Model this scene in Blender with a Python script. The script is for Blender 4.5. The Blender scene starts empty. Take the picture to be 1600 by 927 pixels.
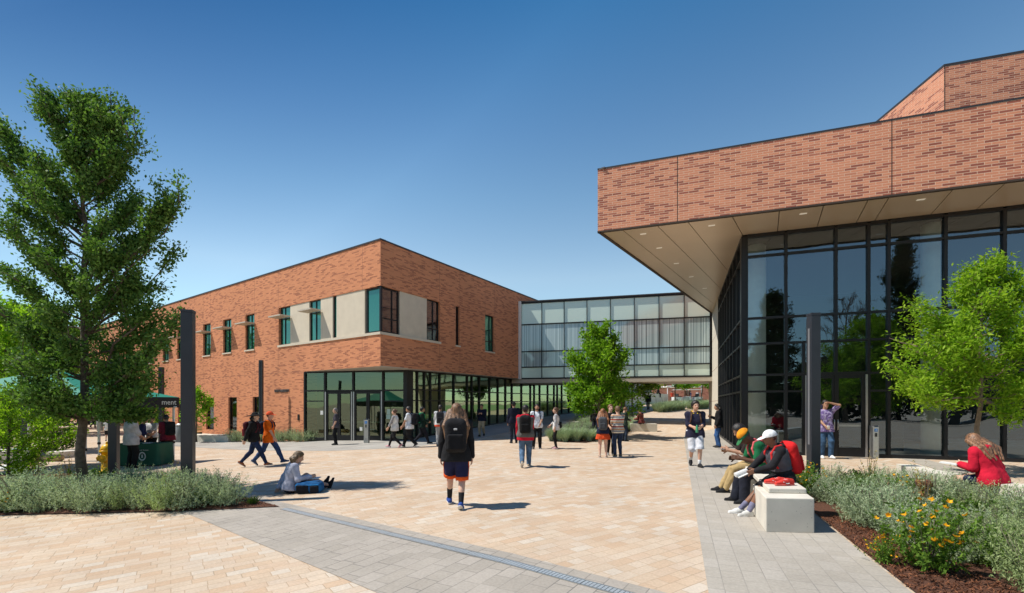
import bpy, math, random
import numpy as np
from mathutils import Vector, Matrix

# ------------------------------------------------------------------ camera, sky, sun, exposure
scene = bpy.context.scene
COL = scene.collection
F_PX, HZ, EYE = 730.0, 632.0, 1.70          # focal length and horizon measured on the photo (1600 px wide)
cam_d = bpy.data.cameras.new("camera")
cam = bpy.data.objects.new("camera", cam_d); COL.objects.link(cam)
cam_d.sensor_width = 36.0
cam_d.lens = 36.0 * F_PX / 1600.0
cam_d.shift_y = (HZ - 463.5) / 1600.0
cam_d.clip_start = 0.1; cam_d.clip_end = 3000
cam.location = (0, 0, EYE); cam.rotation_euler = (math.radians(90), 0, 0)
scene.camera = cam

SUN_EL = math.radians(55.0)
world = bpy.data.worlds.new("World"); scene.world = world; world.use_nodes = True
wn = world.node_tree.nodes; wl = world.node_tree.links
sky = wn.new("ShaderNodeTexSky"); sky.sky_type = 'NISHITA'; sky.sun_disc = False
sky.sun_elevation = SUN_EL; sky.sun_rotation = math.radians(-92.0)
sky.altitude = 0; sky.air_density = 1.0; sky.dust_density = 0.0; sky.ozone_density = 1.0
# the clear dry sky of the photograph: whiter at the horizon, deeper overhead, no bright patch round the sun
def _wramp(src, stops):
    r = wn.new("ShaderNodeValToRGB"); e = r.color_ramp.elements
    while len(e) > 1: e.remove(e[0])
    e[0].position, e[0].color = stops[0][0], (*stops[0][1], 1)
    for q, c in stops[1:]: n_ = e.new(q); n_.color = (*c, 1)
    wl.new(src, r.inputs[0]); return r.outputs[0]
wtc = wn.new("ShaderNodeTexCoord"); wsp = wn.new("ShaderNodeSeparateXYZ"); wl.new(wtc.outputs["Generated"], wsp.inputs[0])
wdt = wn.new("ShaderNodeVectorMath"); wdt.operation = 'DOT_PRODUCT'; wl.new(wtc.outputs["Generated"], wdt.inputs[0]); wdt.inputs[1].default_value = (-math.cos(SUN_EL), -0.03, math.sin(SUN_EL))
kz = _wramp(wsp.outputs[2], [(0.0, (.34, .40, .42)), (.06, (.38, .44, .44)), (.12, (.47, .53, .49)), (.19, (.58, .61, .545)), (.258, (.66, .65, .565)), (.40, (.47, .565, .545)), (.50, (.35, .49, .525)), (.655, (.165, .395, .49)), (1.0, (.14, .36, .46))])
kd = _wramp(wdt.outputs["Value"], [(0.0, (1, 1, 1)), (.45, (1, 1, 1)), (.62, (.68, .74, .80)), (.75, (.40, .50, .60)), (1.0, (.35, .45, .55))])
def _wmul(a, b, k):
    m_ = wn.new("ShaderNodeVectorMath"); m_.operation = 'MULTIPLY'; wl.new(a, m_.inputs[0]); wl.new(b, m_.inputs[1])
    s_ = wn.new("ShaderNodeVectorMath"); s_.operation = 'SCALE'; s_.inputs[3].default_value = k; wl.new(m_.outputs[0], s_.inputs[0]); return s_.outputs[0]
wl.new(_wmul(_wmul(sky.outputs[0], kz, 2.0), kd, 1.0), wn["Background"].inputs[0])
wn["Background"].inputs[1].default_value = 0.118
sun_d = bpy.data.lights.new("sun", 'SUN'); sun = bpy.data.objects.new("sun", sun_d); COL.objects.link(sun)
sun_d.energy = 4.6; sun_d.angle = math.radians(0.55); sun_d.color = (1.0, 0.945, 0.86)
# light travels towards (+x, slightly +y, down)
_sd = Vector((math.cos(SUN_EL), 0.035, -math.sin(SUN_EL)))
sun.rotation_euler = _sd.to_track_quat('-Z', 'Y').to_euler(); sun.location = (-30, 0, 40)
vs = scene.view_settings
vs.view_transform = 'Standard'; vs.look = 'None'; vs.gamma = 1.0; vs.use_curve_mapping = False; vs.exposure = 0.30
scene.cycles.use_denoising = True
scene.cycles.max_bounces = 8; scene.cycles.transparent_max_bounces = 12
scene.cycles.caustics_reflective = False; scene.cycles.caustics_refractive = False

# ------------------------------------------------------------------ photo -> world helpers
LDIR = Vector((-1045 / F_PX, 1.0, 0)).normalized()      # left facade of the brick building
RDIR = Vector((455 / F_PX, 1.0, 0)).normalized()        # its right facade
CLX, CLY = -6.245, 22.19                                 # corner of the brick building
def H(x, y):
    """height of the ground"""
    b = -0.034 * min(max(-x, 0.0), 12.0)
    r = (x - CLX) * RDIR.x + (y - CLY) * RDIR.y
    u = max(0.0, min(y - 24.5, 1.2 * r, 45.0))
    return b + 0.055 * u - 0.0002 * u * u
def G(px, py, dz=0.0):
    """ground point seen at a photo pixel: walk along the ray, then bisect"""
    k, m = (px - 800) / F_PX, (py - HZ) / F_PX
    g = lambda y: EYE - m * y - H(k * y, y) - dz
    y = 1.0
    while g(y) > 0 and y < 110: y += 0.25
    lo, hi = y - 0.25, y
    for _ in range(40):
        mid = .5 * (lo + hi)
        if g(mid) > 0: lo = mid
        else: hi = mid
    return Vector((k * hi, hi, H(k * hi, hi)))
def X(px, d): return (px - 800) / F_PX * d
def Z(py, d): return EYE - (py - HZ) / F_PX * d
def V(*a): return Vector(a)

# ------------------------------------------------------------------ tags
def tag(o, label=None, cat=None, group=None, kind=None):
    if label: o["label"] = label
    if cat: o["category"] = cat
    if group: o["group"] = group
    if kind: o["kind"] = kind
    return o
def thing(name, label, cat, loc=(0, 0, 0), rz=0.0, group=None):
    o = bpy.data.objects.new(name, None); COL.objects.link(o)
    o.location = loc; o.rotation_euler = (0, 0, rz); o.empty_display_size = 0.2
    return tag(o, label, cat, group)
def copy_tree(o, parent=None):
    c = o.copy(); COL.objects.link(c)
    if parent is not None: c.parent = parent
    for ch in o.children: copy_tree(ch, c)
    return c

# ------------------------------------------------------------------ mesh builder
class MB:
    def __init__(s): s.v = []; s.f = []; s.m = []; s.n = 0
    def add(s, vs, fs, mat=0):
        b = s.n
        s.v.extend([tuple(p) for p in vs]); s.n += len(vs)
        for f in fs: s.f.append(tuple(b + i for i in f)); s.m.append(mat)
        return s
    def quad(s, a, b, c, d, mat=0): return s.add([a, b, c, d], [(0, 1, 2, 3)], mat)
    def hexa(s, p, mat=0):   # 8 points: bottom ring 0-3 counter-clockwise, top ring 4-7
        return s.add(p, [(3, 2, 1, 0), (4, 5, 6, 7), (0, 1, 5, 4), (1, 2, 6, 5), (2, 3, 7, 6), (3, 0, 4, 7)], mat)
    def box(s, x0, x1, y0, y1, z0, z1, mat=0):
        return s.hexa([(x0, y0, z0), (x1, y0, z0), (x1, y1, z0), (x0, y1, z0),
                       (x0, y0, z1), (x1, y0, z1), (x1, y1, z1), (x0, y1, z1)], mat)
    def prism(s, poly, z0, z1, mat=0):
        n = len(poly)
        a = sum(poly[i][0] * poly[(i + 1) % n][1] - poly[(i + 1) % n][0] * poly[i][1] for i in range(n))
        if a < 0: poly = poly[::-1]
        zz0 = z0 if callable(z0) else (lambda x, y: z0)
        zz1 = z1 if callable(z1) else (lambda x, y: z1)
        vs = [(p[0], p[1], zz0(p[0], p[1])) for p in poly] + [(p[0], p[1], zz1(p[0], p[1])) for p in poly]
        fs = [tuple(range(n - 1, -1, -1)), tuple(range(n, 2 * n))] + [(i, (i + 1) % n, n + (i + 1) % n, n + i) for i in range(n)]
        return s.add(vs, fs, mat)
    def tube(s, pts, rad, n=8, mat=0, cap=True, ell=1.0):
        pts = [Vector(p) for p in pts]
        if not isinstance(rad, (list, tuple)): rad = [rad] * len(pts)
        vs = []; prev = None
        for i, p in enumerate(pts):
            t = (pts[min(i + 1, len(pts) - 1)] - pts[max(i - 1, 0)])
            t = t.normalized() if t.length > 1e-9 else Vector((0, 0, 1))
            if prev is None:
                a = t.orthogonal().normalized() if abs(t.z) < .95 else (Vector((1, 0, 0)) - t * t.x).normalized()
            else:
                a = (prev - t * prev.dot(t)); a = a.normalized() if a.length > 1e-6 else t.orthogonal().normalized()
            prev = a; b = t.cross(a)
            for k in range(n):
                an = 2 * math.pi * k / n
                vs.append(p + (a * math.cos(an) + b * math.sin(an) * ell) * rad[i])
        fs = []
        for i in range(len(pts) - 1):
            for k in range(n):
                fs.append((i * n + k, i * n + (k + 1) % n, (i + 1) * n + (k + 1) % n, (i + 1) * n + k))
        if cap:
            fs.append(tuple(range(n - 1, -1, -1))); fs.append(tuple((len(pts) - 1) * n + k for k in range(n)))
        return s.add(vs, fs, mat)
    def lathe(s, prof, c=(0, 0, 0), n=20, mat=0):
        vs = [(c[0] + r * math.cos(2 * math.pi * k / n), c[1] + r * math.sin(2 * math.pi * k / n), c[2] + z) for r, z in prof for k in range(n)]
        fs = [(i * n + k, i * n + (k + 1) % n, (i + 1) * n + (k + 1) % n, (i + 1) * n + k) for i in range(len(prof) - 1) for k in range(n)]
        fs.append(tuple(range(n - 1, -1, -1))); fs.append(tuple((len(prof) - 1) * n + k for k in range(n)))
        return s.add(vs, fs, mat)
    def build(s, name, mats, parent=None, smooth=False, bevel=0.0):
        return mesh_obj(name, s.v, s.f, mats, parent, smooth, s.m, bevel)
def mesh_obj(name, verts, faces, mats, parent=None, smooth=False, mat_idx=None, bevel=0.0):
    me = bpy.data.meshes.new(name); me.from_pydata(verts, [], faces)
    if not isinstance(mats, (list, tuple)): mats = [mats]
    for m in mats: me.materials.append(m)
    if mat_idx is not None and len(mats) > 1: me.polygons.foreach_set("material_index", mat_idx)
    if smooth: me.polygons.foreach_set("use_smooth", [True] * len(me.polygons))
    auto_uv(me); me.update()
    o = bpy.data.objects.new(name, me); COL.objects.link(o)
    if parent is not None: o.parent = parent
    if bevel:
        b = o.modifiers.new("bevel", 'BEVEL'); b.width = bevel; b.segments = 2; b.limit_method = 'ANGLE'
    return o
def auto_uv(me):
    uv = me.uv_layers.new(name="UVMap")
    nl = len(me.loops)
    if nl == 0: return
    co = np.empty(len(me.vertices) * 3, np.float32); me.vertices.foreach_get("co", co); co = co.reshape(-1, 3)
    vi = np.empty(nl, np.int32); me.loops.foreach_get("vertex_index", vi)
    nn = np.empty(len(me.polygons) * 3, np.float32); me.polygons.foreach_get("normal", nn); nn = nn.reshape(-1, 3)
    tot = np.empty(len(me.polygons), np.int32); me.polygons.foreach_get("loop_total", tot)
    n = np.repeat(nn, tot, axis=0); p = co[vi]
    t = np.stack([-n[:, 1], n[:, 0]], 1); L = np.linalg.norm(t, axis=1); flat = np.abs(n[:, 2]) > 0.7
    t = t / np.maximum(L, 1e-6)[:, None]
    u = np.where(flat, p[:, 0], p[:, 0] * t[:, 0] + p[:, 1] * t[:, 1]); v = np.where(flat, p[:, 1], p[:, 2])
    uv.data.foreach_set("uv", np.stack([u, v], 1).astype(np.float32).ravel())
def quads_obj(name, P, mats, parent=None, idx=None, smooth=False):
    """P: (n,4,3) array of quads, or (n,3,3) triangles -> one mesh, fast"""
    P = np.asarray(P, np.float32); n, k = P.shape[:2]
    me = bpy.data.meshes.new(name)
    me.vertices.add(n * k); me.vertices.foreach_set("co", P.ravel())
    me.loops.add(n * k); me.loops.foreach_set("vertex_index", np.arange(n * k, dtype=np.int32))
    me.polygons.add(n); me.polygons.foreach_set("loop_start", np.arange(0, n * k, k, dtype=np.int32))
    me.polygons.foreach_set("loop_total", np.full(n, k, np.int32))
    if not isinstance(mats, (list, tuple)): mats = [mats]
    for m in mats: me.materials.append(m)
    if idx is not None: me.polygons.foreach_set("material_index", np.asarray(idx, np.int32))
    me.update(calc_edges=True)
    o = bpy.data.objects.new(name, me); COL.objects.link(o)
    if parent is not None: o.parent = parent
    return o

class Frame:
    """a vertical wall plane: u along the wall, w outwards, z up"""
    def __init__(s, o, u, flip=False):
        s.o = Vector((o[0], o[1], 0)); s.u = Vector((u[0], u[1], 0)).normalized()
        s.n = Vector((s.u.y, -s.u.x, 0)) * (-1 if flip else 1)
    def p(s, u, w, z): return s.o + s.u * u + s.n * w + Vector((0, 0, z))
    def hit(s, px):
        """(u, depth) where the photo column px meets this wall"""
        k = (px - 800) / F_PX
        u = (k * s.o.y - s.o.x) / (s.u.x - k * s.u.y)
        return u, s.o.y + u * s.u.y
    def U(s, px): return s.hit(px)[0]
    def zz(s, px, py): return Z(py, s.hit(px)[1])
    def box(s, mb, u0, u1, w0, w1, z0, z1, mat=0):
        if u1 < u0: u0, u1 = u1, u0
        P = s.p; q = [P(u0, w0, z0), P(u1, w0, z0), P(u1, w1, z0), P(u0, w1, z0), P(u0, w0, z1), P(u1, w0, z1), P(u1, w1, z1), P(u0, w1, z1)]
        e1 = q[1] - q[0]; e2 = q[3] - q[0]
        if e1.x * e2.y - e1.y * e2.x < 0: q = [q[0], q[3], q[2], q[1], q[4], q[7], q[6], q[5]]
        return mb.hexa(q, mat)
    def rect(s, mb, u0, u1, w, z0, z1, mat=0):
        """a single sheet facing outwards"""
        if u1 < u0: u0, u1 = u1, u0
        q = [s.p(u0, w, z0), s.p(u1, w, z0), s.p(u1, w, z1), s.p(u0, w, z1)]
        nrm = (q[1] - q[0]).cross(q[3] - q[0])
        if nrm.dot(s.n) < 0: q = q[::-1]
        return mb.quad(*q, mat)
    def wall(s, mb, u0, u1, z0, z1, holes, depth=0.3, mat=0, rmat=0):
        """front skin with rectangular openings and their reveals; z0/z1 may differ"""
        us = sorted({u0, u1} | {h[0] for h in holes} | {h[1] for h in holes}); zs = sorted({z0, z1} | {h[2] for h in holes} | {h[3] for h in holes})
        us = [a for a in us if u0 - 1e-6 <= a <= u1 + 1e-6]; zs = [a for a in zs if z0 - 1e-6 <= a <= z1 + 1e-6]
        for i in range(len(us) - 1):
            for j in range(len(zs) - 1):
                cu = .5 * (us[i] + us[i + 1]); cz = .5 * (zs[j] + zs[j + 1])
                if any(h[0] < cu < h[1] and h[2] < cz < h[3] for h in holes): continue
                s.rect(mb, us[i], us[i + 1], 0, zs[j], zs[j + 1], mat)
        for a, b, c, d in holes:
            P = s.p
            if a <= u0 + 1e-6:
                mb.quad(P(b, 0, c), P(b, -depth, c), P(b, -depth, d), P(b, 0, d), rmat); mb.quad(P(a, 0, c), P(a, -depth, c), P(b, -depth, c), P(b, 0, c), rmat); mb.quad(P(a, 0, d), P(b, 0, d), P(b, -depth, d), P(a, -depth, d), rmat); continue
            mb.quad(P(a, 0, c), P(a, 0, d), P(a, -depth, d), P(a, -depth, c), rmat)
            mb.quad(P(b, 0, c), P(b, -depth, c), P(b, -depth, d), P(b, 0, d), rmat)
            mb.quad(P(a, 0, c), P(a, -depth, c), P(b, -depth, c), P(b, 0, c), rmat)
            mb.quad(P(a, 0, d), P(b, 0, d), P(b, -depth, d), P(a, -depth, d), rmat)

# ------------------------------------------------------------------ materials
def new_mat(name):
    m = bpy.data.materials.new(name); m.use_nodes = True
    nt = m.node_tree
    return m, nt, nt.nodes, nt.links, nt.nodes["Principled BSDF"]
def setin(nd, key, val):
    if key in nd.inputs: nd.inputs[key].default_value = val
def ramp(ns, stops, interp='LINEAR'):
    r = ns.new("ShaderNodeValToRGB"); r.color_ramp.interpolation = interp
    while len(r.color_ramp.elements) > 1: r.color_ramp.elements.remove(r.color_ramp.elements[0])
    r.color_ramp.elements[0].position = stops[0][0]; r.color_ramp.elements[0].color = (*stops[0][1], 1)
    for p, c in stops[1:]:
        e = r.color_ramp.elements.new(p); e.color = (*c, 1)
    return r
def mat(name, col, rough=0.6, metal=0.0, var=0.12, scale=6.0, bump=0.0, bscale=80.0, spec=0.5, coat=0.0, rand=0.0):
    """principled with gentle noise variation of the base colour, optional bump and per-object variation"""
    m, nt, ns, ls, b = new_mat(name)
    setin(b, "Roughness", rough); setin(b, "Metallic", metal); setin(b, "Specular IOR Level", spec); setin(b, "Coat Weight", coat)
    tc = ns.new("ShaderNodeTexCoord")
    nz = ns.new("ShaderNodeTexNoise"); nz.inputs["Scale"].default_value = scale; nz.inputs["Detail"].default_value = 5
    ls.new(tc.outputs["Object"], nz.inputs["Vector"])
    lo = tuple(c * (1 - var) for c in col); hi = tuple(min(1, c * (1 + var)) for c in col)
    r = ramp(ns, [(0.3, lo), (0.7, hi)]); ls.new(nz.outputs["Fac"], r.inputs[0])
    out = r.outputs[0]
    if rand:
        oi = ns.new("ShaderNodeObjectInfo"); hs = ns.new("ShaderNodeHueSaturation")
        mr = ns.new("ShaderNodeMapRange"); mr.inputs["To Min"].default_value = 1 - rand; mr.inputs["To Max"].default_value = 1 + rand
        ls.new(oi.outputs["Random"], mr.inputs["Value"]); ls.new(mr.outputs[0], hs.inputs["Value"]); ls.new(out, hs.inputs["Color"]); out = hs.outputs[0]
    ls.new(out, b.inputs["Base Color"])
    if bump:
        n2 = ns.new("ShaderNodeTexNoise"); n2.inputs["Scale"].default_value = bscale; n2.inputs["Detail"].default_value = 6
        ls.new(tc.outputs["Object"], n2.inputs["Vector"])
        bp = ns.new("ShaderNodeBump"); bp.inputs["Strength"].default_value = bump; bp.inputs["Distance"].default_value = 0.02
        ls.new(n2.outputs["Fac"], bp.inputs["Height"]); ls.new(bp.outputs[0], b.inputs["Normal"])
    return m
def add_spots(m, scale, size, col, thresh=.55, keep=.5):
    """small dark marks scattered in the base colour: blow holes in concrete, gum on paving"""
    nt = m.node_tree; ns, ls = nt.nodes, nt.links; b = ns["Principled BSDF"]; src = b.inputs["Base Color"].links[0].from_socket
    tc = ns.new("ShaderNodeTexCoord"); vo = ns.new("ShaderNodeTexVoronoi"); vo.inputs["Scale"].default_value = scale; ls.new(tc.outputs["Object"], vo.inputs["Vector"])
    r = ramp(ns, [(0, (1, 1, 1)), (size * .7, (1, 1, 1)), (size, (0, 0, 0))]); ls.new(vo.outputs["Distance"], r.inputs[0])
    sp = ns.new("ShaderNodeSeparateColor"); ls.new(vo.outputs["Color"], sp.inputs[0]); gt = ns.new("ShaderNodeMath"); gt.operation = 'GREATER_THAN'; gt.inputs[1].default_value = thresh; ls.new(sp.outputs[0], gt.inputs[0])
    mu = ns.new("ShaderNodeMath"); mu.operation = 'MULTIPLY'; ls.new(r.outputs[0], mu.inputs[0]); ls.new(gt.outputs[0], mu.inputs[1]); m2 = ns.new("ShaderNodeMath"); m2.operation = 'MULTIPLY'; m2.inputs[1].default_value = keep; ls.new(mu.outputs[0], m2.inputs[0])
    mx = ns.new("ShaderNodeMix"); mx.data_type = 'RGBA'; ls.new(m2.outputs[0], mx.inputs[0]); ls.new(src, mx.inputs[6]); mx.inputs[7].default_value = (*col, 1); ls.new(mx.outputs[2], b.inputs["Base Color"])
def brick_mat(name, base, dark, mortar, bw=0.30, rh=0.075, amount=0.33, mort=0.006, vary=0.1, clump=1.0, vjoint=None):
    m, nt, ns, ls, b = new_mat(name)
    uv = ns.new("ShaderNodeUVMap"); uv.uv_map = "UVMap"
    bt = ns.new("ShaderNodeTexBrick")
    bt.inputs["Color1"].default_value = (0, 0, 0, 1); bt.inputs["Color2"].default_value = (1, 1, 1, 1); bt.inputs["Mortar"].default_value = (.5, .5, .5, 1)
    bt.inputs["Scale"].default_value = 1; bt.inputs["Mortar Size"].default_value = mort; bt.inputs["Mortar Smooth"].default_value = 0.2
    bt.inputs["Brick Width"].default_value = bw; bt.inputs["Row Height"].default_value = rh
    ls.new(uv.outputs[0], bt.inputs["Vector"])
    nz = ns.new("ShaderNodeTexNoise"); nz.inputs["Scale"].default_value = 0.9; nz.inputs["Detail"].default_value = 3
    mp = ns.new("ShaderNodeMapping"); mp.inputs["Scale"].default_value = (0.6, 1.6, 1); ls.new(uv.outputs[0], mp.inputs[0]); ls.new(mp.outputs[0], nz.inputs["Vector"])
    ad = ns.new("ShaderNodeMath"); ad.operation = 'MULTIPLY_ADD'; ad.inputs[1].default_value = clump
    sb = ns.new("ShaderNodeMath"); sb.operation = 'SUBTRACT'; sb.inputs[1].default_value = 0.5
    ls.new(nz.outputs["Fac"], sb.inputs[0]); ls.new(sb.outputs[0], ad.inputs[0])
    sep = ns.new("ShaderNodeSeparateColor"); ls.new(bt.outputs["Color"], sep.inputs[0]); ls.new(sep.outputs[0], ad.inputs[2])
    mid = tuple(.55 * a + .45 * c for a, c in zip(base, dark))
    lt = tuple(min(1, a * (1 + vary)) for a in base)
    r = ramp(ns, [(0.0, lt), (1 - amount - .12, base), (1 - amount - .02, mid), (1 - amount + .08, dark), (1.0, tuple(c * .85 for c in dark))])
    ls.new(ad.outputs[0], r.inputs[0])
    # soft large-scale weathering
    n3 = ns.new("ShaderNodeTexNoise"); n3.inputs["Scale"].default_value = 0.35; n3.inputs["Detail"].default_value = 6; ls.new(uv.outputs[0], n3.inputs["Vector"])
    mr = ns.new("ShaderNodeMapRange"); mr.inputs["From Min"].default_value = .3; mr.inputs["From Max"].default_value = .7; mr.inputs["To Min"].default_value = .93; mr.inputs["To Max"].default_value = 1.07
    ls.new(n3.outputs["Fac"], mr.inputs[0])
    hs = ns.new("ShaderNodeHueSaturation"); ls.new(mr.outputs[0], hs.inputs["Value"]); ls.new(r.outputs[0], hs.inputs["Color"])
    mx = ns.new("ShaderNodeMix"); mx.data_type = 'RGBA'; ls.new(bt.outputs["Fac"], mx.inputs[0]); ls.new(hs.outputs[0], mx.inputs[6]); mx.inputs[7].default_value = (*mortar, 1)
    ls.new(mx.outputs[2], b.inputs["Base Color"])
    setin(b, "Roughness", 0.85); setin(b, "Specular IOR Level", 0.2)
    bp = ns.new("ShaderNodeBump"); bp.inputs["Strength"].default_value = 0.5; bp.inputs["Distance"].default_value = 0.006; bp.invert = True
    ls.new(bt.outputs["Fac"], bp.inputs["Height"]); ls.new(bp.outputs[0], b.inputs["Normal"])
    return m
def paver_mat(name, palette, angle, bw, rh, joint, jm=0.006, squash=0.62, sq_f=3):
    m, nt, ns, ls, b = new_mat(name)
    tc = ns.new("ShaderNodeTexCoord"); mp = ns.new("ShaderNodeMapping"); mp.inputs["Rotation"].default_value = (0, 0, angle)
    ls.new(tc.outputs["Object"], mp.inputs[0])
    bt = ns.new("ShaderNodeTexBrick"); bt.squash = squash; bt.squash_frequency = sq_f; bt.offset = 0.42
    bt.inputs["Color1"].default_value = (0, 0, 0, 1); bt.inputs["Color2"].default_value = (1, 1, 1, 1)
    bt.inputs["Scale"].default_value = 1; bt.inputs["Mortar Size"].default_value = jm; bt.inputs["Mortar Smooth"].default_value = 0.35
    bt.inputs["Brick Width"].default_value = bw; bt.inputs["Row Height"].default_value = rh
    ls.new(mp.outputs[0], bt.inputs["Vector"])
    nz = ns.new("ShaderNodeTexNoise"); nz.inputs["Scale"].default_value = 0.55; nz.inputs["Detail"].default_value = 4; ls.new(tc.outputs["Object"], nz.inputs["Vector"])
    ad = ns.new("ShaderNodeMath"); ad.operation = 'MULTIPLY_ADD'; ad.inputs[1].default_value = 0.7
    sb = ns.new("ShaderNodeMath"); sb.operation = 'SUBTRACT'; sb.inputs[1].default_value = 0.5
    ls.new(nz.outputs["Fac"], sb.inputs[0]); ls.new(sb.outputs[0], ad.inputs[0])
    sep = ns.new("ShaderNodeSeparateColor"); ls.new(bt.outputs["Color"], sep.inputs[0]); ls.new(sep.outputs[0], ad.inputs[2])
    k = len(palette); r = ramp(ns, [((i + .5) / k, c) for i, c in enumerate(palette)]); ls.new(ad.outputs[0], r.inputs[0])
    # grime: fine speckle and soft stains
    n2 = ns.new("ShaderNodeTexNoise"); n2.inputs["Scale"].default_value = 38; n2.inputs["Detail"].default_value = 8; ls.new(tc.outputs["Object"], n2.inputs["Vector"])
    n3 = ns.new("ShaderNodeTexNoise"); n3.inputs["Scale"].default_value = 0.8; n3.inputs["Detail"].default_value = 7; n3.inputs["Roughness"].default_value = .65; ls.new(tc.outputs["Object"], n3.inputs["Vector"])
    m1 = ns.new("ShaderNodeMapRange"); m1.inputs["From Min"].default_value = .25; m1.inputs["From Max"].default_value = .75; m1.inputs["To Min"].default_value = .87; m1.inputs["To Max"].default_value = 1.1
    ls.new(n2.outputs["Fac"], m1.inputs[0])
    m2 = ns.new("ShaderNodeMapRange"); m2.inputs["From Min"].default_value = .3; m2.inputs["From Max"].default_value = .7; m2.inputs["To Min"].default_value = .86; m2.inputs["To Max"].default_value = 1.07
    ls.new(n3.outputs["Fac"], m2.inputs[0])
    mu = ns.new("ShaderNodeMath"); mu.operation = 'MULTIPLY'; ls.new(m1.outputs[0], mu.inputs[0]); ls.new(m2.outputs[0], mu.inputs[1])
    hs = ns.new("ShaderNodeHueSaturation"); ls.new(mu.outputs[0], hs.inputs["Value"]); ls.new(r.outputs[0], hs.inputs["Color"])
    # joints sometimes tight and faint, sometimes open and dark
    jn = ns.new("ShaderNodeTexNoise"); jn.inputs["Scale"].default_value = 1.3; jn.inputs["Detail"].default_value = 4; ls.new(tc.outputs["Object"], jn.inputs["Vector"])
    jr = ns.new("ShaderNodeMapRange"); jr.inputs["From Min"].default_value = .35; jr.inputs["From Max"].default_value = .65; jr.inputs["To Min"].default_value = .15; jr.inputs["To Max"].default_value = .95
    ls.new(jn.outputs["Fac"], jr.inputs[0])
    jf = ns.new("ShaderNodeMath"); jf.operation = 'MULTIPLY'; ls.new(bt.outputs["Fac"], jf.inputs[0]); ls.new(jr.outputs[0], jf.inputs[1])
    mx = ns.new("ShaderNodeMix"); mx.data_type = 'RGBA'; ls.new(jf.outputs[0], mx.inputs[0]); ls.new(hs.outputs[0], mx.inputs[6]); mx.inputs[7].default_value = (*joint, 1)
    ls.new(mx.outputs[2], b.inputs["Base Color"]); setin(b, "Roughness", 0.9); setin(b, "Specular IOR Level", 0.25)
    bp = ns.new("ShaderNodeBump"); bp.inputs["Strength"].default_value = 0.35; bp.inputs["Distance"].default_value = 0.006; bp.invert = True
    ls.new(bt.outputs["Fac"], bp.inputs["Height"]); ls.new(bp.outputs[0], b.inputs["Normal"])
    return m
def glass_mat(name, tint, refl, f0=0.12, trans=True, inner=(0.02, 0.025, 0.03), rough=0.0, wob=0.015):
    """architectural glass: tinted see-through (or backed) sheet with a mirror coat; slightly wavy like real panes"""
    m, nt, ns, ls, b = new_mat(name)
    ns.remove(b); out = ns["Material Output"]
    lw = ns.new("ShaderNodeFresnel"); lw.inputs["IOR"].default_value = 1.5
    mr = ns.new("ShaderNodeMapRange"); mr.inputs["From Min"].default_value = 0.04; mr.inputs["From Max"].default_value = 1.0
    mr.inputs["To Min"].default_value = f0; mr.inputs["To Max"].default_value = 1.0; ls.new(lw.outputs[0], mr.inputs[0])
    gl = ns.new("ShaderNodeBsdfGlossy"); gl.inputs["Roughness"].default_value = rough; gl.inputs["Color"].default_value = (*refl, 1)
    tc = ns.new("ShaderNodeTexCoord"); nz = ns.new("ShaderNodeTexNoise"); nz.inputs["Scale"].default_value = 0.55; nz.inputs["Detail"].default_value = 1
    ls.new(tc.outputs["Object"], nz.inputs["Vector"])
    bp = ns.new("ShaderNodeBump"); bp.inputs["Strength"].default_value = wob; bp.inputs["Distance"].default_value = 1.0
    ls.new(nz.outputs["Fac"], bp.inputs["Height"]); ls.new(bp.outputs[0], gl.inputs["Normal"])
    if trans:
        tr = ns.new("ShaderNodeBsdfTransparent"); tr.inputs[0].default_value = (*tint, 1); base = tr
    else:
        base = ns.new("ShaderNodeBsdfDiffuse"); base.inputs[0].default_value = (*inner, 1)
    mx = ns.new("ShaderNodeMixShader"); ls.new(mr.outputs[0], mx.inputs[0]); ls.new(base.outputs[0], mx.inputs[1]); ls.new(gl.outputs[0], mx.inputs[2])
    ls.new(mx.outputs[0], out.inputs[0])
    return m
def leaf_mat(name, c1, c2, trans=0.35, rough=0.5, rand=0.12, ttint=(1.2, 1.35, 0.5)):
    m, nt, ns, ls, b = new_mat(name)
    out = ns["Material Output"]
    geo = ns.new("ShaderNodeNewGeometry"); r = ramp(ns, [(0.0, c1), (1.0, c2)]); ls.new(geo.outputs["Random Per Island"], r.inputs[0])
    oi = ns.new("ShaderNodeObjectInfo"); mr = ns.new("ShaderNodeMapRange"); mr.inputs["To Min"].default_value = 1 - rand; mr.inputs["To Max"].default_value = 1 + rand
    ls.new(oi.outputs["Random"], mr.inputs[0]); hs = ns.new("ShaderNodeHueSaturation"); ls.new(mr.outputs[0], hs.inputs["Value"]); ls.new(r.outputs[0], hs.inputs["Color"])
    ls.new(hs.outputs[0], b.inputs["Base Color"]); setin(b, "Roughness", max(rough, .55)); setin(b, "Specular IOR Level", 0.12)
    tl = ns.new("ShaderNodeBsdfTranslucent"); mu = ns.new("ShaderNodeMix"); mu.data_type = 'RGBA'; mu.blend_type = 'MULTIPLY'; mu.inputs[0].default_value = 1
    ls.new(hs.outputs[0], mu.inputs[6]); mu.inputs[7].default_value = (*ttint, 1); ls.new(mu.outputs[2], tl.inputs[0])
    mx = ns.new("ShaderNodeMixShader"); mx.inputs[0].default_value = trans; ls.new(b.outputs[0], mx.inputs[1]); ls.new(tl.outputs[0], mx.inputs[2]); ls.new(mx.outputs[0], out.inputs[0])
    return m

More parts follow.
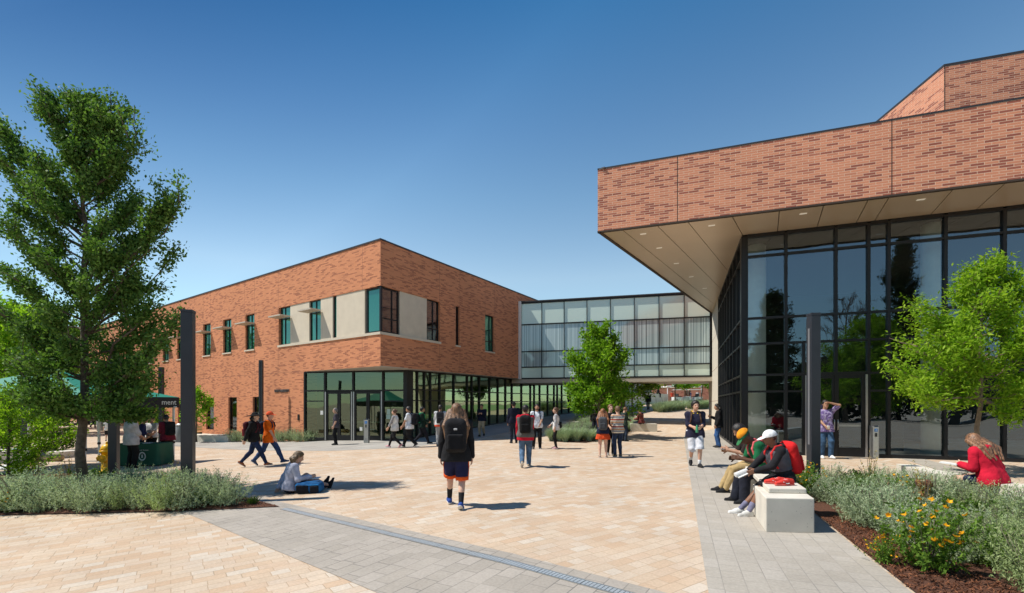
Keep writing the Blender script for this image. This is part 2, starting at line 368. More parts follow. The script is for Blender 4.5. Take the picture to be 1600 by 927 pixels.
M = {}
M['brick'] = brick_mat("orange_brick", (.585, .243, .122), (.40, .155, .086), (.50, .25, .15), bw=.28, rh=.060, amount=.25, mort=.004, clump=.12)
M['brick_pink'] = brick_mat("pink_brick", (.575, .238, .142), (.34, .112, .076), (.70, .50, .37), bw=.30, rh=.072, amount=.31, mort=.0065, clump=.22)
M['concrete'] = mat("concrete", (.63, .59, .51), .85, var=.10, scale=3, bump=.12, bscale=60, spec=.25)
M['concrete_wall'] = mat("pale_concrete_wall", (.62, .58, .49), .85, var=.05, scale=1.2, bump=.06, bscale=40, spec=.25)
M['cream_panel'] = mat("cream_panel", (.60, .53, .42), .8, var=.05, scale=2.5, spec=.25)
M['coping'] = mat("dark_coping", (.035, .028, .027), .45, var=.1)
M['joint'] = mat("wall_joint", (.26, .12, .075), .9, var=.1)
M['joint_dark'] = mat("panel_joint", (.05, .035, .025), .8, var=.1)
M['frame'] = mat("dark_bronze_frame", (.014, .014, .015), .42, var=.15, spec=.3)
M['frame_mid'] = mat("aluminium_trim", (.42, .42, .42), .35, metal=.7, var=.06)
M['steel'] = mat("brushed_steel", (.48, .48, .46), .36, metal=.8, var=.08, scale=12)
M['post'] = mat("charcoal_post_paint", (.022, .026, .034), .42, var=.12, scale=4, bump=.02, bscale=200)
M['soffit'] = mat("bronze_soffit_panel", (.60, .475, .345), .34, metal=.35, var=.04, scale=.5)
M['soffit_pale'] = mat("pale_soffit", (.48, .42, .34), .6, var=.04)
M['white'] = mat("white_paint", (.78, .78, .76), .5, var=.04)
M['glass_dark'] = glass_mat("dark_mirror_glass", (.93, .97, .95), (.58, .73, .86), f0=.19)
M['glass_green'] = glass_mat("green_glass", (.60, .74, .56), (.66, .84, .60), f0=.40)
M['glass_entry'] = glass_mat("entrance_glass", (.45, .58, .42), (.75, .95, .75), f0=.15)
M['glass_teal'] = glass_mat("teal_window_glass", (.3, .5, .45), (.50, .84, .64), f0=.30, trans=False, inner=(.012, .105, .075))
M['glass_clear'] = glass_mat("clear_glass", (.75, .82, .82), (.9, 1.0, 1.0), f0=.16)
M['spandrel'] = glass_mat("pale_green_spandrel", (1, 1, 1), (.9, 1, 1), f0=.10, trans=False, inner=(.60, .72, .63), rough=.15)
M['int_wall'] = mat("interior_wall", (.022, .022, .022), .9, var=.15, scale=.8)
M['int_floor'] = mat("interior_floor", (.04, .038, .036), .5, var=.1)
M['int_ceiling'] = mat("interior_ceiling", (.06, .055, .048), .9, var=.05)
M['column'] = mat("pale_green_column", (.80, .88, .80), .7, var=.04)
M['curtain'] = mat("grey_blue_curtain", (.20, .26, .32), .9, var=.06, scale=3)
tan_angle = -math.atan2(730, 1000)
M['pave_tan'] = paver_mat("tan_pavers", [(.53, .385, .265), (.55, .42, .30), (.56, .445, .33), (.575, .47, .36), (.54, .405, .29), (.585, .505, .41)], tan_angle, .30, .15, (.33, .26, .185), jm=.005)
M['pave_grey'] = paver_mat("grey_pavers", [(.36, .325, .28), (.39, .352, .305), (.41, .37, .322), (.375, .338, .29)], -math.atan2(730, 455), .40, .20, (.16, .15, .138), jm=.006)
M['pave_walk'] = paver_mat("walkway_pavers", [(.395, .36, .308), (.415, .38, .328), (.405, .37, .318), (.43, .395, .345)], -math.atan2(730, 260), .30, .20, (.235, .222, .20), jm=.005)
M['pave_path'] = paver_mat('path_slabs', [(.37, .35, .315), (.40, .38, .345), (.42, .40, .36)], -math.atan2(730, 455), 1.2, .6, (.2, .19, .17), jm=.008)
M['grate'] = mat("steel_grate", (.46, .50, .52), .45, metal=.4, var=.15, scale=60)

add_spots(M['concrete'], 22, .16, (.22, .20, .17), .62, .8)
for k_ in ('pave_tan', 'pave_grey', 'pave_walk', 'pave_path'): add_spots(M[k_], 1.7, .045, (.16, .14, .12), .60, .45)
# ------------------------------------------------------------------ ground
def ground_grid():
    def axis(lo, hi, step, far):
        a = list(np.arange(lo, hi + 1e-6, step)); s = step; x = lo
        left = []; right = []
        while x > -far: s *= 1.5; x -= s; left.append(x)
        s = step; x = hi
        while x < far: s *= 1.5; x += s; right.append(x)
        return left[::-1] + a + right
    xs = axis(-40, 40, 0.5, 900); ys = axis(-24, 70, 0.5, 900)
    nx, ny = len(xs), len(ys)
    v = [(x, y, H(x, y) if y < 200 else H(x, 200)) for y in ys for x in xs]
    f = [(j * nx + i, j * nx + i + 1, (j + 1) * nx + i + 1, (j + 1) * nx + i) for j in range(ny - 1) for i in range(nx - 1)]
    o = mesh_obj("plaza_ground", v, f, M['pave_tan']); tag(o, kind="structure")
ground_grid()
def drape(name, poly, m, lift=0.006, step=0.5, kind="structure"):
    """lay a flat polygon (convex, world xy) on the ground, cut along the same half-metre grid as the ground"""
    def clip(P, ax, val, keep_less):
        out = []
        for i in range(len(P)):
            a, b = P[i], P[(i + 1) % len(P)]
            ia = (a[ax] <= val) if keep_less else (a[ax] >= val); ib = (b[ax] <= val) if keep_less else (b[ax] >= val)
            if ia: out.append(a)
            if ia != ib:
                t = (val - a[ax]) / (b[ax] - a[ax]); out.append((a[0] + t * (b[0] - a[0]), a[1] + t * (b[1] - a[1])))
        return out
    poly = [(p[0], p[1]) for p in poly]; n = len(poly)
    if sum(poly[i][0] * poly[(i + 1) % n][1] - poly[(i + 1) % n][0] * poly[i][1] for i in range(n)) < 0: poly = poly[::-1]
    x0, x1 = min(p[0] for p in poly), max(p[0] for p in poly); y0, y1 = min(p[1] for p in poly), max(p[1] for p in poly)
    def hb(x, y):   # height of the ground mesh itself (bilinear on its grid)
        i, j = math.floor(x / step), math.floor(y / step); fx, fy = x / step - i, y / step - j
        q = lambda a, b: H(a * step, b * step)
        return (q(i, j) * (1 - fx) + q(i + 1, j) * fx) * (1 - fy) + (q(i, j + 1) * (1 - fx) + q(i + 1, j + 1) * fx) * fy
    vs, fs, key = [], [], {}
    for j in range(math.floor(y0 / step), math.ceil(y1 / step)):
        row = clip(clip(poly, 1, j * step, False), 1, (j + 1) * step, True)
        if len(row) < 3: continue
        for i in range(math.floor(x0 / step), math.ceil(x1 / step)):
            c = clip(clip(row, 0, i * step, False), 0, (i + 1) * step, True)
            if len(c) < 3: continue
            ids = []
            for p in c:
                k = (round(p[0], 4), round(p[1], 4))
                if k not in key: key[k] = len(vs); vs.append((p[0], p[1], hb(*p) + lift))
                if key[k] not in ids: ids.append(key[k])
            if len(ids) >= 3: fs.append(tuple(ids))
    o = mesh_obj(name, vs, fs, m); tag(o, kind=kind); return o
def line_pt(p, d, t): return (p.x + d.x * t, p.y + d.y * t)

# grey paver band across the foreground
def ext(a, b, k): d = (b - a); return a - d * k, b + d * k
gA, gB = G(285, 800), G(590, 927); gC, gD_ = G(482, 794.6), G(1041, 927)
a0, a1 = ext(gA, gB, 1.2); c0, c1 = ext(gC, gD_, 1.2)
drape("grey_paver_band", [a0, a1, c1, c0], M['pave_grey'], .005)
# trench drain with a slotted steel grate
pD = G(660, 847.7); DDIR = (G(447, 795) - G(980, 927)); DDIR.z = 0; DDIR.normalize()
nL = Vector((DDIR.y, -DDIR.x, 0))
drain = thing("trench_drain", "long narrow steel trench drain grate crossing the grey paver band", "drain", (0, 0, 0))
mbf = MB(); mbg = MB()
t_end = (pD - G(447, 795)).length
for k in range(int((t_end + 6) / 0.5)):
    t0, t1 = t_end - .5 * k - .495, t_end - .5 * k
    a = pD + DDIR * t0; b = pD + DDIR * t1
    hh = lambda p: H(p.x, p.y)
    for w0, w1 in ((-.065, -.048), (.048, .065)):
        q = [a + nL * w0, b + nL * w0, b + nL * w1, a + nL * w1]
        mbf.prism([(p.x, p.y) for p in q], lambda x, y: H(x, y) + .004, lambda x, y: H(x, y) + .014)
    for j in range(12):
        u = t0 + (j + .25) * (t1 - t0) / 12; u2 = u + .034
        q = [pD + DDIR * u + nL * -.048, pD + DDIR * u2 + nL * -.048, pD + DDIR * u2 + nL * .048, pD + DDIR * u + nL * .048]
        mbg.prism([(p.x, p.y) for p in q], lambda x, y: H(x, y) + .004, lambda x, y: H(x, y) + .012)
mbf.build("edge_rail", M['steel'], drain); mbg.build("grate", M['grate'], drain)
M['slot'] = mat("drain_slot", (.07, .08, .085), .9)
mbs = MB()
q = [pD + DDIR * t_end + nL * -.048, pD + DDIR * t_end + nL * .048]
for k in range(int((t_end + 6) / 0.5)):
    t0, t1 = t_end - .5 * k - .5, t_end - .5 * k
    q = [pD + DDIR * t0 + nL * -.048, pD + DDIR * t1 + nL * -.048, pD + DDIR * t1 + nL * .048, pD + DDIR * t0 + nL * .048]
    mbs.add([(p.x, p.y, H(p.x, p.y) + .0085) for p in q], [(0, 1, 2, 3)])
mbs.build("channel", M['slot'], drain)

# grey walkway along the right building
SIDE = Vector((260 / F_PX, 1.0, 0)).normalized()
GC = Vector((8.0, 16.2, 0))                      # glass corner of the right building
w0 = G(1107, 927); w1 = G(1425, 927)
drape("grey_walkway", [line_pt(w0, SIDE, -3), line_pt(w1, SIDE, -3), (w1.x + SIDE.x * 5.0, w1.y + SIDE.y * 5.0), (GC.x + .3, GC.y - .3), line_pt(GC, SIDE, 13), line_pt(w0, SIDE, 22)], M['pave_walk'], .006)

# smooth grey path in front of the entrance and along the glazed side of the brick building
e0 = G(270, 697.5); e1 = G(511, 705); e2 = G(640, 699.5)
fl = lambda u, w: tuple(Vector((CLX, CLY, 0)) + LDIR * u + Vector((-LDIR.y, LDIR.x, 0)) * w)[:2]
E3 = e2 + RDIR * 32
drape("entrance_path", [(e0.x - 6, e0.y + 5.5), (e0.x, e0.y), (e1.x, e1.y), (e2.x, e2.y), (E3.x, E3.y), (E3.x - 4, E3.y + 3), (-5.6, 24.5), (-11.4, 25.9)], M['pave_path'], .006)
s0, s1, s2, s3 = G(1405, 716), G(1440, 716), G(1530, 742), G(1490, 742)
drape("grey_paver_strip", [(s0.x, s0.y), (s1.x, s1.y), (s2.x, s2.y), (s3.x, s3.y)], M['pave_walk'], .005)
def shrink(poly, g):
    c = sum(poly, Vector()) / len(poly); n = len(poly); out = []
    for i in range(n):
        p0, p, p1 = poly[i - 1], poly[i], poly[(i + 1) % n]; e0 = (p - p0).normalized(); e1 = (p1 - p).normalized()
        n0 = Vector((-e0.y, e0.x, 0)); n1 = Vector((-e1.y, e1.x, 0))
        if (c - p).dot(n0) < 0: n0 = -n0
        if (c - p).dot(n1) < 0: n1 = -n1
        k = max(.2, 1 + n0.dot(n1)); out.append(p + (n0 + n1) * (g / k))
    return out
# ------------------------------------------------------------------ shared glazing builders
def window(parent, fr, u0, u1, z0, z1, glass, depth=.13, bars_v=(), bars_h=(), sill=None, shade=None, fw=.055):
    """one punched window: frame (part) > pane, sill, sunshade (sub-parts)"""
    if u1 < u0: u0, u1 = u1, u0
    mb = MB(); w0, w1 = -depth - .05, -depth + .03
    fr.box(mb, u0, u0 + fw, w0, w1, z0, z1); fr.box(mb, u1 - fw, u1, w0, w1, z0, z1)
    fr.box(mb, u0 + fw, u1 - fw, w0, w1, z0, z0 + fw); fr.box(mb, u0 + fw, u1 - fw, w0, w1, z1 - fw, z1)
    for b in bars_v:
        c = u0 + (u1 - u0) * b; fr.box(mb, c - .025, c + .025, w0 + .003, w1 - .003, z0 + fw, z1 - fw)
    for b in bars_h:
        c = z0 + (z1 - z0) * b; fr.box(mb, u0 + fw, u1 - fw, w0 + .006, w1 - .006, c - .025, c + .025)
    o = mb.build("window", M['frame'], parent)
    p = MB(); fr.rect(p, u0 + .01, u1 - .01, -depth - .01, z0 + .01, z1 - .01); p.build("pane", glass, o)
    if sill:
        s = MB(); fr.box(s, u0 - .05, u1 + .05, -depth, .06, z0 - .085, z0 - .002); s.build("sill", M['cream_panel'], o)
    if shade:
        s = MB(); zs = z0 + (z1 - z0) * .70; fr.box(s, u0 - .12, u1 + .08, .02, .62, zs, zs + .07); s.build("sunshade", M['soffit_pale'], o)
    return o
def curtain(parent, fr, us, zs, glass, skip=(), w=0.0, mw=.075, md=.14, base=None, names=("curtain_wall", "pane")):
    """a grid of glass: one part (the bars) with every pane as its own sub-part"""
    mb = MB()
    for i, u in enumerate(us):
        zb = zs[0] if base is None else min(base(u) + .02, zs[1] - .1)
        fr.box(mb, u - mw / 2, u + mw / 2, w - md, w + .05, zb, zs[-1])
    for i in range(len(us) - 1):
        a, b = us[i] + mw / 2, us[i + 1] - mw / 2
        if us[i + 1] < us[i]: a, b = us[i] - mw / 2, us[i + 1] + mw / 2
        for j, z in enumerate(zs):
            if (i, j) in skip: continue
            zz = z if (j or base is None) else min(base(.5 * (us[i] + us[i + 1])), zs[1] - .3)
            h = mw * .8 if 0 < j < len(zs) - 1 else mw * 1.3
            fr.box(mb, a, b, w - md + .004, w + .044, zz - h / 2 + (h / 2 if j == 0 else 0), zz + h / 2 + (h / 2 if j == 0 else 0))
    o = mb.build(names[0], M['frame'], parent)
    for i in range(len(us) - 1):
        for j in range(len(zs) - 1):
            if (i, j, 'p') in skip: continue
            zz = zs[j] if (j or base is None) else min(base(.5 * (us[i] + us[i + 1])), zs[1] - .3)
            p = MB(); fr.rect(p, us[i], us[i + 1], w - .03, zz, zs[j + 1]); p.build(names[1], glass, o)
    return o
def double_door(parent, fr, u0, u1, z0, z1, glass, w=0.0, handle='bar', trim=True):
    """two door leaves: each door (part) > pane, handle, push bar"""
    um = .5 * (u0 + u1); s = 1 if u1 > u0 else -1
    if trim:
        t = MB()
        for u in (u0, u1): fr.box(t, u - .03, u + .03, w - .06, w + .075, z0, z1)
        t.build("door_jamb_trim", M['frame_mid'], parent)
    for k, (a, b) in enumerate(((u0 + s * .035, um - s * .006), (um + s * .006, u1 - s * .035))):
        lo, hi = min(a, b), max(a, b); st = .085; zb = z0 + .012
        mb = MB()
        fr.box(mb, lo, lo + st, w - .05, w + .03, zb, z1); fr.box(mb, hi - st, hi, w - .05, w + .03, zb, z1)
        fr.box(mb, lo + st, hi - st, w - .05, w + .03, zb, zb + .28); fr.box(mb, lo + st, hi - st, w - .05, w + .03, z1 - .11, z1)
        d = mb.build("door", M['frame'], parent)
        p = MB(); fr.rect(p, lo + st, hi - st, w - .01, zb + .28, z1 - .11); p.build("pane", glass, d)
        pb = MB(); fr.box(pb, lo + st, hi - st, w - .10, w - .06, z0 + .98, z0 + 1.04); pb.build("push_bar", M['frame_mid'], d)
        hu = (hi - st * .5) if k == 0 else (lo + st * .5)
        if s < 0: hu = (lo + st * .5) if k == 0 else (hi - st * .5)
        hb = MB()
        pts = [fr.p(hu, w + .03, z0 + .86), fr.p(hu, w + .09, z0 + .87), fr.p(hu, w + .095, z0 + .98), fr.p(hu, w + .095, z0 + 1.12), fr.p(hu, w + .09, z0 + 1.2), fr.p(hu, w + .03, z0 + 1.21)]
        hb.tube(pts, .014, 8); hb.build("handle", M['steel'], d, True)
def joints(parent, fr, lines_v, lines_h, m, w=.0025, t=.018):
    mb = MB()
    for u, z0, z1 in lines_v: fr.box(mb, u - t / 2, u + t / 2, -.02, w, z0, z1)
    for z, u0, u1 in lines_h: fr.box(mb, u0, u1, -.02, w - .0008, z - t / 2, z + t / 2)
    return mb.build("control_joint", m, parent)

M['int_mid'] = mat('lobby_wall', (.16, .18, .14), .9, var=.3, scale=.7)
# ------------------------------------------------------------------ orange brick building on the left
C0 = Vector((CLX, CLY, 0))
FL = Frame(C0, LDIR, True); FR = Frame(C0, RDIR)
ZTOP, ZSOF, ZSIL, ZHEAD = 9.51, 3.52, 5.15, 7.35
BB = thing("brick_building", "long two storey orange brick building with teal windows and cream panels", "building", (CLX, CLY, 0))
BB_T = MB()
def local(parent_loc):    # parts are modelled in world space and parented to an empty that stands at the base
    pass
UL_END, UR_END = 62.0, 36.0
uP0 = FL.U(475)
# left facade: strip of cream panels and windows near the corner, then single windows
strip0 = FL.U(435.5)
winsL = [(383.5, 397.5), (348.7, 361.5), (317.5, 329), (277, 286), (254.3, 263.6), (230, 238.7), (196, 204)]
holesL = [(0.0, strip0, ZSIL, ZHEAD)] + [tuple(sorted((FL.U(a), FL.U(b)))) + (ZSIL - .02, ZHEAD) for a, b in winsL]
lowL = [(395, 407.5), (357, 370), (322, 334)]
zl0, zl1 = FL.zz(328, 671.5), FL.zz(328, 621.5)
far_low = [FL.U(322) + 4.2 * k for k in (1, 2, 3, 4)]
holesLow = [tuple(sorted((FL.U(a), FL.U(b)))) + (zl0, zl1) for a, b in lowL] + [(u, u + .62, zl0, zl1) for u in far_low]
mw = MB()
FL.wall(mw, 0, UL_END, ZSOF, ZTOP, holesL, .32)
FL.wall(mw, uP0, UL_END, -1.0, ZSOF, holesLow, .32)
stripR = FR.U(687.5)
slot = (FR.U(712), FR.U(718)); win2 = (FR.U(758), FR.U(772)); zslot = (FR.zz(715, 540), FR.zz(715, 479)); zw2 = (FR.zz(765, 549.5), FR.zz(765, 493))
more = [(FR.U(772) + 9 + 5 * k, FR.U(772) + 10.2 + 5 * k, zw2[0], zw2[1]) for k in range(2)]
FR.wall(mw, 0, UR_END, ZSOF, ZTOP, [(0.0, stripR, ZSIL, ZHEAD), slot + zslot, win2 + zw2] + more, .32)
# back sides, jamb return at the storefront, roof
pe = FL.p(UL_END, 0, 0); pr = FR.p(UR_END, 0, 0); pb = pe + RDIR * UR_END
for a, b in ((pe, pb), (pb, pr)):
    mw.quad((a.x, a.y, -1), (b.x, b.y, -1), (b.x, b.y, ZTOP), (a.x, a.y, ZTOP))
FL.box(mw, uP0, uP0 + .3, -.8, -.001, -1.0, ZSOF - .002)
wallL = mw.build("wall", M['brick'], BB)
mr = MB(); mr.quad((C0.x, C0.y, ZTOP - .25), (pr.x, pr.y, ZTOP - .25), (pb.x, pb.y, ZTOP - .25), (pe.x, pe.y, ZTOP - .25)); mr.build("roof", M['int_ceiling'], BB)
mc = MB(); FL.box(mc, -.03, UL_END, -.3, .035, ZTOP, ZTOP + .075); FR.box(mc, .035, UR_END, -.3, .03, ZTOP, ZTOP + .072); mc.build("coping", M['coping'], BB)
ms = MB(); q = shrink([C0, pr, pb, pe], .35); ms.prism([(p.x, p.y) for p in q], ZSOF - .004 + .05, ZSOF + .12)
q = [FL.p(0, -.02, 0), FR.p(UR_END, -.02, 0), FR.p(UR_END, -8, 0), FL.p(18, -8, 0), FL.p(uP0 + .2, -.4, 0), FL.p(uP0 + .02, -.02, 0)]
ms.prism([(p.x, p.y) for p in q], ZSOF - .012, ZSOF + .02)
ms.build("soffit", M['soffit_pale'], BB)
# concrete panels, each a part
def panel(fr, a, b, name="cream_panel"):
    p = MB(); fr.box(p, a, b, -.2, -.035, ZSIL + .004, ZHEAD - .004); p.build(name, M['cream_panel'], BB)
for a, b in ((524.9, 568.9), (500.2, 518.8), (452.7, 482.3)): panel(FL, FL.U(a), FL.U(b))
panel(FR, FR.U(625.6), FR.U(667.6))
tb = MB(); FL.box(tb, -.02, strip0 + .06, -.3, .05, ZSIL - .12, ZSIL + .002); FR.box(tb, .05, stripR + .06, -.3, .045, ZSIL - .12, ZSIL + .001); tb.build("sill_band", M['cream_panel'], BB)
g = M['glass_teal']
window(BB, FL, FL.U(570), .12, ZSIL, ZHEAD, g, fw=.09)
window(BB, FL, FL.U(524.5), FL.U(519.2), ZSIL, ZHEAD, g)
window(BB, FL, FL.U(499.8), FL.U(482.7), ZSIL, ZHEAD, g, bars_v=(.5,), bars_h=(.70,), shade=True)
window(BB, FL, FL.U(452.3), FL.U(436.5), ZSIL, ZHEAD, g, bars_v=(.6,), bars_h=(.70,), shade=True)
window(BB, FR, .12, FR.U(625.2), ZSIL, ZHEAD, M['glass_dark'], bars_v=(.62,), bars_h=(.32,), fw=.08)
window(BB, FR, FR.U(668), FR.U(687), ZSIL, ZHEAD, M['glass_dark'], bars_v=(.55,), bars_h=(.3,))
cp = MB(); cp.prism([tuple(FL.p(.11, -.2, 0))[:2], tuple(FL.p(.11, -.02, 0))[:2], tuple((FL.p(0, -.02, 0) + FR.n * -.02))[:2], tuple(FR.p(.11, -.02, 0))[:2], tuple(FR.p(.11, -.2, 0))[:2]], ZSIL, ZHEAD); cp.build("corner_post", M['frame'], BB)
window(BB, FR, *slot, *zslot, M['glass_dark'], sill=True); window(BB, FR, *win2, *zw2, g, bars_v=(.62,), bars_h=(.28,), sill=True)
for a, b, c, d in more: window(BB, FR, a, b, c, d, g, bars_v=(.62,), sill=True)
for a, b in winsL: window(BB, FL, FL.U(a), FL.U(b), ZSIL - .02, ZHEAD, g, bars_v=(.5,), bars_h=(.70,), sill=True, shade=True)
for a, b, c, d in holesLow: window(BB, FL, a, b, c, d, M['glass_green_b'] if 'glass_green_b' in M else M['glass_dark'], bars_h=(.18,))
joints(BB, FL, [(FL.U(p), ZSOF, ZTOP) for p in (317.4, 329.2, 382.5, 397.8, 434.7)] + [(FL.U(566), ZHEAD, ZTOP), (FL.U(566), ZSOF, ZSIL - .13)] +
       [(FL.U(p), -.3, ZSOF) for p in (313, 334.5, 356.5, 370.6, 394.6)], [(ZSOF + .02, uP0, UL_END), (ZHEAD + .02, strip0, UL_END)], M['joint'])
joints(BB, FR, [(FR.U(p), ZHEAD, ZTOP) for p in (687, 718.5, 758, 773)] + [(FR.U(718.5), ZSOF, zslot[0] - .1), (FR.U(758), ZSOF, zw2[0] - .1), (FR.U(687), ZSOF, ZSIL - .13)],
       [(ZHEAD + .02, stripR, FR.U(808))], M['joint'])
# storefronts of the ground floor
P0 = FL.p(uP0, 0, 0); P1 = Vector((-5.55, 24.53, 0))
FS = Frame(P0, P1 - P0); LS = (P1 - P0).length
zt1 = FS.zz(552, 610.5); zt2 = FS.zz(490, 627); zb = H(-8.5, 25.2) - .01
uu = [.06, FS.U(508), FS.U(552), FS.U(598.6), LS - .1]
curtain(BB, FS, uu, [zb, zt1, ZSOF - .03], M['glass_entry'], skip={(1, 0), (2, 0), (1, 0, 'p'), (2, 0, 'p')}, mw=.10, names=("storefront", "pane"))
for k in (0, 3):
    x = MB(); FS.box(x, uu[k] + .05, uu[k + 1] - .05, -.12, .03, zt2 - .03, zt2 + .03); x.build("transom", M['frame'], BB)
double_door(BB, FS, uu[1] + .06, uu[2] - .06, zb, zt1 - .06, M['glass_entry']); double_door(BB, FS, uu[2] + .06, uu[3] - .06, zb, zt1 - .06, M['glass_entry'])
FG = Frame(P1, RDIR)
mp = [640, 652, 663, 672.5, 687, 709, 730, 737.2, 749, 765, 778, 790, 800, 815, 829, 835, 843.5, 856, 866, 871, 878, 889, 899, 904, 909.5, 917.5, 925, 931]
curtain(BB, FG, [FG.U(p) for p in mp] + [UR_END - 3], [zb, 1.90, 2.49, ZSOF - .03], M['glass_green'], mw=.075, base=lambda u: max(zb, H(*FG.p(u, .2, 0)[:2])), names=("storefront", "pane"))
cb = MB(); q = [FS.p(LS - .1, .06, 0), FS.p(LS + .06, .06, 0), FG.p(.0, .06, 0), FG.p(.45, .06, 0), FG.p(.45, -.2, 0), FS.p(LS - .1, -.2, 0)]
cb.prism([(p.x, p.y) for p in q], zb, ZSOF - .02); cb.build("corner_column", M['frame'], BB)
# interior seen through the glass
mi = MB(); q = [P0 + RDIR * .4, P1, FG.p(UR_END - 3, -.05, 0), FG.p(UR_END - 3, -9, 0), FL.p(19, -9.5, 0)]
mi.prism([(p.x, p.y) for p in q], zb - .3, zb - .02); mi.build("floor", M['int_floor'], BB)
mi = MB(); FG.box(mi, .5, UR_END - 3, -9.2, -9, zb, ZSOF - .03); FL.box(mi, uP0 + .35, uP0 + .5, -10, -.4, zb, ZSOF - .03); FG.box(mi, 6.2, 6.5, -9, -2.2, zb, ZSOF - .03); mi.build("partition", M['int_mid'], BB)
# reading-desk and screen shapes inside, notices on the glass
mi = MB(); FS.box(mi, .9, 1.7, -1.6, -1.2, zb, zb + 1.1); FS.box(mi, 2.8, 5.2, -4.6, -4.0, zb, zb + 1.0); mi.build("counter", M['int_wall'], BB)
def sheet(fr, px, py, w, h, wo, m, name="notice"):
    u = fr.U(px); z = fr.zz(px, py); p = MB(); fr.box(p, u - w / 2, u + w / 2, wo, wo + .004, z - h / 2, z + h / 2); return p.build(name, m, BB)
M['paper'] = mat("paper", (.75, .75, .72), .8, var=.03); M['paper_green'] = mat("pale_green_paper", (.42, .55, .47), .8, var=.05)
sheet(FS, 502.3, 645, .17, .22, -.028, M['paper']); sheet(FS, 564.2, 670.3, .16, .2, .003, M['paper']); sheet(FS, 606.8, 643.5, .2, .27, -.028, M['paper_green']); sheet(FS, 606.5, 651.4, .24, .24, -.028, M['paper_green'])
# card reader and raised letters on the brick
cr = MB(); u = FL.U(467); z = FL.zz(467, 652.3); FL.box(cr, u - .07, u + .07, .003, .05, z - .17, z + .17); cr.build("card_reader", M['frame'], BB, bevel=.01)
def lettering(name, body, size, mtx, m, parent=None, ext=.006, sx=1.0):
    cu = bpy.data.curves.new(name, 'FONT'); cu.body = body; cu.size = size; cu.extrude = ext; cu.align_x = 'CENTER'; cu.align_y = 'CENTER'; cu.resolution_u = 2
    tmp = bpy.data.objects.new(name + "_tmp", cu); COL.objects.link(tmp)
    bpy.context.view_layer.update()
    me = bpy.data.meshes.new_from_object(tmp.evaluated_get(bpy.context.evaluated_depsgraph_get()))
    bpy.data.objects.remove(tmp); me.materials.clear(); me.materials.append(m)
    me.transform(Matrix.Scale(sx, 4, Vector((1, 0, 0)))); me.transform(mtx)
    o = bpy.data.objects.new(name, me); COL.objects.link(o)
    if parent is not None: o.parent = parent
    return o
def wall_mtx(p, right, n):
    r = Vector(right).normalized(); n = Vector(n).normalized(); up = n.cross(r)
    return Matrix(((r.x, up.x, n.x, p.x), (r.y, up.y, n.y, p.y), (r.z, up.z, n.z, p.z), (0, 0, 0, 1)))
M['letter'] = mat("dull_steel_letters", (.15, .14, .14), .5, metal=.4, var=.1)
ua, ub = FL.U(427), FL.U(455)
lettering("wall_letters", "STAFF UNIVERSITY", .23, wall_mtx(FL.p(.5 * (ua + ub), .03, FL.zz(441, 611)), -FL.u, FL.n), M['letter'], BB, .02, abs(ua - ub) / 2.35)

# ------------------------------------------------------------------ glass bridge
B0 = FR.p(FR.U(812.6), 0, 0)
FB = Frame(B0, (3.836, -1.0)); UB = FB.U(1109.5); DB = 4.2
zr = [3.52, 4.32, 5.42, 7.33, 8.86]
BR = thing("glass_bridge", "pale glass covered footbridge joining the two brick buildings at upper floor level", "bridge", tuple(FB.p(UB / 2, 0, 3.5)))
nb = 8; ub_ = [UB * i / nb for i in range(nb + 1)]
mb = MB(); mbk = MB(); bw = .045
for i, u in enumerate(ub_):
    FB.box(mb, u - bw / 2, u + bw / 2, -.12, .04, zr[0], zr[-1])
    FB.box(mbk, u - bw / 2, u + bw / 2, -DB - .04, -DB + .12, zr[0], zr[-1])
for i in range(nb):
    for j, z in enumerate(zr):
        h = .10 if j in (0, 4) else .075
        FB.box(mb, ub_[i] + bw / 2, ub_[i + 1] - bw / 2, -.116, .036, z - h / 2, z + h / 2)
        FB.box(mbk, ub_[i] + bw / 2, ub_[i + 1] - bw / 2, -DB - .036, -DB + .116, z - h / 2, z + h / 2)
fo = mb.build("mullion_grid", M['frame'], BR); mbk.build("mullion_grid", M['frame'], BR)
# fritted glass: a pale printed sheet with fine vertical lines of uneven width
M['bridge_glass'] = glass_mat("fritted_bridge_glass", (1, 1, 1), (.85, .97, 1), f0=.10, trans=False, inner=(.4, .5, .5), rough=.05)
_nt = M['bridge_glass'].node_tree; _ns, _ls = _nt.nodes, _nt.links
_df = [n for n in _ns if n.type == 'BSDF_DIFFUSE'][0]; _uv = _ns.new("ShaderNodeUVMap"); _uv.uv_map = "UVMap"
_mp = _ns.new("ShaderNodeMapping"); _mp.inputs["Scale"].default_value = (13, .02, 1); _ls.new(_uv.outputs[0], _mp.inputs[0])
_nz = _ns.new("ShaderNodeTexNoise"); _nz.inputs["Scale"].default_value = 1; _nz.inputs["Detail"].default_value = 2; _ls.new(_mp.outputs[0], _nz.inputs["Vector"])
_rp = ramp(_ns, [(.38, (.16, .21, .22)), (.46, (.34, .42, .43)), (.54, (.44, .54, .545)), (.64, (.54, .64, .64))]); _ls.new(_nz.outputs["Fac"], _rp.inputs[0]); _ls.new(_rp.outputs[0], _df.inputs[0])
M['bridge_in'] = mat("bridge_interior", (.50, .54, .54), .8, var=.1)
rnd = random.Random(5)
for i in range(nb):
    for j in range(4):
        p = MB(); FB.rect(p, ub_[i] + .02, ub_[i + 1] - .02, -.03, zr[j], zr[j + 1]); p.build("pane", M['spandrel'] if j in (0, 3) else M['bridge_glass'], fo)
p = MB(); FB.rect(p, 0, UB, -DB + .3, zr[0], zr[-1]); p.build("rear_glazing", M['bridge_in'], BR)
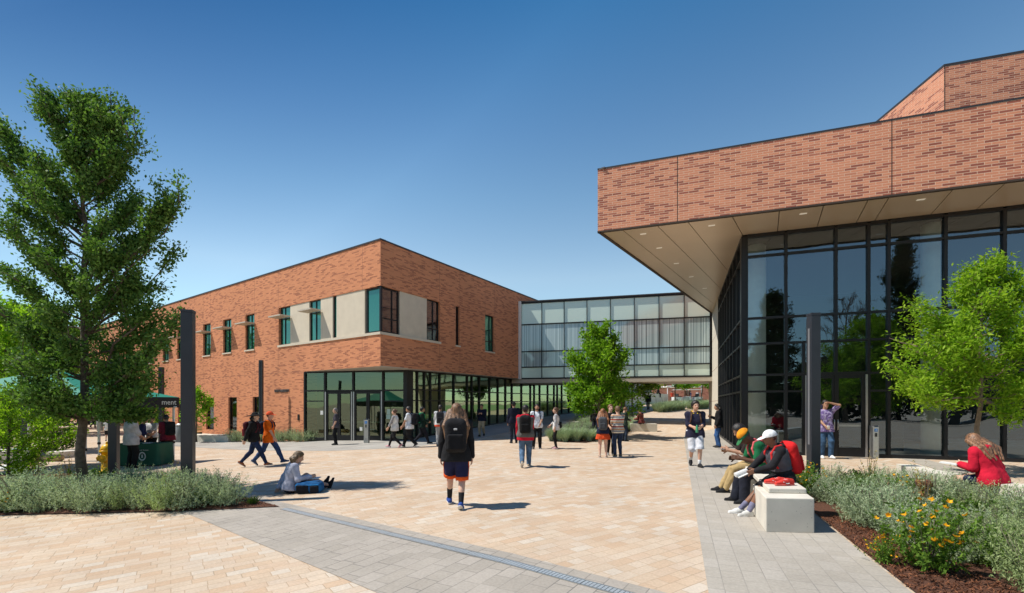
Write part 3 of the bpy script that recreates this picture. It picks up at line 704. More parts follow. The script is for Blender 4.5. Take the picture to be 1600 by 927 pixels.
p = MB(); FB.box(p, -.6, UB + .9, -DB, .02, zr[0] - .32, zr[0] - .052); p.build("soffit", M['soffit_pale'], BR)
p = MB(); FB.box(p, -.6, UB + .9, -DB - .06, .10, zr[-1] + .052, zr[-1] + .13); p.build("roof_edge", M['coping'], BR)
p = MB(); FB.box(p, .05, UB, -DB + .15, -.15, zr[1] - .55, zr[1] - .4); p.build("deck", M['int_floor'], BR)
p = MB(); u = FR.U(811); FR.box(p, u - .09, u + .09, .002, .14, ZSOF - .05, zr[-1] + .10); p.build("end_trim", M['white'], BR)

# ------------------------------------------------------------------ theatre-like building on the right
TB = thing("theatre_building", "tall glass fronted building with overhanging pink brick fascia and bronze soffit", "building", tuple(GC))
FF_DIR = Vector((2.801, -1.0, 0)).normalized()
FT = Frame(GC, FF_DIR); FD = Frame(GC, SIDE, True)
AF = Vector((2.91, 15.86, 0)); EF = Vector((12.95, 30.25, 0)); ZS, ZF = 7.58, 9.65
FA = Frame(AF, FF_DIR); LF = 24.0; rf = FA.p(LF, 0, 0)
EDGE = (EF - AF).normalized(); FE = Frame(AF, EDGE, True); LE = (EF - AF).length
far = rf + SIDE * 26
mb = MB(); FA.wall(mb, 0, LF, ZS, ZF, []); FE.wall(mb, 0, LE, ZS, ZF, [])
for a, b in ((rf, far), (far, EF + SIDE * 3), (EF + SIDE * 3, EF)):
    mb.quad((a.x, a.y, ZS), (b.x, b.y, ZS), (b.x, b.y, ZF), (a.x, a.y, ZF))
mb.build("fascia", M['brick_pink'], TB)
joints(TB, FA, [(FA.U(p), ZS, ZF) for p in (1058.5, 1393.5)], [], M['joint_dark'], t=.022)
mb = MB(); FA.box(mb, -.008, LF, -.25, .008, ZF, ZF + .055); FE.box(mb, 0.008, LE, -.25, .008, ZF, ZF + .053); mb.build("coping", M['coping'], TB)
mb = MB(); FA.box(mb, -.01, LF, -.10, .012, ZS - .05, ZS - .001); FE.box(mb, .02, LE, -.10, .010, ZS - .05, ZS - .0012); mb.build("drip_edge", M['joint_dark'], TB)
mb = MB(); q = shrink([AF, rf, far, EF + SIDE * 3, EF], .05); mb.prism([(p.x, p.y) for p in q], ZF - .3, ZF - .2); mb.build("roof", M['int_ceiling'], TB)
def on_soffit(px, py): d = (ZS - EYE) * F_PX / (HZ - py); return Vector((X(px, d), d, ZS))
# soffit: metal panels cut by narrow gaps; each panel is a part
def halves(poly, a, d):
    """split a convex polygon by the line a + t*d -> (left, right)"""
    n = Vector((-d.y, d.x, 0)); L, R = [], []
    for i in range(len(poly)):
        p, q = poly[i], poly[(i + 1) % len(poly)]; sp, sq = (p - a).dot(n), (q - a).dot(n)
        if sp >= 0: L.append(p)
        if sp <= 0: R.append(p)
        if sp * sq < 0: x = p + (q - p) * (sp / (sp - sq)); L.append(x); R.append(x)
    return L, R
IN = GC + FF_DIR * .0
west = [AF, FA.p(FA.U(1143), 0, 0), GC, EF]               # the triangle left of the glass corner
east = [FA.p(FA.U(1143), 0, 0), rf, FT.p(LF - 4, 0, 0), GC]
pan = []; rest = [Vector((p.x, p.y, 0)) for p in west]
for px in (970.5, 1025, 1073):
    a = FA.p(FA.U(px), 0, 0); L, R = halves(rest, a, EDGE); pan.append(L); rest = R
pan.append(rest); rest = [Vector((p.x, p.y, 0)) for p in east]
for px in (1218, 1288, 1358, 1391, 1492, 1575, 1660, 1760):
    a = FA.p(FA.U(px), 0, 0); L, R = halves(rest, a, (SIDE + FF_DIR * .15).normalized()); pan.append(L); rest = R
pan.append(rest)
for q in pan:
    if len(q) < 3: continue
    q = shrink(q, .012); mb = MB(); mb.prism([(p.x, p.y) for p in q], ZS - .02, ZS + .02); mb.build("soffit_panel", M['soffit'], TB)
mb = MB(); q = shrink([AF, rf, far, EF], .05); mb.prism([(p.x, p.y) for p in q], ZS + .022, ZS + .06); mb.build("soffit_backing", M['joint_dark'], TB)
M['lamp'] = bpy.data.materials.new("downlight_glow"); M['lamp'].use_nodes = True
_b = M['lamp'].node_tree.nodes["Principled BSDF"]; setin(_b, "Base Color", (.9, .88, .8, 1)); setin(_b, "Emission Color", (1, .95, .85, 1)); setin(_b, "Emission Strength", .12)
for px, py in ((1005, 364.7), (1030, 386.7), (1056.7, 411), (1080, 432), (1101, 450), (1112, 351.5), (1255, 333), (1438.7, 311)):
    c = on_soffit(px, py); mb = MB(); u, v = FF_DIR, Vector((-FF_DIR.y, FF_DIR.x, 0))
    q = [c - u * .10 - v * .045, c + u * .10 - v * .045, c + u * .10 + v * .045, c - u * .10 + v * .045]
    mb.prism([(p.x, p.y) for p in q], ZS - .027, ZS - .018); mb.build("downlight", M['lamp'], TB)
# set-back upper volume
UC = Vector((X(1475, 16.5), 16.5, 0)); FU = Frame(UC, (3.177, -1)); FV = Frame(UC, (.055, 1), True); ZU = 13.62
up = thing("fly_tower", "set back pink brick upper storey rising above the fascia of the glass fronted building", "building", tuple(UC + Vector((0, 0, ZF - .2))))
mb = MB(); FU.wall(mb, 0, 14, ZF - .35, ZU, []); FV.wall(mb, 0, 16, ZF - .35, ZU, [])
a = FU.p(14, 0, 0); b = FV.p(16, 0, 0)
mb.quad((a.x, a.y, ZF - .3), (a.x + .9, a.y + 16, ZF - .3), (a.x + .9, a.y + 16, ZU), (a.x, a.y, ZU)); mb.quad((a.x + .9, a.y + 16, ZF - .3), (b.x, b.y, ZF - .3), (b.x, b.y, ZU), (a.x + .9, a.y + 16, ZU))
mb.quad((UC.x, UC.y, ZU - .2), (a.x, a.y, ZU - .2), (a.x + .9, a.y + 16, ZU - .2), (b.x, b.y, ZU - .2))
mb.build("wall", M['brick_pink'], up)
mb = MB(); FU.box(mb, -.008, 14, -.25, .008, ZU, ZU + .09); FV.box(mb, .008, 16, -.25, .008, ZU, ZU + .088); mb.build("coping", M['coping'], up)
mb = MB(); FU.box(mb, .006, .026, -.02, .006, ZF, ZU); mb.build("control_joint", M['joint_dark'], up)
# glass walls
zt = [0.0, 2.14, 2.71, 3.78, 4.66, 6.79, 7.50]
pxs = [1166.5, 1228, 1306, 1357, 1388.5, 1477, 1569, 1668]
us = [FT.U(p) for p in pxs] + [FT.U(1668) + 2.2, FT.U(1668) + 4.4]
d0, d1 = FT.U(1256.5), FT.U(1353)
curtain(TB, FT, us, zt, M['glass_dark'], skip={(1, 0), (2, 0), (1, 1), (2, 1), (1, 0, 'p'), (2, 0, 'p'), (1, 1, 'p'), (2, 1, 'p')}, mw=.085, md=.16)
# door zone: fixed light beside the double door, panel above it
x = MB(); FT.box(x, d0 - .05, d0 + .03, -.15, .05, 0, zt[3]); FT.box(x, us[1], us[3], -.15, .046, zt[2] - .05, zt[2] + .05); FT.box(x, us[1] + .04, d0 - .05, -.15, .044, zt[1] - .03, zt[1] + .03); FT.box(x, us[1] + .04, d0 - .05, -.15, .044, 0, .1)
x.build("door_frame", M['frame'], TB)
for a, b, c, d in ((us[1], d0, 0, zt[1]), (us[1], d0, zt[1], zt[2])):
    p = MB(); FT.rect(p, a, b, -.03, c, d); p.build("side_light", M['glass_dark'], TB)
double_door(TB, FT, d0 + .05, d1, .0, zt[2] - .05, M['glass_dark'])
sd = [.30 + 1.18 * i for i in range(9)]; sd_end = FD.U(1123.5)
sd = [.3 + (sd_end - .3) * i / 8 for i in range(9)]
curtain(TB, FD, sd, zt, M['glass_dark'], mw=.08, md=.16, base=lambda u: max(0.0, H(*FD.p(u, .2, 0)[:2])))
x = MB(); q = [FD.p(.30, .05, 0), GC + FD.n * .05 + FT.n * .05, FT.p(us[0], .05, 0), FT.p(us[0], -.2, 0), FD.p(.30, -.2, 0)]
x.prism([(p.x, p.y) for p in q], -.05, 7.5); x.build("corner_post", M['frame'], TB)
x = MB(); FD.box(x, sd_end + .03, FD.U(1109), -.4, .06, -.2, ZS - .03); x.build("pale_wall", M['concrete_wall'], TB)
joints(TB, Frame(FD.p(0, .06, 0), SIDE, True), [], [(z, sd_end + .04, FD.U(1109) - .01) for z in (1.9, 3.78, 5.7)], M['joint'], w=.003, t=.02)
# interior: floor, ceiling, back wall, round columns, a curtain and a counter
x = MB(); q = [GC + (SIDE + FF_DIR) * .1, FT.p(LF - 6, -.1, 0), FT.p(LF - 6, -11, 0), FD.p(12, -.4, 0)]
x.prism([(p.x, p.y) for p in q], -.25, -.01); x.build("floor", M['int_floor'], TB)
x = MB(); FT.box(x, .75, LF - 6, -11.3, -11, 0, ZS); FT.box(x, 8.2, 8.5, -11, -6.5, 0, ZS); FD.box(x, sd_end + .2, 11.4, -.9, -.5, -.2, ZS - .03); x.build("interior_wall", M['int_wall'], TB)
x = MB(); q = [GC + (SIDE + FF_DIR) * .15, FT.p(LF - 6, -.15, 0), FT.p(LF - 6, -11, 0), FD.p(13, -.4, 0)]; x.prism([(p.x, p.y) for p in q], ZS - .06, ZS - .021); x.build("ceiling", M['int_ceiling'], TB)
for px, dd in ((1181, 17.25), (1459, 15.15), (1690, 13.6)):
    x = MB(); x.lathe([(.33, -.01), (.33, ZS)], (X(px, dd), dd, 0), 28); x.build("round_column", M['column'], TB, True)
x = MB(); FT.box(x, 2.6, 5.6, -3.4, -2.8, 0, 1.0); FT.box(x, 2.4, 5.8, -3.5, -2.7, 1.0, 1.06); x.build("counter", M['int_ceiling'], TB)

# move building parts so that every empty keeps its base location while the parts stay where they were modelled
def settle(e):
    inv = Matrix.Translation(-Vector(e.location))
    for c in e.children: c.matrix_parent_inverse = inv
for e in (BB, BR, TB, up): settle(e)
# ------------------------------------------------------------------ plants
def unit(a): return a / np.maximum(np.linalg.norm(a, axis=-1, keepdims=True), 1e-9)
def leaf_quads(rs, c, size, aspect=.45, out=None, up=.5, droop=0.0, dirs=None, fold=True):
    """kite-shaped leaves centred at c (n,3)"""
    n = len(c); d = rs.normal(size=(n, 3)) if dirs is None else dirs + rs.normal(size=(n, 3)) * .5
    if out is not None: d = d + out * .9
    d[:, 2] -= droop; d = unit(d)
    nn = rs.normal(size=(n, 3)) * .8; nn[:, 2] += up; w = unit(np.cross(nn, d)); nn = np.cross(d, w)
    L = (size * rs.uniform(.65, 1.3, n))[:, None]; W = L * aspect
    a = c - d * L * .5; b = c + w * W * .5 + nn * L * .06; e = c + d * L * .5; f = c - w * W * .5 + nn * L * .06
    return np.stack([a, b, e, f], 1)
M['bark'] = mat("grey_brown_bark", (.11, .085, .062), .95, var=.35, scale=14, bump=.6, bscale=40)
M['bark_pale'] = mat("pale_bark", (.21, .155, .105), .9, var=.25, scale=14, bump=.4, bscale=50)
M['oak'] = leaf_mat("oak_leaves", (.036, .098, .018), (.165, .275, .07), .34, .6)
M['leaf_bright'] = leaf_mat("bright_green_leaves", (.10, .25, .012), (.30, .50, .045), .46, .5)
M['leaf_lime'] = leaf_mat("lime_green_leaves", (.13, .28, .014), (.38, .55, .055), .50, .5)
M['leaf_dark'] = leaf_mat("dark_evergreen_leaves", (.012, .030, .011), (.040, .070, .022), .15, .6)
M['sage'] = leaf_mat("silver_sage_leaves", (.30, .385, .215), (.52, .61, .395), .34, .75, rand=.14, ttint=(1, 1.08, .8))
M['sage_green'] = leaf_mat("green_sage_leaves", (.24, .33, .125), (.42, .50, .24), .32, .7, rand=.12, ttint=(1, 1.1, .7))
M['shrub_green'] = leaf_mat("green_shrub_leaves", (.055, .13, .015), (.20, .33, .05), .35, .4)
M['shrub_dark'] = leaf_mat("dark_shrub_leaves", (.03, .08, .012), (.12, .21, .03), .3, .35)
M['grass_blue'] = leaf_mat("blue_green_blades", (.22, .31, .19), (.42, .50, .33), .32, .6, rand=.12, ttint=(1, 1.1, .7))
M['petal'] = leaf_mat("orange_petals", (.75, .30, .01), (.85, .48, .02), .25, .6, ttint=(1, 1, 1))
M['straw'] = leaf_mat("straw_stalks", (.30, .22, .08), (.50, .38, .09), .2, .8, ttint=(1, 1, .8))
M['twig'] = mat("grey_twigs", (.16, .14, .10), .9, var=.2)

def tree(name, label, base, height, prof, n_br, n_leaf, leaf, lm, bm, seed, trunk_r=.12, crown0=.25, rise=(.15, 1.1), sub=6, spread=.14, aspect=.45, droop=0.0, shoots=(), group=None, lean=(0, 0), cat="tree", bare=False, up=.5, inner=.3, ysq=1.0):
    """trunk with limbs (part) and a crown of separate leaves (part)"""
    rs = np.random.RandomState(seed); base = Vector(base)
    root = thing(name, label, cat, tuple(base), 0, group)
    mb = MB(); N = 9
    tr = [Vector((lean[0] * (k / N) ** 1.5 + rs.normal() * .018 * height * (k > 0) * .25, lean[1] * (k / N) + rs.normal() * .018 * height * (k > 0) * .25, height * .96 * k / N)) for k in range(N + 1)]
    def tpt(f):
        f = min(max(f, 0), .999) * N; i = int(f); return tr[i].lerp(tr[i + 1], f - i)
    rad = [trunk_r * (1.25 if k == 0 else 1.0) * (1 - .92 * (k / N)) + .008 for k in range(N + 1)]
    mb.tube(tr, rad, 10)
    segs = []; tips = []
    def grow(p0, p1, r0, bend):
        mid = [p0.lerp(p1, t) + Vector((0, 0, -bend * 4 * t * (1 - t))) + Vector(rs.normal(size=3)) * (p1 - p0).length * .035 * (0 < t < 1) for t in (0, .25, .5, .75, 1)]
        mb.tube(mid, [r0 * (1 - .8 * t) + .003 for t in (0, .25, .5, .75, 1)], 5, cap=False)
        return mid
    jobs = []
    for i in range(n_br):
        t = crown0 + (.985 - crown0) * ((i + rs.uniform(0, .8)) / n_br) ** .92
        az = i * 2.39996 + rs.uniform(-.35, .35); R = prof(t) * rs.choice([rs.uniform(.55, .95), rs.uniform(.9, 1.3)])
        k = rise[0] + (rise[1] - rise[0]) * max(0, (t - crown0) / (1 - crown0))
        zst = max(crown0 * .8, t - k * R / height * .8)
        p0 = tpt(zst); c = tpt(min(t, .97)); p1 = Vector((c.x + math.cos(az) * R, c.y + math.sin(az) * R * ysq, t * height))
        jobs.append((p0, p1, trunk_r * (.38 - .2 * t)))
    for s in shoots: p1 = Vector(s) - base; jobs.append((tpt(max(crown0, (p1.z - .9 * math.hypot(p1.x, p1.y)) / height)), p1, .035))
    for p0, p1, r in jobs:
        mid = grow(p0, p1, r, .05 * (p1 - p0).length); L = (p1 - p0).length
        segs.append((mid[2], mid[4], .8))
        for q in range(sub):
            f = rs.uniform(inner, 1.0); a = mid[min(int(f * 4), 3)].lerp(mid[min(int(f * 4) + 1, 4)], f * 4 - int(f * 4) if f < 1 else 1)
            dv = Vector(rs.normal(size=3)); dv.z = abs(dv.z) * .6; dv = dv.normalized() * .9 + (p1 - p0).normalized() * .8 + Vector((0, 0, .15 - droop * .3))
            e = a + dv.normalized() * rs.uniform(.16, .38) * min(max(L, .6), 1.8)
            grow(a, e, max(.006, r * .35), 0); segs.append((a, e, 1.0))
            if bare:
                for _ in range(5):
                    e2 = e + (dv.normalized() + Vector(rs.normal(size=3)) * .6).normalized() * rs.uniform(.3, .7) * min(L, 1.5) * .5; grow(a.lerp(e, rs.uniform(.4, 1)), e2, .012, 0)
    o = mb.build("trunk", bm, root, True)
    if not bare:
        A = np.array([s[0] for s in segs]); B = np.array([s[1] for s in segs]); W = np.array([s[2] * (s[1] - s[0]).length + .1 for s in segs])
        dens = rs.uniform(.15, 1.0, len(segs)) ** 1.5 * 2; W = W * dens; k = rs.choice(len(segs), n_leaf, p=W / W.sum())
        f = rs.uniform(.1, 1.08, n_leaf)[:, None]; c = A[k] * (1 - f) + B[k] * f + rs.normal(size=(n_leaf, 3)) * spread * (.55 + .45 * f)
        ax = np.array([[tpt(z / height).x, tpt(z / height).y, z - .15 * height] for z in np.linspace(0, height, 40)])[np.clip((c[:, 2] / height * 39).astype(int), 0, 39)]
        outw = unit(c - ax) * .6 + unit(B[k] - A[k]) * .6
        P = leaf_quads(rs, c, leaf, aspect, outw, up, droop)
        quads_obj("crown", P, lm, root)
    return root
ip = lambda xs, ys: (lambda t: float(np.interp(t, xs, ys)))
# the big oak in the left bed
OD = 10.2; OB = Vector((X(133, OD), OD, H(-9.3, OD))); oh = 8.9
S_ = lambda px, py, dy=0.0: (X(px, OD + dy), OD + dy, Z(py, OD + dy))
sh = [S_(*a) for a in ((75, 152), (64, 172, -.2), (90, 190, .1), (176, 166, .1), (186, 185, -.2), (160, 190, -.3), (150, 200), (5, 210), (25, 228, .2), (-6, 240, -.3), (10, 262), (215, 205, -.2), (205, 240, .2), (285, 310, -.2), (272, 322), (258, 330, .2), (245, 345, -.2),
      (235, 390, -.3), (250, 425, .2), (238, 470, -.2), (276, 502, -.4), (236, 545, -.3), (222, 590, .1), (205, 622, -.5), (185, 640, -.6), (18, 360, -.3), (5, 420), (0, 480, -.3), (8, 560, -.5), (30, 620, -.6), (75, 640, -.6), (160, 625, -.8), (100, 610, -.9))]
tree("oak_tree", "tall dark green oak tree standing in the sage bed beside the charcoal post", OB, oh, ip([0, .2, .28, .45, .62, .75, .86, .95, 1], [.9, 1.2, 1.28, 1.25, 1.12, .92, .66, .32, .08]),
     56, 92000, .078, M['oak'], M['bark'], 11, .088, .20, (.05, 1.25), 7, .10, .55, shoots=sh, ysq=.78)
# tree in the middle planter, and others
mb_ = G(930, 664)
tree("ash_tree", "round bright green tree standing in the middle planter in front of the bridge", (X(936, 23.5), 23.5, H(X(936, 23.5), 23.5)), 5.75, ip([0, .22, .35, .5, .7, .85, 1], [1.0, 1.35, 1.6, 1.65, 1.35, .9, .2]),
     40, 19000, .17, M['leaf_bright'], M['bark_pale'], 3, .075, .24, (.2, 1.2), 6, .16, .5)
p = G(988, 657.5)
tree("shade_tree", "dark green tree in the shade of the bridge behind the plaid shirted person", p, 4.6, ip([0, .4, .6, .8, 1], [1.0, 1.4, 1.7, 1.2, .2]), 22, 5000, .2, M['shrub_green'], M['bark'], 4, .07, .42, (.2, .9), 5, .2, .5)
for k, (px, py, sd) in enumerate(((1055, 637, 5), (1097, 634, 6))):
    p = G(px, py)
    tree("street_tree", ["slender green tree beyond the bridge in front of the white cart", "green tree beyond the bridge beside the pale concrete wall"][k], p, 5.6, ip([0, .4, .6, .8, 1], [1.6, 2.0, 2.3, 1.6, .3]), 22, 5200, .24, M['leaf_bright'], M['bark'], sd, .07, .42, (.2, .9), 5, .22, .5, group="trees beyond the bridge")
# young tree on the right, drooping feathery leaves
tree("young_tree", "young tree with drooping lime green leaves in front of the glass front", (X(1533, 11.2), 11.2, 0), 5.2, ip([0, .35, .45, .6, .75, .9, 1], [.75, 1.2, 1.4, 1.4, 1.1, .65, .2]),
     40, 27000, .115, M['leaf_lime'], M['bark_pale'], 8, .05, .37, (.15, 1.1), 7, .13, .34, droop=.55, up=.9,
     shoots=[(X(1418, 11), 11, Z(585, 11)), (X(1432, 11), 11, Z(540, 11)), (X(1425, 11), 10.8, Z(610, 10.8)), (X(1452, 11), 11, Z(625, 11)), (X(1560, 11), 11, Z(412, 11)), (X(1600, 11), 11, Z(640, 11)), (X(1585, 10.6), 10.6, Z(655, 10.6))])
# left edge
tree("leafy_tree", "bright yellow green tree at the left edge behind the concrete seat wall", (X(8, 20.5), 20.5, H(-22, 20.5)), 6.6, ip([0, .15, .4, .7, 1], [1.7, 2.1, 2.1, 1.5, .3]), 50, 22000, .16, M['leaf_lime'], M['bark'], 12, .09, .06, (.1, 1.0), 6, .2, .5)
p = G(88, 706)
tree("leafy_shrub", "dark leafy green shrub beside the concrete seat wall under the oak", (p.x, p.y, H(p.x, p.y)), 1.5, ip([0, .3, .7, 1], [.5, .65, .5, .1]), 24, 2600, .085, M['shrub_green'], M['bark'], 13, .03, .05, (.3, 1.0), 5, .08, .5, cat="shrub")
for k, (px, top, dd) in enumerate(((307, 608, 26.2), (237, 618, 29.5), (212, 622, 31.5))):
    x = X(px, dd); g = H(x, dd)
    tree("sapling", ["thin bright green sapling by the brick wall right of the charcoal post", "bright green sapling by the brick wall behind the canopy's right end", "bright green sapling by the brick wall behind the person in grey sweatshirt"][k], (x, dd, g), Z(top, dd) - g, ip([0, .4, .6, .8, 1], [.4, .75, .8, .6, .1]), 20, 1900, .16, M['leaf_bright'], M['bark'], 20 + k, .035, .38, (.3, 1.1), 5, .12, .5, group="saplings along the brick wall")
for k, (x, y, h_, r_) in enumerate(((-33, 33, 9, 3.4), (-42, 40, 11, 4), (-52, 38, 10, 4))):
    tree("broadleaf_tree", ["broad green tree at the far left behind the canopy", "tall green tree at the far left behind the dark pavilion", "outermost green tree beyond the left edge"][k], (x, y, H(x, y)), h_, ip([0, .3, .6, .85, 1], [r_ * .6, r_, r_, r_ * .6, r_ * .1]), 34, 7000, .36, M['shrub_green'], M['bark'], 60 + k, .2, .2, (.2, 1.0), 6, .3, .5, group="trees at the far left")
tree("leafy_shrub", "large bright lime green shrub at the left edge in front of the canopy", (X(14, 12.6), 12.6, H(-13, 12.6)), 2.6, ip([0, .2, .5, .8, 1], [.75, .95, .95, .7, .2]), 40, 9000, .085, M['leaf_lime'], M['bark'], 14, .035, .05, (.3, 1.0), 6, .10, .5, cat="shrub")
# trees across the plaza, seen only as reflections in the glass
def conifer(label, x, y, h, r, seed):
    tree("conifer_tree", label, (x, y, H(x, y)), h, ip([0, .1, .3, .6, .85, 1], [r * .8, r, r * .85, r * .5, r * .22, .05]), 150, 26000, .34, M['leaf_dark'], M['bark'], seed, .25, .06, (-.05, .35), 6, .3, .35, group="trees across the plaza", droop=.2)
conifer("dark conifer reflected in the left bays of the glass front", .9, -29, 15, 4.2, 31)
conifer("tall dark conifer reflected in the middle bays of the glass front", 12.7, -37, 21.5, 3.2, 32)
tree("bare_tree", "bare branching tree reflected between the conifers in the glass", (8.2, -27, 0), 13, ip([0, .3, .6, .85, 1], [2, 3, 3.6, 2.6, .6]), 46, 0, .1, M['bark'], M['bark'], 33, .2, .2, (.5, 1.2), 8, .1, bare=True, group="trees across the plaza")
for k, (x, y, h, r) in enumerate(((-9, -34, 8, 4), (-3.5, -38, 9, 4), (5, -33, 7, 3.6), (9, -35, 8.5, 3.8), (17, -34, 9, 4), (23, -33, 8, 4), (-16, -33, 9, 4.2))):
    tree("evergreen_tree", "low dense evergreen across the plaza, seen reflected in the glass", (x, y, H(x, y)), h, ip([0, .2, .5, .8, 1], [r * .8, r, r, r * .7, r * .2]), 40, 6000, .5, M['leaf_dark'], M['bark'], 40 + k, .2, .08, (.1, .9), 6, .5, .5, group="evergreens across the plaza")

# ---- shrubs: a few shared meshes, every plant its own object
def sage_P(seed, n_st=95, h=.62, r=.42, leaf=.042, per=30, aspect=.26):
    rs = np.random.RandomState(seed); az = rs.uniform(0, 2 * np.pi, n_st); tilt = np.sqrt(rs.uniform(0.0, 1, n_st)); hh = h * rs.uniform(.62, 1.1, n_st) * (1 - .30 * tilt ** 2)
    rad = r * tilt * rs.uniform(.8, 1.15, n_st)
    f = rs.uniform(.12, 1.0, (n_st, per)); b0 = rs.normal(size=(n_st, 2)) * r * .25
    x = b0[:, :1] + np.cos(az)[:, None] * rad[:, None] * f ** 1.2; y = b0[:, 1:] + np.sin(az)[:, None] * rad[:, None] * f ** 1.2; z = hh[:, None] * f
    c = np.stack([x, y, z], -1).reshape(-1, 3) + rs.normal(size=(n_st * per, 3)) * .011
    d = np.stack([np.cos(az) * .6 * tilt, np.sin(az) * .6 * tilt, np.ones(n_st)], -1); d = np.repeat(d, per, 0)
    return leaf_quads(rs, c, leaf, aspect, None, .3, 0, dirs=d * .75 + rs.normal(size=d.shape) * .45)
def stems_mb(seed, n, h, r):
    rs = np.random.RandomState(seed + 500); mb = MB()
    for _ in range(n):
        a = rs.uniform(0, 6.28); t = rs.uniform(0, 1); mb.tube([(0, 0, 0), (math.cos(a) * r * t * .5, math.sin(a) * r * t * .5, h * .5), (math.cos(a) * r * t, math.sin(a) * r * t, h * .88)], [.006, .004, .002], 4, cap=False)
    return mb
class Kind:
    def __init__(s, name, cat, mat_, P, stem, mats2=None, idx=None):
        s.name, s.cat = name, cat
        root = thing(name, "x", cat); s.root = root
        quads_obj("foliage", P, mat_, root); stem.build("stems", M['twig'], root)
        s.used = False
    def put(s, x, y, z, sc, rz, label, group, sz=1.0):
        o = s.root if not s.used else copy_tree(s.root); s.used = True
        o.location = (x, y, z); o.scale = (sc, sc, sc * sz); o.rotation_euler = (0, 0, rz); o["label"] = label
        if group: o["group"] = group
        elif "group" in o: del o["group"]
        return o
sages = [Kind("sage_shrub", "shrub", M['sage'], sage_P(60 + k, h=(.66, .6, .7, .58)[k]), stems_mb(k, 22, .6, .4)) for k in range(4)]
gsage = [Kind("sage_shrub", "shrub", M['sage_green'], sage_P(70 + k, h=.6, leaf=.036, per=34), stems_mb(k + 9, 20, .55, .4)) for k in range(2)]
def flower_bush(seed, h=.62, r=.36, nf=42):
    rs = np.random.RandomState(seed); root = thing("flower_bush", "x", "flower bush")
    P = sage_P(seed, 70, h, r, .05, 26, .36); quads_obj("foliage", P, M['shrub_green'], root)
    stems_mb(seed, 14, h * .8, r * .7).build("stems", M['twig'], root)
    protos = []
    for q in range(nf):
        a0, tt = rs.uniform(0, 6.28), math.sqrt(rs.uniform(0, 1)); c = (math.cos(a0) * r * tt, math.sin(a0) * r * tt, h * rs.uniform(.35, 1.0) * (1.08 - .35 * tt * tt))
        if len(protos) < 4:     # a blossom of five petals; the rest are copies
            Q = []
            for k in range(5):
                a = 2 * np.pi * k / 5 + rs.uniform(0, .5); d = np.array([np.cos(a), np.sin(a), rs.uniform(.3, 1.1)]); w = np.cross(d, [0, 0, 1.0]); w = w / np.linalg.norm(w) * .0115; s = .020
                Q.append([(0, 0, 0), tuple(d * s * .6 + w), tuple(d * s * 1.2), tuple(d * s * .6 - w)])
            o = quads_obj("flower", Q, M['petal'], root); protos.append(o)
        else:
            o = protos[q % 4].copy(); COL.objects.link(o); o.parent = root
        o.location = c; o.rotation_euler = (rs.uniform(-.9, .9), rs.uniform(-.9, .9), rs.uniform(0, 6)); o.scale = (1, 1, 1)
    return root
def inside(p, poly):
    c = False; n = len(poly)
    for i in range(n):
        a, b = poly[i], poly[(i + 1) % n]
        if (a[1] > p[1]) != (b[1] > p[1]) and p[0] < (b[0] - a[0]) * (p[1] - a[1]) / (b[1] - a[1]) + a[0]: c = not c
    return c
def scatter(poly, step, seed, jit=.32):
    rs = random.Random(seed); out = []
    x0, x1 = min(p[0] for p in poly), max(p[0] for p in poly); y0, y1 = min(p[1] for p in poly), max(p[1] for p in poly)
    j = 0; y = y0
    while y < y1:
        x = x0 + (step / 2 if j % 2 else 0)
        while x < x1:
            q = (x + rs.uniform(-jit, jit) * step, y + rs.uniform(-jit, jit) * step)
            if inside(q, poly): out.append(q)
            x += step
        y += step * .87; j += 1
    return out
M['mulch'] = mat("bark_mulch", (.105, .042, .022), 1.0, var=.55, scale=55, bump=1.0, bscale=70)
M['chip'] = leaf_mat("bark_chips", (.06, .022, .012), (.25, .105, .055), .0, .95, rand=0)
def bed(name, poly, seed, nchip, lift=.02, chip_poly=None):
    drape(name, poly, M['mulch'], lift)
    rs = np.random.RandomState(seed); pts = []; cp = chip_poly or poly
    x0, x1 = min(p[0] for p in cp), max(p[0] for p in cp); y0, y1 = min(p[1] for p in cp), max(p[1] for p in cp)
    while len(pts) < nchip:
        q = (rs.uniform(x0, x1), rs.uniform(y0, y1))
        if inside(q, cp): pts.append((q[0], q[1], H(*q) + lift + rs.uniform(.002, .022)))
    o = quads_obj("bark_chips", leaf_quads(rs, np.array(pts), .042, .3, None, 2.5), M['chip']); tag(o, "reddish brown bark chips scattered over the planting bed", "bark chips", kind="stuff")
# left bed
gl = lambda px, py: tuple(G(px, py))[:2]
LBED = [gl(-260, 812), gl(0, 806), gl(285, 800), gl(437, 792.8), gl(385, 779), gl(205, 741), gl(70, 741), gl(-200, 745)]
bed("left_mulch_bed", LBED, 1, 1500, .02, [gl(285, 799), gl(435, 792.5), gl(385, 780), gl(300, 765)])
tip = gl(352, 785)
rr = random.Random(3); k = 0
core = [gl(-230, 812), gl(0, 805.5), gl(285, 799.3), gl(360, 793), gl(335, 777), gl(255, 765), gl(160, 770), gl(60, 774), gl(-200, 774)]
for (x, y) in scatter(core, .38, 5):
    g = gsage if rr.random() < .12 else sages
    g[k % len(g)].put(x, y, H(x, y) + .01, rr.choice((rr.uniform(.62, .95), rr.uniform(.9, 1.25))) * (1.04 if y < 9.0 else .82), rr.uniform(0, 6.28), "silvery grey green sage shrub in the left bed under the oak", "sage shrubs in the left bed"); k += 1
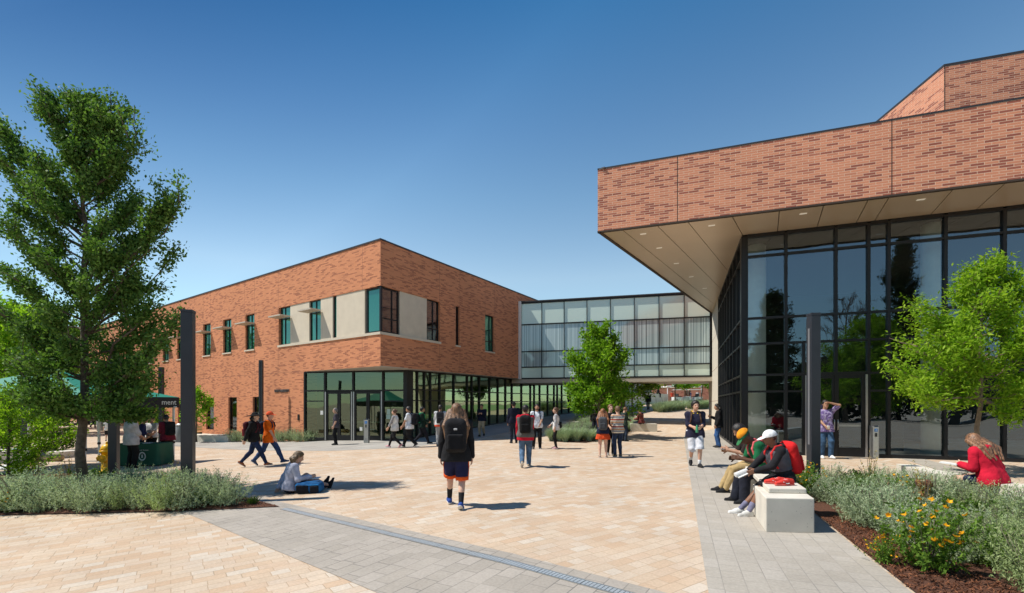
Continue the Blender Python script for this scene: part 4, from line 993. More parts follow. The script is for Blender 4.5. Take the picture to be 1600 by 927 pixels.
# right bed
def wl_x(y): return w1.x + (y - w1.y) * SIDE.x / SIDE.y
RBED = [(wl_x(3.2) + .02, 3.2), (wl_x(9.9) + .02, 9.9), (6.6, 10.3), (7.6, 9.6), (7.68, 9.0), (7.55, 8.2), (7.52, 6.8), (7.7, 3.2)]
bed("right_mulch_bed", RBED, 2, 4200, .02, [(wl_x(3.2), 3.2), (wl_x(7.0), 7.0), (wl_x(7.0) + .7, 7.0), (wl_x(3.2) + 1.0, 3.2)])
core = [(wl_x(3.4) + 1.0, 3.4), (wl_x(5.0) + .62, 5.0), (wl_x(6.3) + .40, 6.3), (wl_x(9.6) + .3, 9.6), (6.5, 9.9), (7.3, 9.3), (7.35, 8.8), (7.2, 8.2), (7.2, 6.8), (7.4, 3.4)]
avoid = [(4.18, 4.75, .50), (6.05, 6.35, .5), (5.2, 4.3, .35), (6.45, 7.2, .55), (6.0, 9.3, .22)]
for (x, y) in scatter(core, .42, 9):
    if any((x - a) ** 2 + (y - b) ** 2 < r * r for a, b, r in avoid): continue
    px = 800 + 730 * x / y
    green = (px > 1500 and y < 5.4 and rr.random() < .75) or rr.random() < .28
    g = gsage if green else sages
    lab = "green feathery sage shrub in the right bed" if green else "silvery grey green sage shrub in the right bed behind the bench"
    g[k % len(g)].put(x, y, H(x, y) + .01, rr.uniform(.62, 1.05) * (.86 if y > 8 else 1), rr.uniform(0, 6.28), lab, "green sage shrubs in the right bed" if green else "silver sage shrubs in the right bed"); k += 1
for x, y in ((7.12, 8.75), (7.18, 8.2), (7.2, 7.6), (7.1, 9.15)): sages[k % 4].put(x, y, H(x, y) + .01, rr.uniform(.85, 1.0), rr.uniform(0, 6.28), "silvery grey green sage shrub in the right bed behind the bench", "silver sage shrubs in the right bed"); k += 1
fb = flower_bush(81); first = True
for x, y, sc, lab in ((4.18, 4.72, 1.22, "large orange flowered bush at the front of the right bed by the mulch"), (5.05, 8.3, 1.0, "orange flowered bush behind the red backpack and bench"), (5.72, 9.1, .95, "orange flowered bush beside the foot of the right charcoal post"),
                     (3.95, 4.95, .5, "small low orange flowered bush on the mulch edge of the right bed"), (6.45, 7.7, .9, "orange flowered bush beside the rusty path light"), (X(22, 8.7), 8.7, .75, "orange flowered bush at the front left corner of the left bed"), (X(-20, 8.6), 8.6, .7, "orange flowered bush half cut off at the left edge"),
                     (7.1, 9.0, .6, "orange flowered bush at the far end of the right bed")):
    o = fb if first else copy_tree(fb); first = False
    o.location = (x, y, H(x, y) + .01); o.scale = (sc, sc, sc); o.rotation_euler = (0, 0, x * 7); o["label"] = lab; o["group"] = "orange flowered bushes"
dk = Kind("dark_shrub", "shrub", M['shrub_dark'], sage_P(90, 90, .6, .5, .06, 34, .42), stems_mb(90, 20, .5, .4))
dk.put(6.0, 6.25, H(6, 6) + .01, 1.3, 0, "glossy dark green shrub in the middle of the right bed", "dark green shrubs", sz=.62)
dk.put(5.25, 4.2, .01, .7, 2, "dark green shrub among green sage at the right front corner", "dark green shrubs")
dk.put(6.9, 9.2, .01, .7, 4, "dark green shrub near the seat wall in the right bed", "dark green shrubs")
dk.put(*gl(395, 789), H(*gl(395, 789)) + .01, .28, 1, "tiny yellow green shrub on the mulch tip of the left bed", "dark green shrubs").children[0]
dk.put(*gl(140, 765), H(*gl(140, 765)) + .02, .9, 1, "green leafy shrub at the foot of the oak trunk", "dark green shrubs")
dk.put(5.6, 7.6, .01, .85, 3, "dark green shrub behind the end of the concrete bench", "dark green shrubs")
lg = Kind("green_shrub", "shrub", M['shrub_green'], sage_P(95, 90, .55, .42, .05, 30, .36), stems_mb(95, 18, .5, .4))
for x, y, s_, lab in ((5.0, 4.9, .9, "fresh green shrub right of the large orange flowered bush"), (6.6, 5.4, 1.0, "fresh green shrub near the right edge below the red hoodie person"), (6.3, 8.3, .85, "fresh green shrub in the sage left of the rusty path light"), (X(70, 8.9), 8.9, .7, "fresh green shrub among the sage at the left of the oak"), (X(250, 9.0), 9.0, .85, "fresh green shrub in the left bed just left of the charcoal post"), (X(330, 8.75), 8.75, .6, "fresh green shrub near the mulch tip of the left bed")):
    lg.put(x, y, H(x, y) + .01, s_, x * 3, lab, "fresh green shrubs")
# tall dry stalks
def stalk_P(seed, n=9, h=.8):
    rs = np.random.RandomState(seed); Q = []
    for _ in range(n):
        a = rs.uniform(0, 6.28); t = rs.uniform(0, .25); hh = h * rs.uniform(.6, 1.1); f = np.linspace(.1, 1, 26); c = np.stack([math.cos(a) * t * f, math.sin(a) * t * f, hh * f], -1) + rs.normal(size=(26, 3)) * .008
        Q.append(leaf_quads(rs, c, .05, .25, None, .3, 0, dirs=np.tile([0, 0, .8], (26, 1))))
    return np.concatenate(Q)
st = Kind("dry_flower_stalk", "plant", M['straw'], stalk_P(3), stems_mb(101, 6, .7, .2))
for x, y, lab in ((7.0, 9.15, "yellow dry flower stalks behind the sage near the steel door pedestal"), (6.5, 7.35, "yellow dry flower stalks beside the rusty path light"), (X(108, 12.4), 12.4, "yellowish dry stalks behind the left bed beside the oak trunk"), (X(60, 12.2), 12.2, "brown dry stalks behind the left bed near the seat wall"), (X(95, 9.6), 9.6, "brown dry stalks rising from the sage left of the oak trunk"), (X(270, 9.1), 9.1, "brown dry stalks rising from the sage beside the left charcoal post")):
    st.put(x, y, H(x, y) + .01, 1.0, x * 5, lab, "dry flower stalks")
# grassy planters
def blades_P(seed, n=260, h=.6, r=.34):
    rs = np.random.RandomState(seed); Q = []; az = rs.uniform(0, 6.28, n); t = np.sqrt(rs.uniform(0, 1, n)); hh = h * rs.uniform(.5, 1.1, n); d = np.stack([np.cos(az), np.sin(az), 0 * az], -1); b = d * (t * r * .35)[:, None]
    w = np.stack([-np.sin(az), np.cos(az), 0 * az], -1) * .009; z = np.array([0, 0, 1.0]); prev = b
    for k, f in enumerate((.4, .75, 1.0)):
        q = b + d * (r * t * f * f * 1.25)[:, None] + z * (hh * (f - .18 * f ** 3))[:, None]; w0 = w * (1 - .28 * k); w1_ = w * (.72 - .28 * k) if k < 2 else w * .12
        Q.append(np.stack([prev - w0, prev + w0, q + w1_, q - w1_], 1)); prev = q
    return np.concatenate(Q)
gr = [Kind("grass_clump", "ornamental grass", M['grass_blue'], blades_P(110 + k, 420), stems_mb(110 + k, 5, .8, .25)) for k in range(3)]
MID = [gl(858, 690), gl(915, 692.5), gl(960, 682), gl(992, 672), gl(985, 657), gl(905, 662)]
bed("middle_mulch_bed", MID, 3, 200)
for (x, y) in scatter(MID, .55, 21):
    gr[k % 3].put(x, y, H(x, y) + .02, rr.uniform(.85, 1.2), rr.uniform(0, 6.28), "blue green grass clump in the middle planter under the round tree", "grass clumps in the middle planter"); k += 1
for a, b_, c_, d_ in ((1030, 645.5, 1072, 641), (1085, 640.5, 1108, 639)):
    p, q = G(a, b_), G(c_, d_)
    for i in range(6):
        for j in range(2):
            v = p.lerp(q, (i + .5) / 6); v.y += 1.2 * j + .5
            gr[k % 3].put(v.x, v.y, H(v.x, v.y), rr.uniform(1.5, 2.0), rr.uniform(0, 6.28), "grey green grass clump in the far planter beyond the bridge", "grass clumps in the far planter"); k += 1
for i in range(18):
    v = G(352 + (488 - 352) * (i + .3 + .4 * rr.random()) / 18, 690.5); v.y += rr.uniform(-.1, .5)
    if 408 < 352 + 136 * i / 18 < 412: continue
    sages[k % 4].put(v.x, v.y, H(v.x, v.y), rr.uniform(1.05, 1.3), rr.uniform(0, 6.28), "grey green sage shrub in the row at the foot of the orange brick wall", "sage shrubs along the brick wall"); k += 1
# lawn beyond, seen in the mirrored glass
M['lawn'] = mat("lawn", (.19, .26, .10), .95, var=.3, scale=3, bump=.5, bscale=30)
drape("lawn", [(22, 36), (60, 36), (60, 66), (22, 66)], M['lawn'], .03)
# ------------------------------------------------------------------ street furniture and other objects
def at(o, p, rz=0.0): o.location = p; o.rotation_euler = (0, 0, rz); return o
M['yellow'] = mat("yellow_hydrant_paint", (.78, .43, .005), .38, var=.08, scale=9, spec=.5)
M['rust'] = mat("rusty_steel", (.17, .062, .030), .85, var=.4, scale=18, bump=.3, bscale=90)
M['black_rubber'] = mat("black_rubber", (.015, .015, .015), .7)
M['bin_grey'] = mat("grey_bin", (.17, .18, .185), .5, var=.1)
M['plank'] = mat("yellow_wood_plank", (.50, .34, .13), .7, var=.2, scale=9)
M['blue_sign'] = mat("blue_sign", (.02, .20, .60), .4, var=.03)
M['canopy_green'] = mat("green_canopy_cloth", (.0, .22, .145), .7, var=.08, scale=2)
M['canopy_black'] = mat("black_canopy_cloth", (.012, .012, .014), .8, var=.1)
M['canopy_white'] = mat("white_canopy_frame", (.65, .66, .64), .5, var=.04)
M['cloth_green'] = mat("dark_green_tablecloth", (.008, .085, .045), .75, var=.12, scale=4)
M['print_white'] = mat("white_print", (.62, .66, .64), .8, var=.03)
M['diffuser'] = mat("frosted_lamp_strip", (.16, .165, .175), .35, var=.05)

def light_post(label, x, y, h, w=.195, double=False, rz=0.0):
    t = thing("lamp_post", label, "lamp post", (x, y, H(x, y)), rz, "charcoal lamp posts")
    if double:
        for s in (-1, 1):
            mb = MB(); mb.box(s * .055 - .045 if s < 0 else .012, s * .055 - .045 + .088 if s < 0 else .10, -.08, .08, 0, h); mb.build("pole", M['post'], t)
        mb = MB(); mb.box(-.011, .011, -.05, .05, .05, h - .12); mb.build("diffuser", M['diffuser'], t)
        mb = MB(); mb.box(-.10, .10, -.083, .083, h, h + .12); mb.build("cap", M['post'], t, bevel=.006)
    else:
        a = w / 2; mb = MB(); mb.box(-a, a, -a, a, .0, h - .05); mb.build("pole", M['post'], t, bevel=.006)
        mb = MB(); mb.box(-a - .004, a + .004, -a - .004, a + .004, h - .048, h); mb.build("cap", M['post'], t, bevel=.004)
        mb = MB(); mb.box(-a - .0025, -a - .0005, -.03, .03, .9, h - .3); mb.build("diffuser", M['diffuser'], t)
    mb = MB(); mb.box(-.16, .16, -.16, .16, 0, .018)
    for sx in (-1, 1):
        for sy in (-1, 1): mb.lathe([(.014, .018), (.014, .04), (.006, .044)], (sx * .125, sy * .125, 0), 8)
    mb.build("base_plate", M['frame'], t)
    return t
p = G(294, 788); light_post("square charcoal lamp post at the right end of the left sage bed", p.x, p.y, (788 - 485) * p.y / F_PX, rz=.32)
light_post("square charcoal lamp post behind the yellow hydrant and oak foliage", X(178, 12.6), 12.6, 3.75, rz=.3)
light_post("square charcoal lamp post near the left edge among green leaves", X(40, 17.2), 17.2, 4.0, rz=.3)
light_post("square charcoal lamp post rising behind the canopy's right corner", X(252, 24), 24.0, 3.9, .21, True)
dd = 26.6; light_post("slim double charcoal lamp post close to the orange brick wall", X(408, dd), dd, Z(563, dd) - H(X(408, dd), dd) - .12, .2, True)
light_post("square charcoal lamp post standing in the right sage bed", X(1271, 9.3), 9.3, Z(490, 9.3), .178, rz=-.05)

# fire hydrant
hp = V(X(167, 13.4), 13.4, H(X(167, 13.4), 13.4)); hs_ = 1.02
t = thing("fire_hydrant", "yellow fire hydrant beside the charcoal post behind the oak", "fire hydrant", hp, .25)
mb = MB(); mb.lathe([(.15, 0), (.15, .06), (.10, .07), (.10, .12), (.115, .13)], n=20); mb.build("base", M['rust'], t, True)
mb = MB(); mb.lathe([(.16, .12), (.16, .16), (.115, .17), (.115, .60), (.155, .61), (.155, .655), (.12, .66)], n=24); mb.build("barrel", M['yellow'], t, True)
mb = MB(); mb.lathe([(.135, .655), (.13, .70), (.10, .765), (.05, .80), (.03, .805)], n=24); mb.lathe([(.028, .80), (.028, .86), (.01, .865)], n=5); mb.build("bonnet", M['yellow'], t, True)
for a, r, l in ((math.pi, .055, .19), (0, .055, .19), (-math.pi / 2, .07, .2)):
    d = V(math.cos(a), math.sin(a), 0); z = V(0, 0, .47)
    mb = MB(); mb.tube([d * .09 + z, d * (l - .05) + z], r, 14); mb.tube([d * (l - .05) + z, d * (l + .005) + z], r * 1.28, 14); mb.tube([d * l + z, d * (l + .04) + z], .02, 5); mb.build("nozzle", M['yellow'], t)
mb = MB()
for k in range(8):
    a = k * math.pi / 4; mb.lathe([(.014, .655), (.014, .675)], (.14 * math.cos(a), .14 * math.sin(a), 0), 6)
mb.build("flange_bolts", M['yellow'], t)

t.scale = (1.12, 1.12, 1.19)
# canopy tent
A_ = V(-12.6, 17.4, 0); Cc = V(-16.96, 16.4, 0); Fr = V(-13.25, 14.5, 0); Fl = Cc + (Fr - A_); mid = A_.lerp(Cc, .53)
zE0, zE1 = Z(637, 17.4), Z(621, 17.4)
t = thing("canopy_tent", "pop up canopy with green roof, black valance and white legs behind the oak", "canopy", (A_.x, A_.y, H(A_.x, A_.y)))
for q in (A_, Cc, Fr, Fl, mid):
    mb = MB(); g = H(q.x, q.y); mb.box(q.x - .03, q.x + .03, q.y - .03, q.y + .03, g + .72, zE1); mb.box(q.x - .022, q.x + .022, q.y - .022, q.y + .022, g + .02, g + .72); mb.box(q.x - .06, q.x + .06, q.y - .06, q.y + .06, g, g + .02)
    l = mb.build("leg", M['canopy_white'], t); mb = MB(); mb.box(q.x - .036, q.x + .036, q.y - .036, q.y + .036, g + .66, g + .74); mb.build("clamp", M['black_rubber'], l)
qs = [A_, Cc, Fl, Fr]; ctr = sum(qs, Vector()) / 4; ex = [c + (c - ctr).normalized() * .16 for c in qs]
mb = MB(); ap = V(ctr.x, ctr.y, zE1 + .95)
for i in range(4):
    a, b = ex[i], ex[(i + 1) % 4]; n = 6; prev = None
    for k in range(n + 1):
        f = k / n; sag = -.10 * math.sin(math.pi * f); ra = V(a.x, a.y, zE1).lerp(ap, f) + V(0, 0, sag * .6); rb = V(b.x, b.y, zE1).lerp(ap, f) + V(0, 0, sag * .6)
        if prev: mb.quad(prev[0], prev[1], rb, ra)
        prev = (ra, rb)
mb.build("roof", M['canopy_green'], t)
for i in range(4):
    a, b = ex[i], ex[(i + 1) % 4]; d = (b - a).normalized(); n = V(d.y, -d.x, 0)
    if n.dot(a - ctr) < 0: n = -n
    mb = MB(); mb.hexa([V(*(a + n * .0)[:2], zE0), V(*(b + n * .0)[:2], zE0), V(*(b + n * .012)[:2], zE0), V(*(a + n * .012)[:2], zE0), V(*a[:2], zE1), V(*b[:2], zE1), V(*(b + n * .012)[:2], zE1), V(*(a + n * .012)[:2], zE1)])
    vl = mb.build("valance", M['canopy_black'], t)
    mb = MB(); a2, b2 = a - n * .2, b - n * .2; mb.tube([V(a2.x, a2.y, zE0 + .03), V(b2.x, b2.y, zE0 + .03)], .025, 6); mb.build("truss_bar", M['canopy_white'], t)
    if i == 3:   # right-hand side, its word ends beside the back corner
        right = (a - b).normalized() if (a - b).x > 0 else (b - a).normalized()
        right = (ex[0] - ex[3]).normalized(); pc = ex[0] - right * .42
        lettering("valance_letters", "ment", .27, wall_mtx(V(pc.x, pc.y, .5 * (zE0 + zE1)) + n * .018, right, n), M['print_white'], t, .002, 1.05)
settle(t)
# folding table under a green cloth with a round white crest
tx, ty = X(224, 16.3), 16.3; tz = H(tx, ty); tw = X(257, 16.3) - X(192, 16.3); thh = .76
t = thing("folding_table", "folding table covered by a dark green cloth under the canopy", "table", (tx, ty, tz), .06)
mb = MB(); mb.box(-tw / 2 + .02, tw / 2 - .02, -.36, .36, thh - .04, thh - .006); mb.build("table_top", M['canopy_white'], t)
for sx in (-1, 1):
    mb = MB(); mb.tube([(sx * (tw / 2 - .15), -.28, 0), (sx * (tw / 2 - .15), -.28, thh - .04)], .016, 8); mb.build("leg", M['steel'], t); mb = MB(); mb.tube([(sx * (tw / 2 - .15), .28, 0), (sx * (tw / 2 - .15), .28, thh - .04)], .016, 8); mb.build("leg", M['steel'], t)
vs_, fs_ = [], []; n = 120; per = 2 * (tw + .76)
def ringpt(s, off):
    s = s % per; w, h = tw, .76
    if s < w: return (-w / 2 + s, -h / 2 - off)
    s -= w
    if s < h: return (w / 2 + off, -h / 2 + s)
    s -= h
    if s < w: return (w / 2 - s, h / 2 + off)
    return (-w / 2 - off, h / 2 - (s - w))
for lv, (z, amp) in enumerate(((thh, 0), (thh - .02, .01), (thh * .6, .02), (.03, .045))):
    for k in range(n):
        s = per * k / n; x, y = ringpt(s, .012 + amp * (1 + math.sin(s * 9.5)) * .8 * (lv > 1)); vs_.append((x, y, z))
for l in range(3):
    for k in range(n): fs_.append((l * n + (k + 1) % n, l * n + k, (l + 1) * n + k, (l + 1) * n + (k + 1) % n))
fs_.append(tuple(range(n)))
cl = mesh_obj("tablecloth", vs_, fs_, M['cloth_green'], None, True); tag(cl, "dark green tablecloth with small white crest draped over the folding table", "tablecloth"); at(cl, (tx, ty, tz + .003), .06)
cr_ = MB(); cx, cz = .28, .34
for k in range(24):
    a, b = 2 * math.pi * k / 24, 2 * math.pi * (k + 1) / 24
    for r0, r1 in ((.085, .12),): cr_.quad((cx + r0 * math.cos(a), -.46, cz + r0 * math.sin(a) * 1.25), (cx + r1 * math.cos(a), -.46, cz + r1 * math.sin(a) * 1.25), (cx + r1 * math.cos(b), -.46, cz + r1 * math.sin(b) * 1.25), (cx + r0 * math.cos(b), -.46, cz + r0 * math.sin(b) * 1.25))
cr_.quad((cx - .03, -.461, cz - .05), (cx + .03, -.461, cz - .05), (cx + .02, -.461, cz + .06), (cx - .02, -.461, cz + .06))
cr_.build("crest", M['print_white'], cl)
lettering("cloth_letters", "Student Senate", .068, wall_mtx(V(cx, -.462, cz + .21), (1, 0, 0), (0, -1, 0)), M['print_white'], cl, .001)
for k, (x, y, w, d, h, m, nm, lb) in enumerate(((-.25, -.05, .26, .2, .16, 'navy', "cloth_bag", "navy blue bag lying on the green clothed table"), (.25, -.12, .21, .28, .012, 'paper', "paper_stack", "white paper leaflets on the green clothed table"))):
    mm = M.get(m) or mat("navy_canvas", (.012, .02, .09), .8); M[m] = mm
    mb = MB(); mb.box(-w / 2, w / 2, -d / 2, d / 2, 0, h); o = mb.build(nm, mm, None, bevel=.004 if m == 'paper' else .05); tag(o, lb, "bag" if k == 0 else "papers"); at(o, (tx + x, ty + y, tz + thh + .004), .3)

# door-opener pedestals
def pedestal(label, px, py, h, w, facing):
    p = G(px, py); t = thing("push_plate_pedestal", label, "pedestal", p, facing, "steel door opener pedestals"); d = w * .62
    mb = MB(); mb.box(-w / 2, w / 2, -d / 2, d / 2, .0, h * .96); mb.build("column", M['steel'], t, bevel=.012)
    for s in (-1, 1):
        mb = MB(); mb.box(s * w / 2 - (.012 if s > 0 else 0), s * w / 2 + (0 if s > 0 else .012), -d / 2 - .004, d / 2 + .004, .02, h); mb.build("side_rail", M['frame_mid'], t)
    z = h * .86
    mb = MB(); mb.box(-w * .26, w * .26, -d / 2 - .008, -d / 2 - .001, z - w * .25, z + w * .25); s_ = mb.build("access_sign", M['blue_sign'], t)
    mb = MB(); mb.lathe([(.016, 0), (.016, .003)], (0, 0, 0), 10)
    y = -d / 2 - .0095
    def stroke(pts, r): mb.tube([(a * w, y, z + b * w) for a, b in pts], r * w, 5)
    mb = MB(); stroke([(-.02, .17), (-.02, .20)], .04); stroke([(-.02, .12), (-.01, 0), (.08, 0), (.13, -.14)], .022); stroke([(-.02, .07), (.07, .07)], .02)
    stroke([(-.07, .02), (-.11, -.06), (-.07, -.15), (.02, -.16), (.06, -.10)], .018); mb.build("wheelchair_symbol", M['print_white'], s_)
    mb = MB(); mb.box(-w * .10, w * .10, -d / 2 - .03, -d / 2 - .001, z - w * 1.05, z - w * .45); mb.build("push_button", M['black_rubber'], t, bevel=.006)
    mb = MB(); mb.box(-w * .22, w * .22, -d / 2 - .004, -d / 2 - .001, h * .10, h * .22); mb.build("vent_plate", M['frame_mid'], t)
    return t
p = G(1366, 716); pedestal("brushed steel push button pedestal right of the glass front's double doors", 1366, 716, (716 - 665) * p.y / F_PX, .20, .12)
p = G(573, 692.5); pedestal("brushed steel push button pedestal in front of the brick building's doors", 573, 692.5, (692.5 - 655) * p.y / F_PX, .24, -.2)
# path light in the right bed
x, y = 6.66, 7.55; t = thing("path_light", "short rusty round path light among the sage near the seat wall", "path light", (x, y, H(x, y)))
mb = MB(); mb.lathe([(.055, 0), (.055, .40)], n=20); mb.build("stem", M['rust'], t, True); mb = MB(); mb.lathe([(.10, .375), (.112, .385), (.112, .455), (.10, .475), (.03, .48)], n=24); mb.build("head", M['rust'], t, True)

# long concrete bench beside the walkway
bt = thing("concrete_bench", "long pale concrete bench with blocky end beside the grey walkway", "bench", (3.7, 6.2, 0))
su, sn = SIDE, V(SIDE.y, -SIDE.x, 0)
def bl(name, d0, d1, x0, x1, z0, z1, m=M['concrete'], bev=.012):
    """block along the walkway direction; x measured at the near end, following the walkway line"""
    mb = MB(); f = lambda d, x: (x + (d - 6.2) * su.x / su.y, d)
    mb.prism([f(d0, x0), f(d0 - .05, x1), f(d1 - .05, x1), f(d1, x0)], z0, z1); return mb.build(name, m, bt, bevel=bev)
bl("end_block", 6.2, 7.2, 3.37, 4.0, 0, .46); bl("base_block", 7.215, 7.26, 3.39, 3.95, 0, .44); bl("base_block", 7.34, 7.40, 3.39, 3.9, .0, .44); bl("base_block", 7.41, 8.1, 3.55, 3.95, 0, .42)
bl("base_block", 8.35, 8.42, 3.39, 3.95, 0, .44); bl("base_block", 8.43, 9.2, 3.52, 3.95, 0, .42); bl("base_block", 9.3, 9.9, 3.39, 3.95, 0, .44)
bl("seat_slab", 6.52, 9.95, 3.47, 3.985, .462, .53)
settle(bt)
# curved concrete seat wall on the right
sw = thing("seat_wall", "pale concrete seat wall curving along the back of the right bed", "seat wall", (7.7, 8, 0))
path = [(8.02, 9.75), (7.72, 9.0), (7.60, 8.3), (7.58, 7.6), (7.62, 6.8), (7.75, 5.6), (8.0, 4.2)]
mb = MB(); L_, R_ = [], []
for i, q in enumerate(path):
    a = V(*path[max(i - 1, 0)], 0); b = V(*path[min(i + 1, len(path) - 1)], 0); d = (b - a).normalized(); n = V(-d.y, d.x, 0); L_.append(V(*q, 0) + n * .0); R_.append(V(*q, 0) + n * .36)
for i in range(len(path) - 1):
    q = [L_[i], L_[i + 1], R_[i + 1], R_[i]]; mb.prism([(p.x, p.y) for p in q], -.05, .46)
mb.build("wall", M['concrete_wall'], sw); settle(sw)
# low walls, planters and benches further off
def wall_block(name, label, cat, a, b, th, h, m=M['concrete'], group=None, cap=None):
    a, b = V(a[0], a[1], 0), V(b[0], b[1], 0); d = (b - a).normalized(); n = V(-d.y, d.x, 0)
    if n.y < 0: n = -n
    t = thing(name, label, cat, (a.x, a.y, H(a.x, a.y)), 0, group)
    q = [a, b, b + n * th, a + n * th]; mb = MB(); mb.prism([(p.x, p.y) for p in q], lambda x, y: H(x, y) - .03, lambda x, y: max(H(a.x, a.y), H(b.x, b.y)) + h); mb.build("block", m, t, bevel=.012)
    if cap:
        c = (a + b) / 2; mb = MB(); q = [a.lerp(b, .1) + n * .05, a.lerp(b, .9) + n * .05, a.lerp(b, .9) + n * (th - .05), a.lerp(b, .1) + n * (th - .05)]
        mb.prism([(p.x, p.y) for p in q], H(c.x, c.y) + h + .002, H(c.x, c.y) + h + .07); mb.build("seat", cap, t)
    settle(t); return t
wall_block("planter_wall", "low concrete planter wall in front of the orange brick wall", "planter wall", gl(232, 688), gl(356, 691), .9, .36, M['concrete'])
def plank_bench(label, px0, px1, py):
    a, b = G(px0, py), G(px1, py); t = thing("wooden_bench", label, "bench", tuple(a), 0, "yellow wooden benches by the planter"); d = (b - a).normalized(); n = V(-d.y, d.x, 0)
    for k in range(3):
        mb = MB(); q = [a + n * (.0 + .13 * k), b + n * (.0 + .13 * k), b + n * (.12 + .13 * k), a + n * (.12 + .13 * k)]; mb.prism([(p.x, p.y) for p in q], H(a.x, a.y) + .40, H(a.x, a.y) + .44); mb.build("seat_slat", M['plank'], t)
    for k in range(2):
        mb = MB(); q = [a + n * .40, b + n * .40, b + n * .43, a + n * .43]; mb.prism([(p.x, p.y) for p in q], H(a.x, a.y) + .5 + .16 * k, H(a.x, a.y) + .63 + .16 * k); mb.build("back_slat", M['plank'], t)
    for f in (.08, .92):
        c = a.lerp(b, f); mb = MB(); mb.box(c.x - .03, c.x + .03, c.y, c.y + .4, H(c.x, c.y), H(c.x, c.y) + .40); mb.build("leg", M['frame'], t)
    settle(t)
plank_bench("yellow wooden bench between the two people at the green table", 221, 231, 686.5); plank_bench("yellow wooden bench left of the maroon shirted person", 246, 258, 686.5); plank_bench("yellow wooden bench just right of the charcoal post", 301, 309, 686.5); plank_bench("yellow wooden bench behind the maroon shirted person's backpack", 277, 288, 686.5)
wall_block("seat_wall", "concrete seat wall at the left edge with papers lying on top", "seat wall", gl(-60, 727), gl(46, 723), .55, .42, M['concrete'])
wall_block("planter_wall", "small low concrete planter wall left of the oak trunk", "planter wall", gl(93, 717), gl(130, 713), .6, .26, M['concrete'])
wall_block("concrete_bench", "pale concrete block seat behind the round tree's grass", "bench", gl(884, 671), gl(916, 669.5), .5, .42, M['concrete'])
pb_ = G(998, 675); wall_block("concrete_bench", "pale concrete bench under the plaid shirted person", "bench", (X(985, pb_.y + .2), pb_.y + .2), (X(1027, pb_.y), pb_.y), .55, .45, M['concrete_wall'])
# bins
def bin_(label, px, py, h, r):
    p = G(px, py); t = thing("trash_bin", label, "trash bin", p, 0, "grey trash bins")
    mb = MB(); mb.lathe([(r * .9, 0), (r, .03), (r, h * .86), (r * .96, h * .87)], n=24); mb.build("body", M['bin_grey'], t, True); mb = MB(); mb.lathe([(r * 1.04, h * .86), (r * 1.04, h * .93), (r * .6, h), (r * .2, h * 1.01)], n=24); mb.build("lid", M['frame_mid'], t, True)
bin_("round grey trash bin in front of the dark pavilion left of the hydrant", 161, 673, .95, .40); bin_("tall grey trash bin peeking out behind the charcoal post", 283, 691, 1.05, .27)
# things lying by the left seat wall
def lump(name, label, cat, c, sx, sy, sz, m, seed):
    rs = np.random.RandomState(seed); bm_v = []; n, l = 14, 7; mb = MB()
    for j in range(l):
        a = math.pi * .5 * j / (l - 1)
        for k in range(n):
            b = 2 * math.pi * k / n; f = 1 + rs.uniform(-.16, .16); bm_v.append((math.cos(b) * math.cos(a) * sx * f, math.sin(b) * math.cos(a) * sy * f, math.sin(a) * sz * f))
    fs = [(j * n + k, j * n + (k + 1) % n, (j + 1) * n + (k + 1) % n, (j + 1) * n + k) for j in range(l - 1) for k in range(n)] + [tuple(range(n - 1, -1, -1))]
    o = mesh_obj(name, bm_v, fs, m, None, True); tag(o, label, cat); o.location = c; return o
M['navy_cloth'] = mat("dark_cloth", (.018, .02, .028), .9, var=.2); M['pale_blue'] = mat("pale_blue_plastic", (.30, .52, .68), .5); M['white_cloth'] = mat("crumpled_white", (.62, .63, .64), .8, var=.1)
q = G(20, 723); zt_ = H(q.x, q.y) + .43
mb = MB(); mb.box(-.28, .28, -.18, .18, 0, .012); o = mb.build("paper_sheets", M['paper'], None); tag(o, "loose white papers lying on the left seat wall", "papers"); at(o, (X(14, q.y + .25), q.y + .25, zt_ + .02), .2)
mb = MB(); mb.box(-.26, .26, -.17, .17, 0, .05); o = mb.build("folded_jacket", M['pale_blue'], None, bevel=.02); tag(o, "pale blue folded jacket on the right end of the left seat wall", "jacket"); at(o, (X(38, q.y + .22), q.y + .22, zt_ + .02), .1)
g_ = G(48, 722); lump("duffel_bag", "dark navy bag slumped against the left seat wall", "bag", (g_.x, g_.y, H(g_.x, g_.y)), .26, .22, .5, M['navy_cloth'], 1)
g_ = G(36, 727); lump("dark_jacket", "crumpled black jacket on the ground below the left seat wall", "jacket", (g_.x, g_.y, H(g_.x, g_.y)), .32, .2, .24, M['navy_cloth'], 2)
g_ = G(17, 733); lump("plastic_sheet", "crumpled white plastic sheet on the paving behind the left bed", "sheet", (g_.x, g_.y, H(g_.x, g_.y)), .45, .3, .16, M['white_cloth'], 3)
g_ = G(80, 721); mb = MB(); mb.tube([(-.38, 0, .13), (.38, 0, .13)], .125, 14); o = mb.build("rolled_mat", mat("tan_roll", (.42, .33, .17), .8, var=.3, scale=9), None, True); tag(o, "tan rolled mat lying on the paving left of the oak trunk", "mat"); o.location = (g_.x, g_.y, H(g_.x, g_.y))
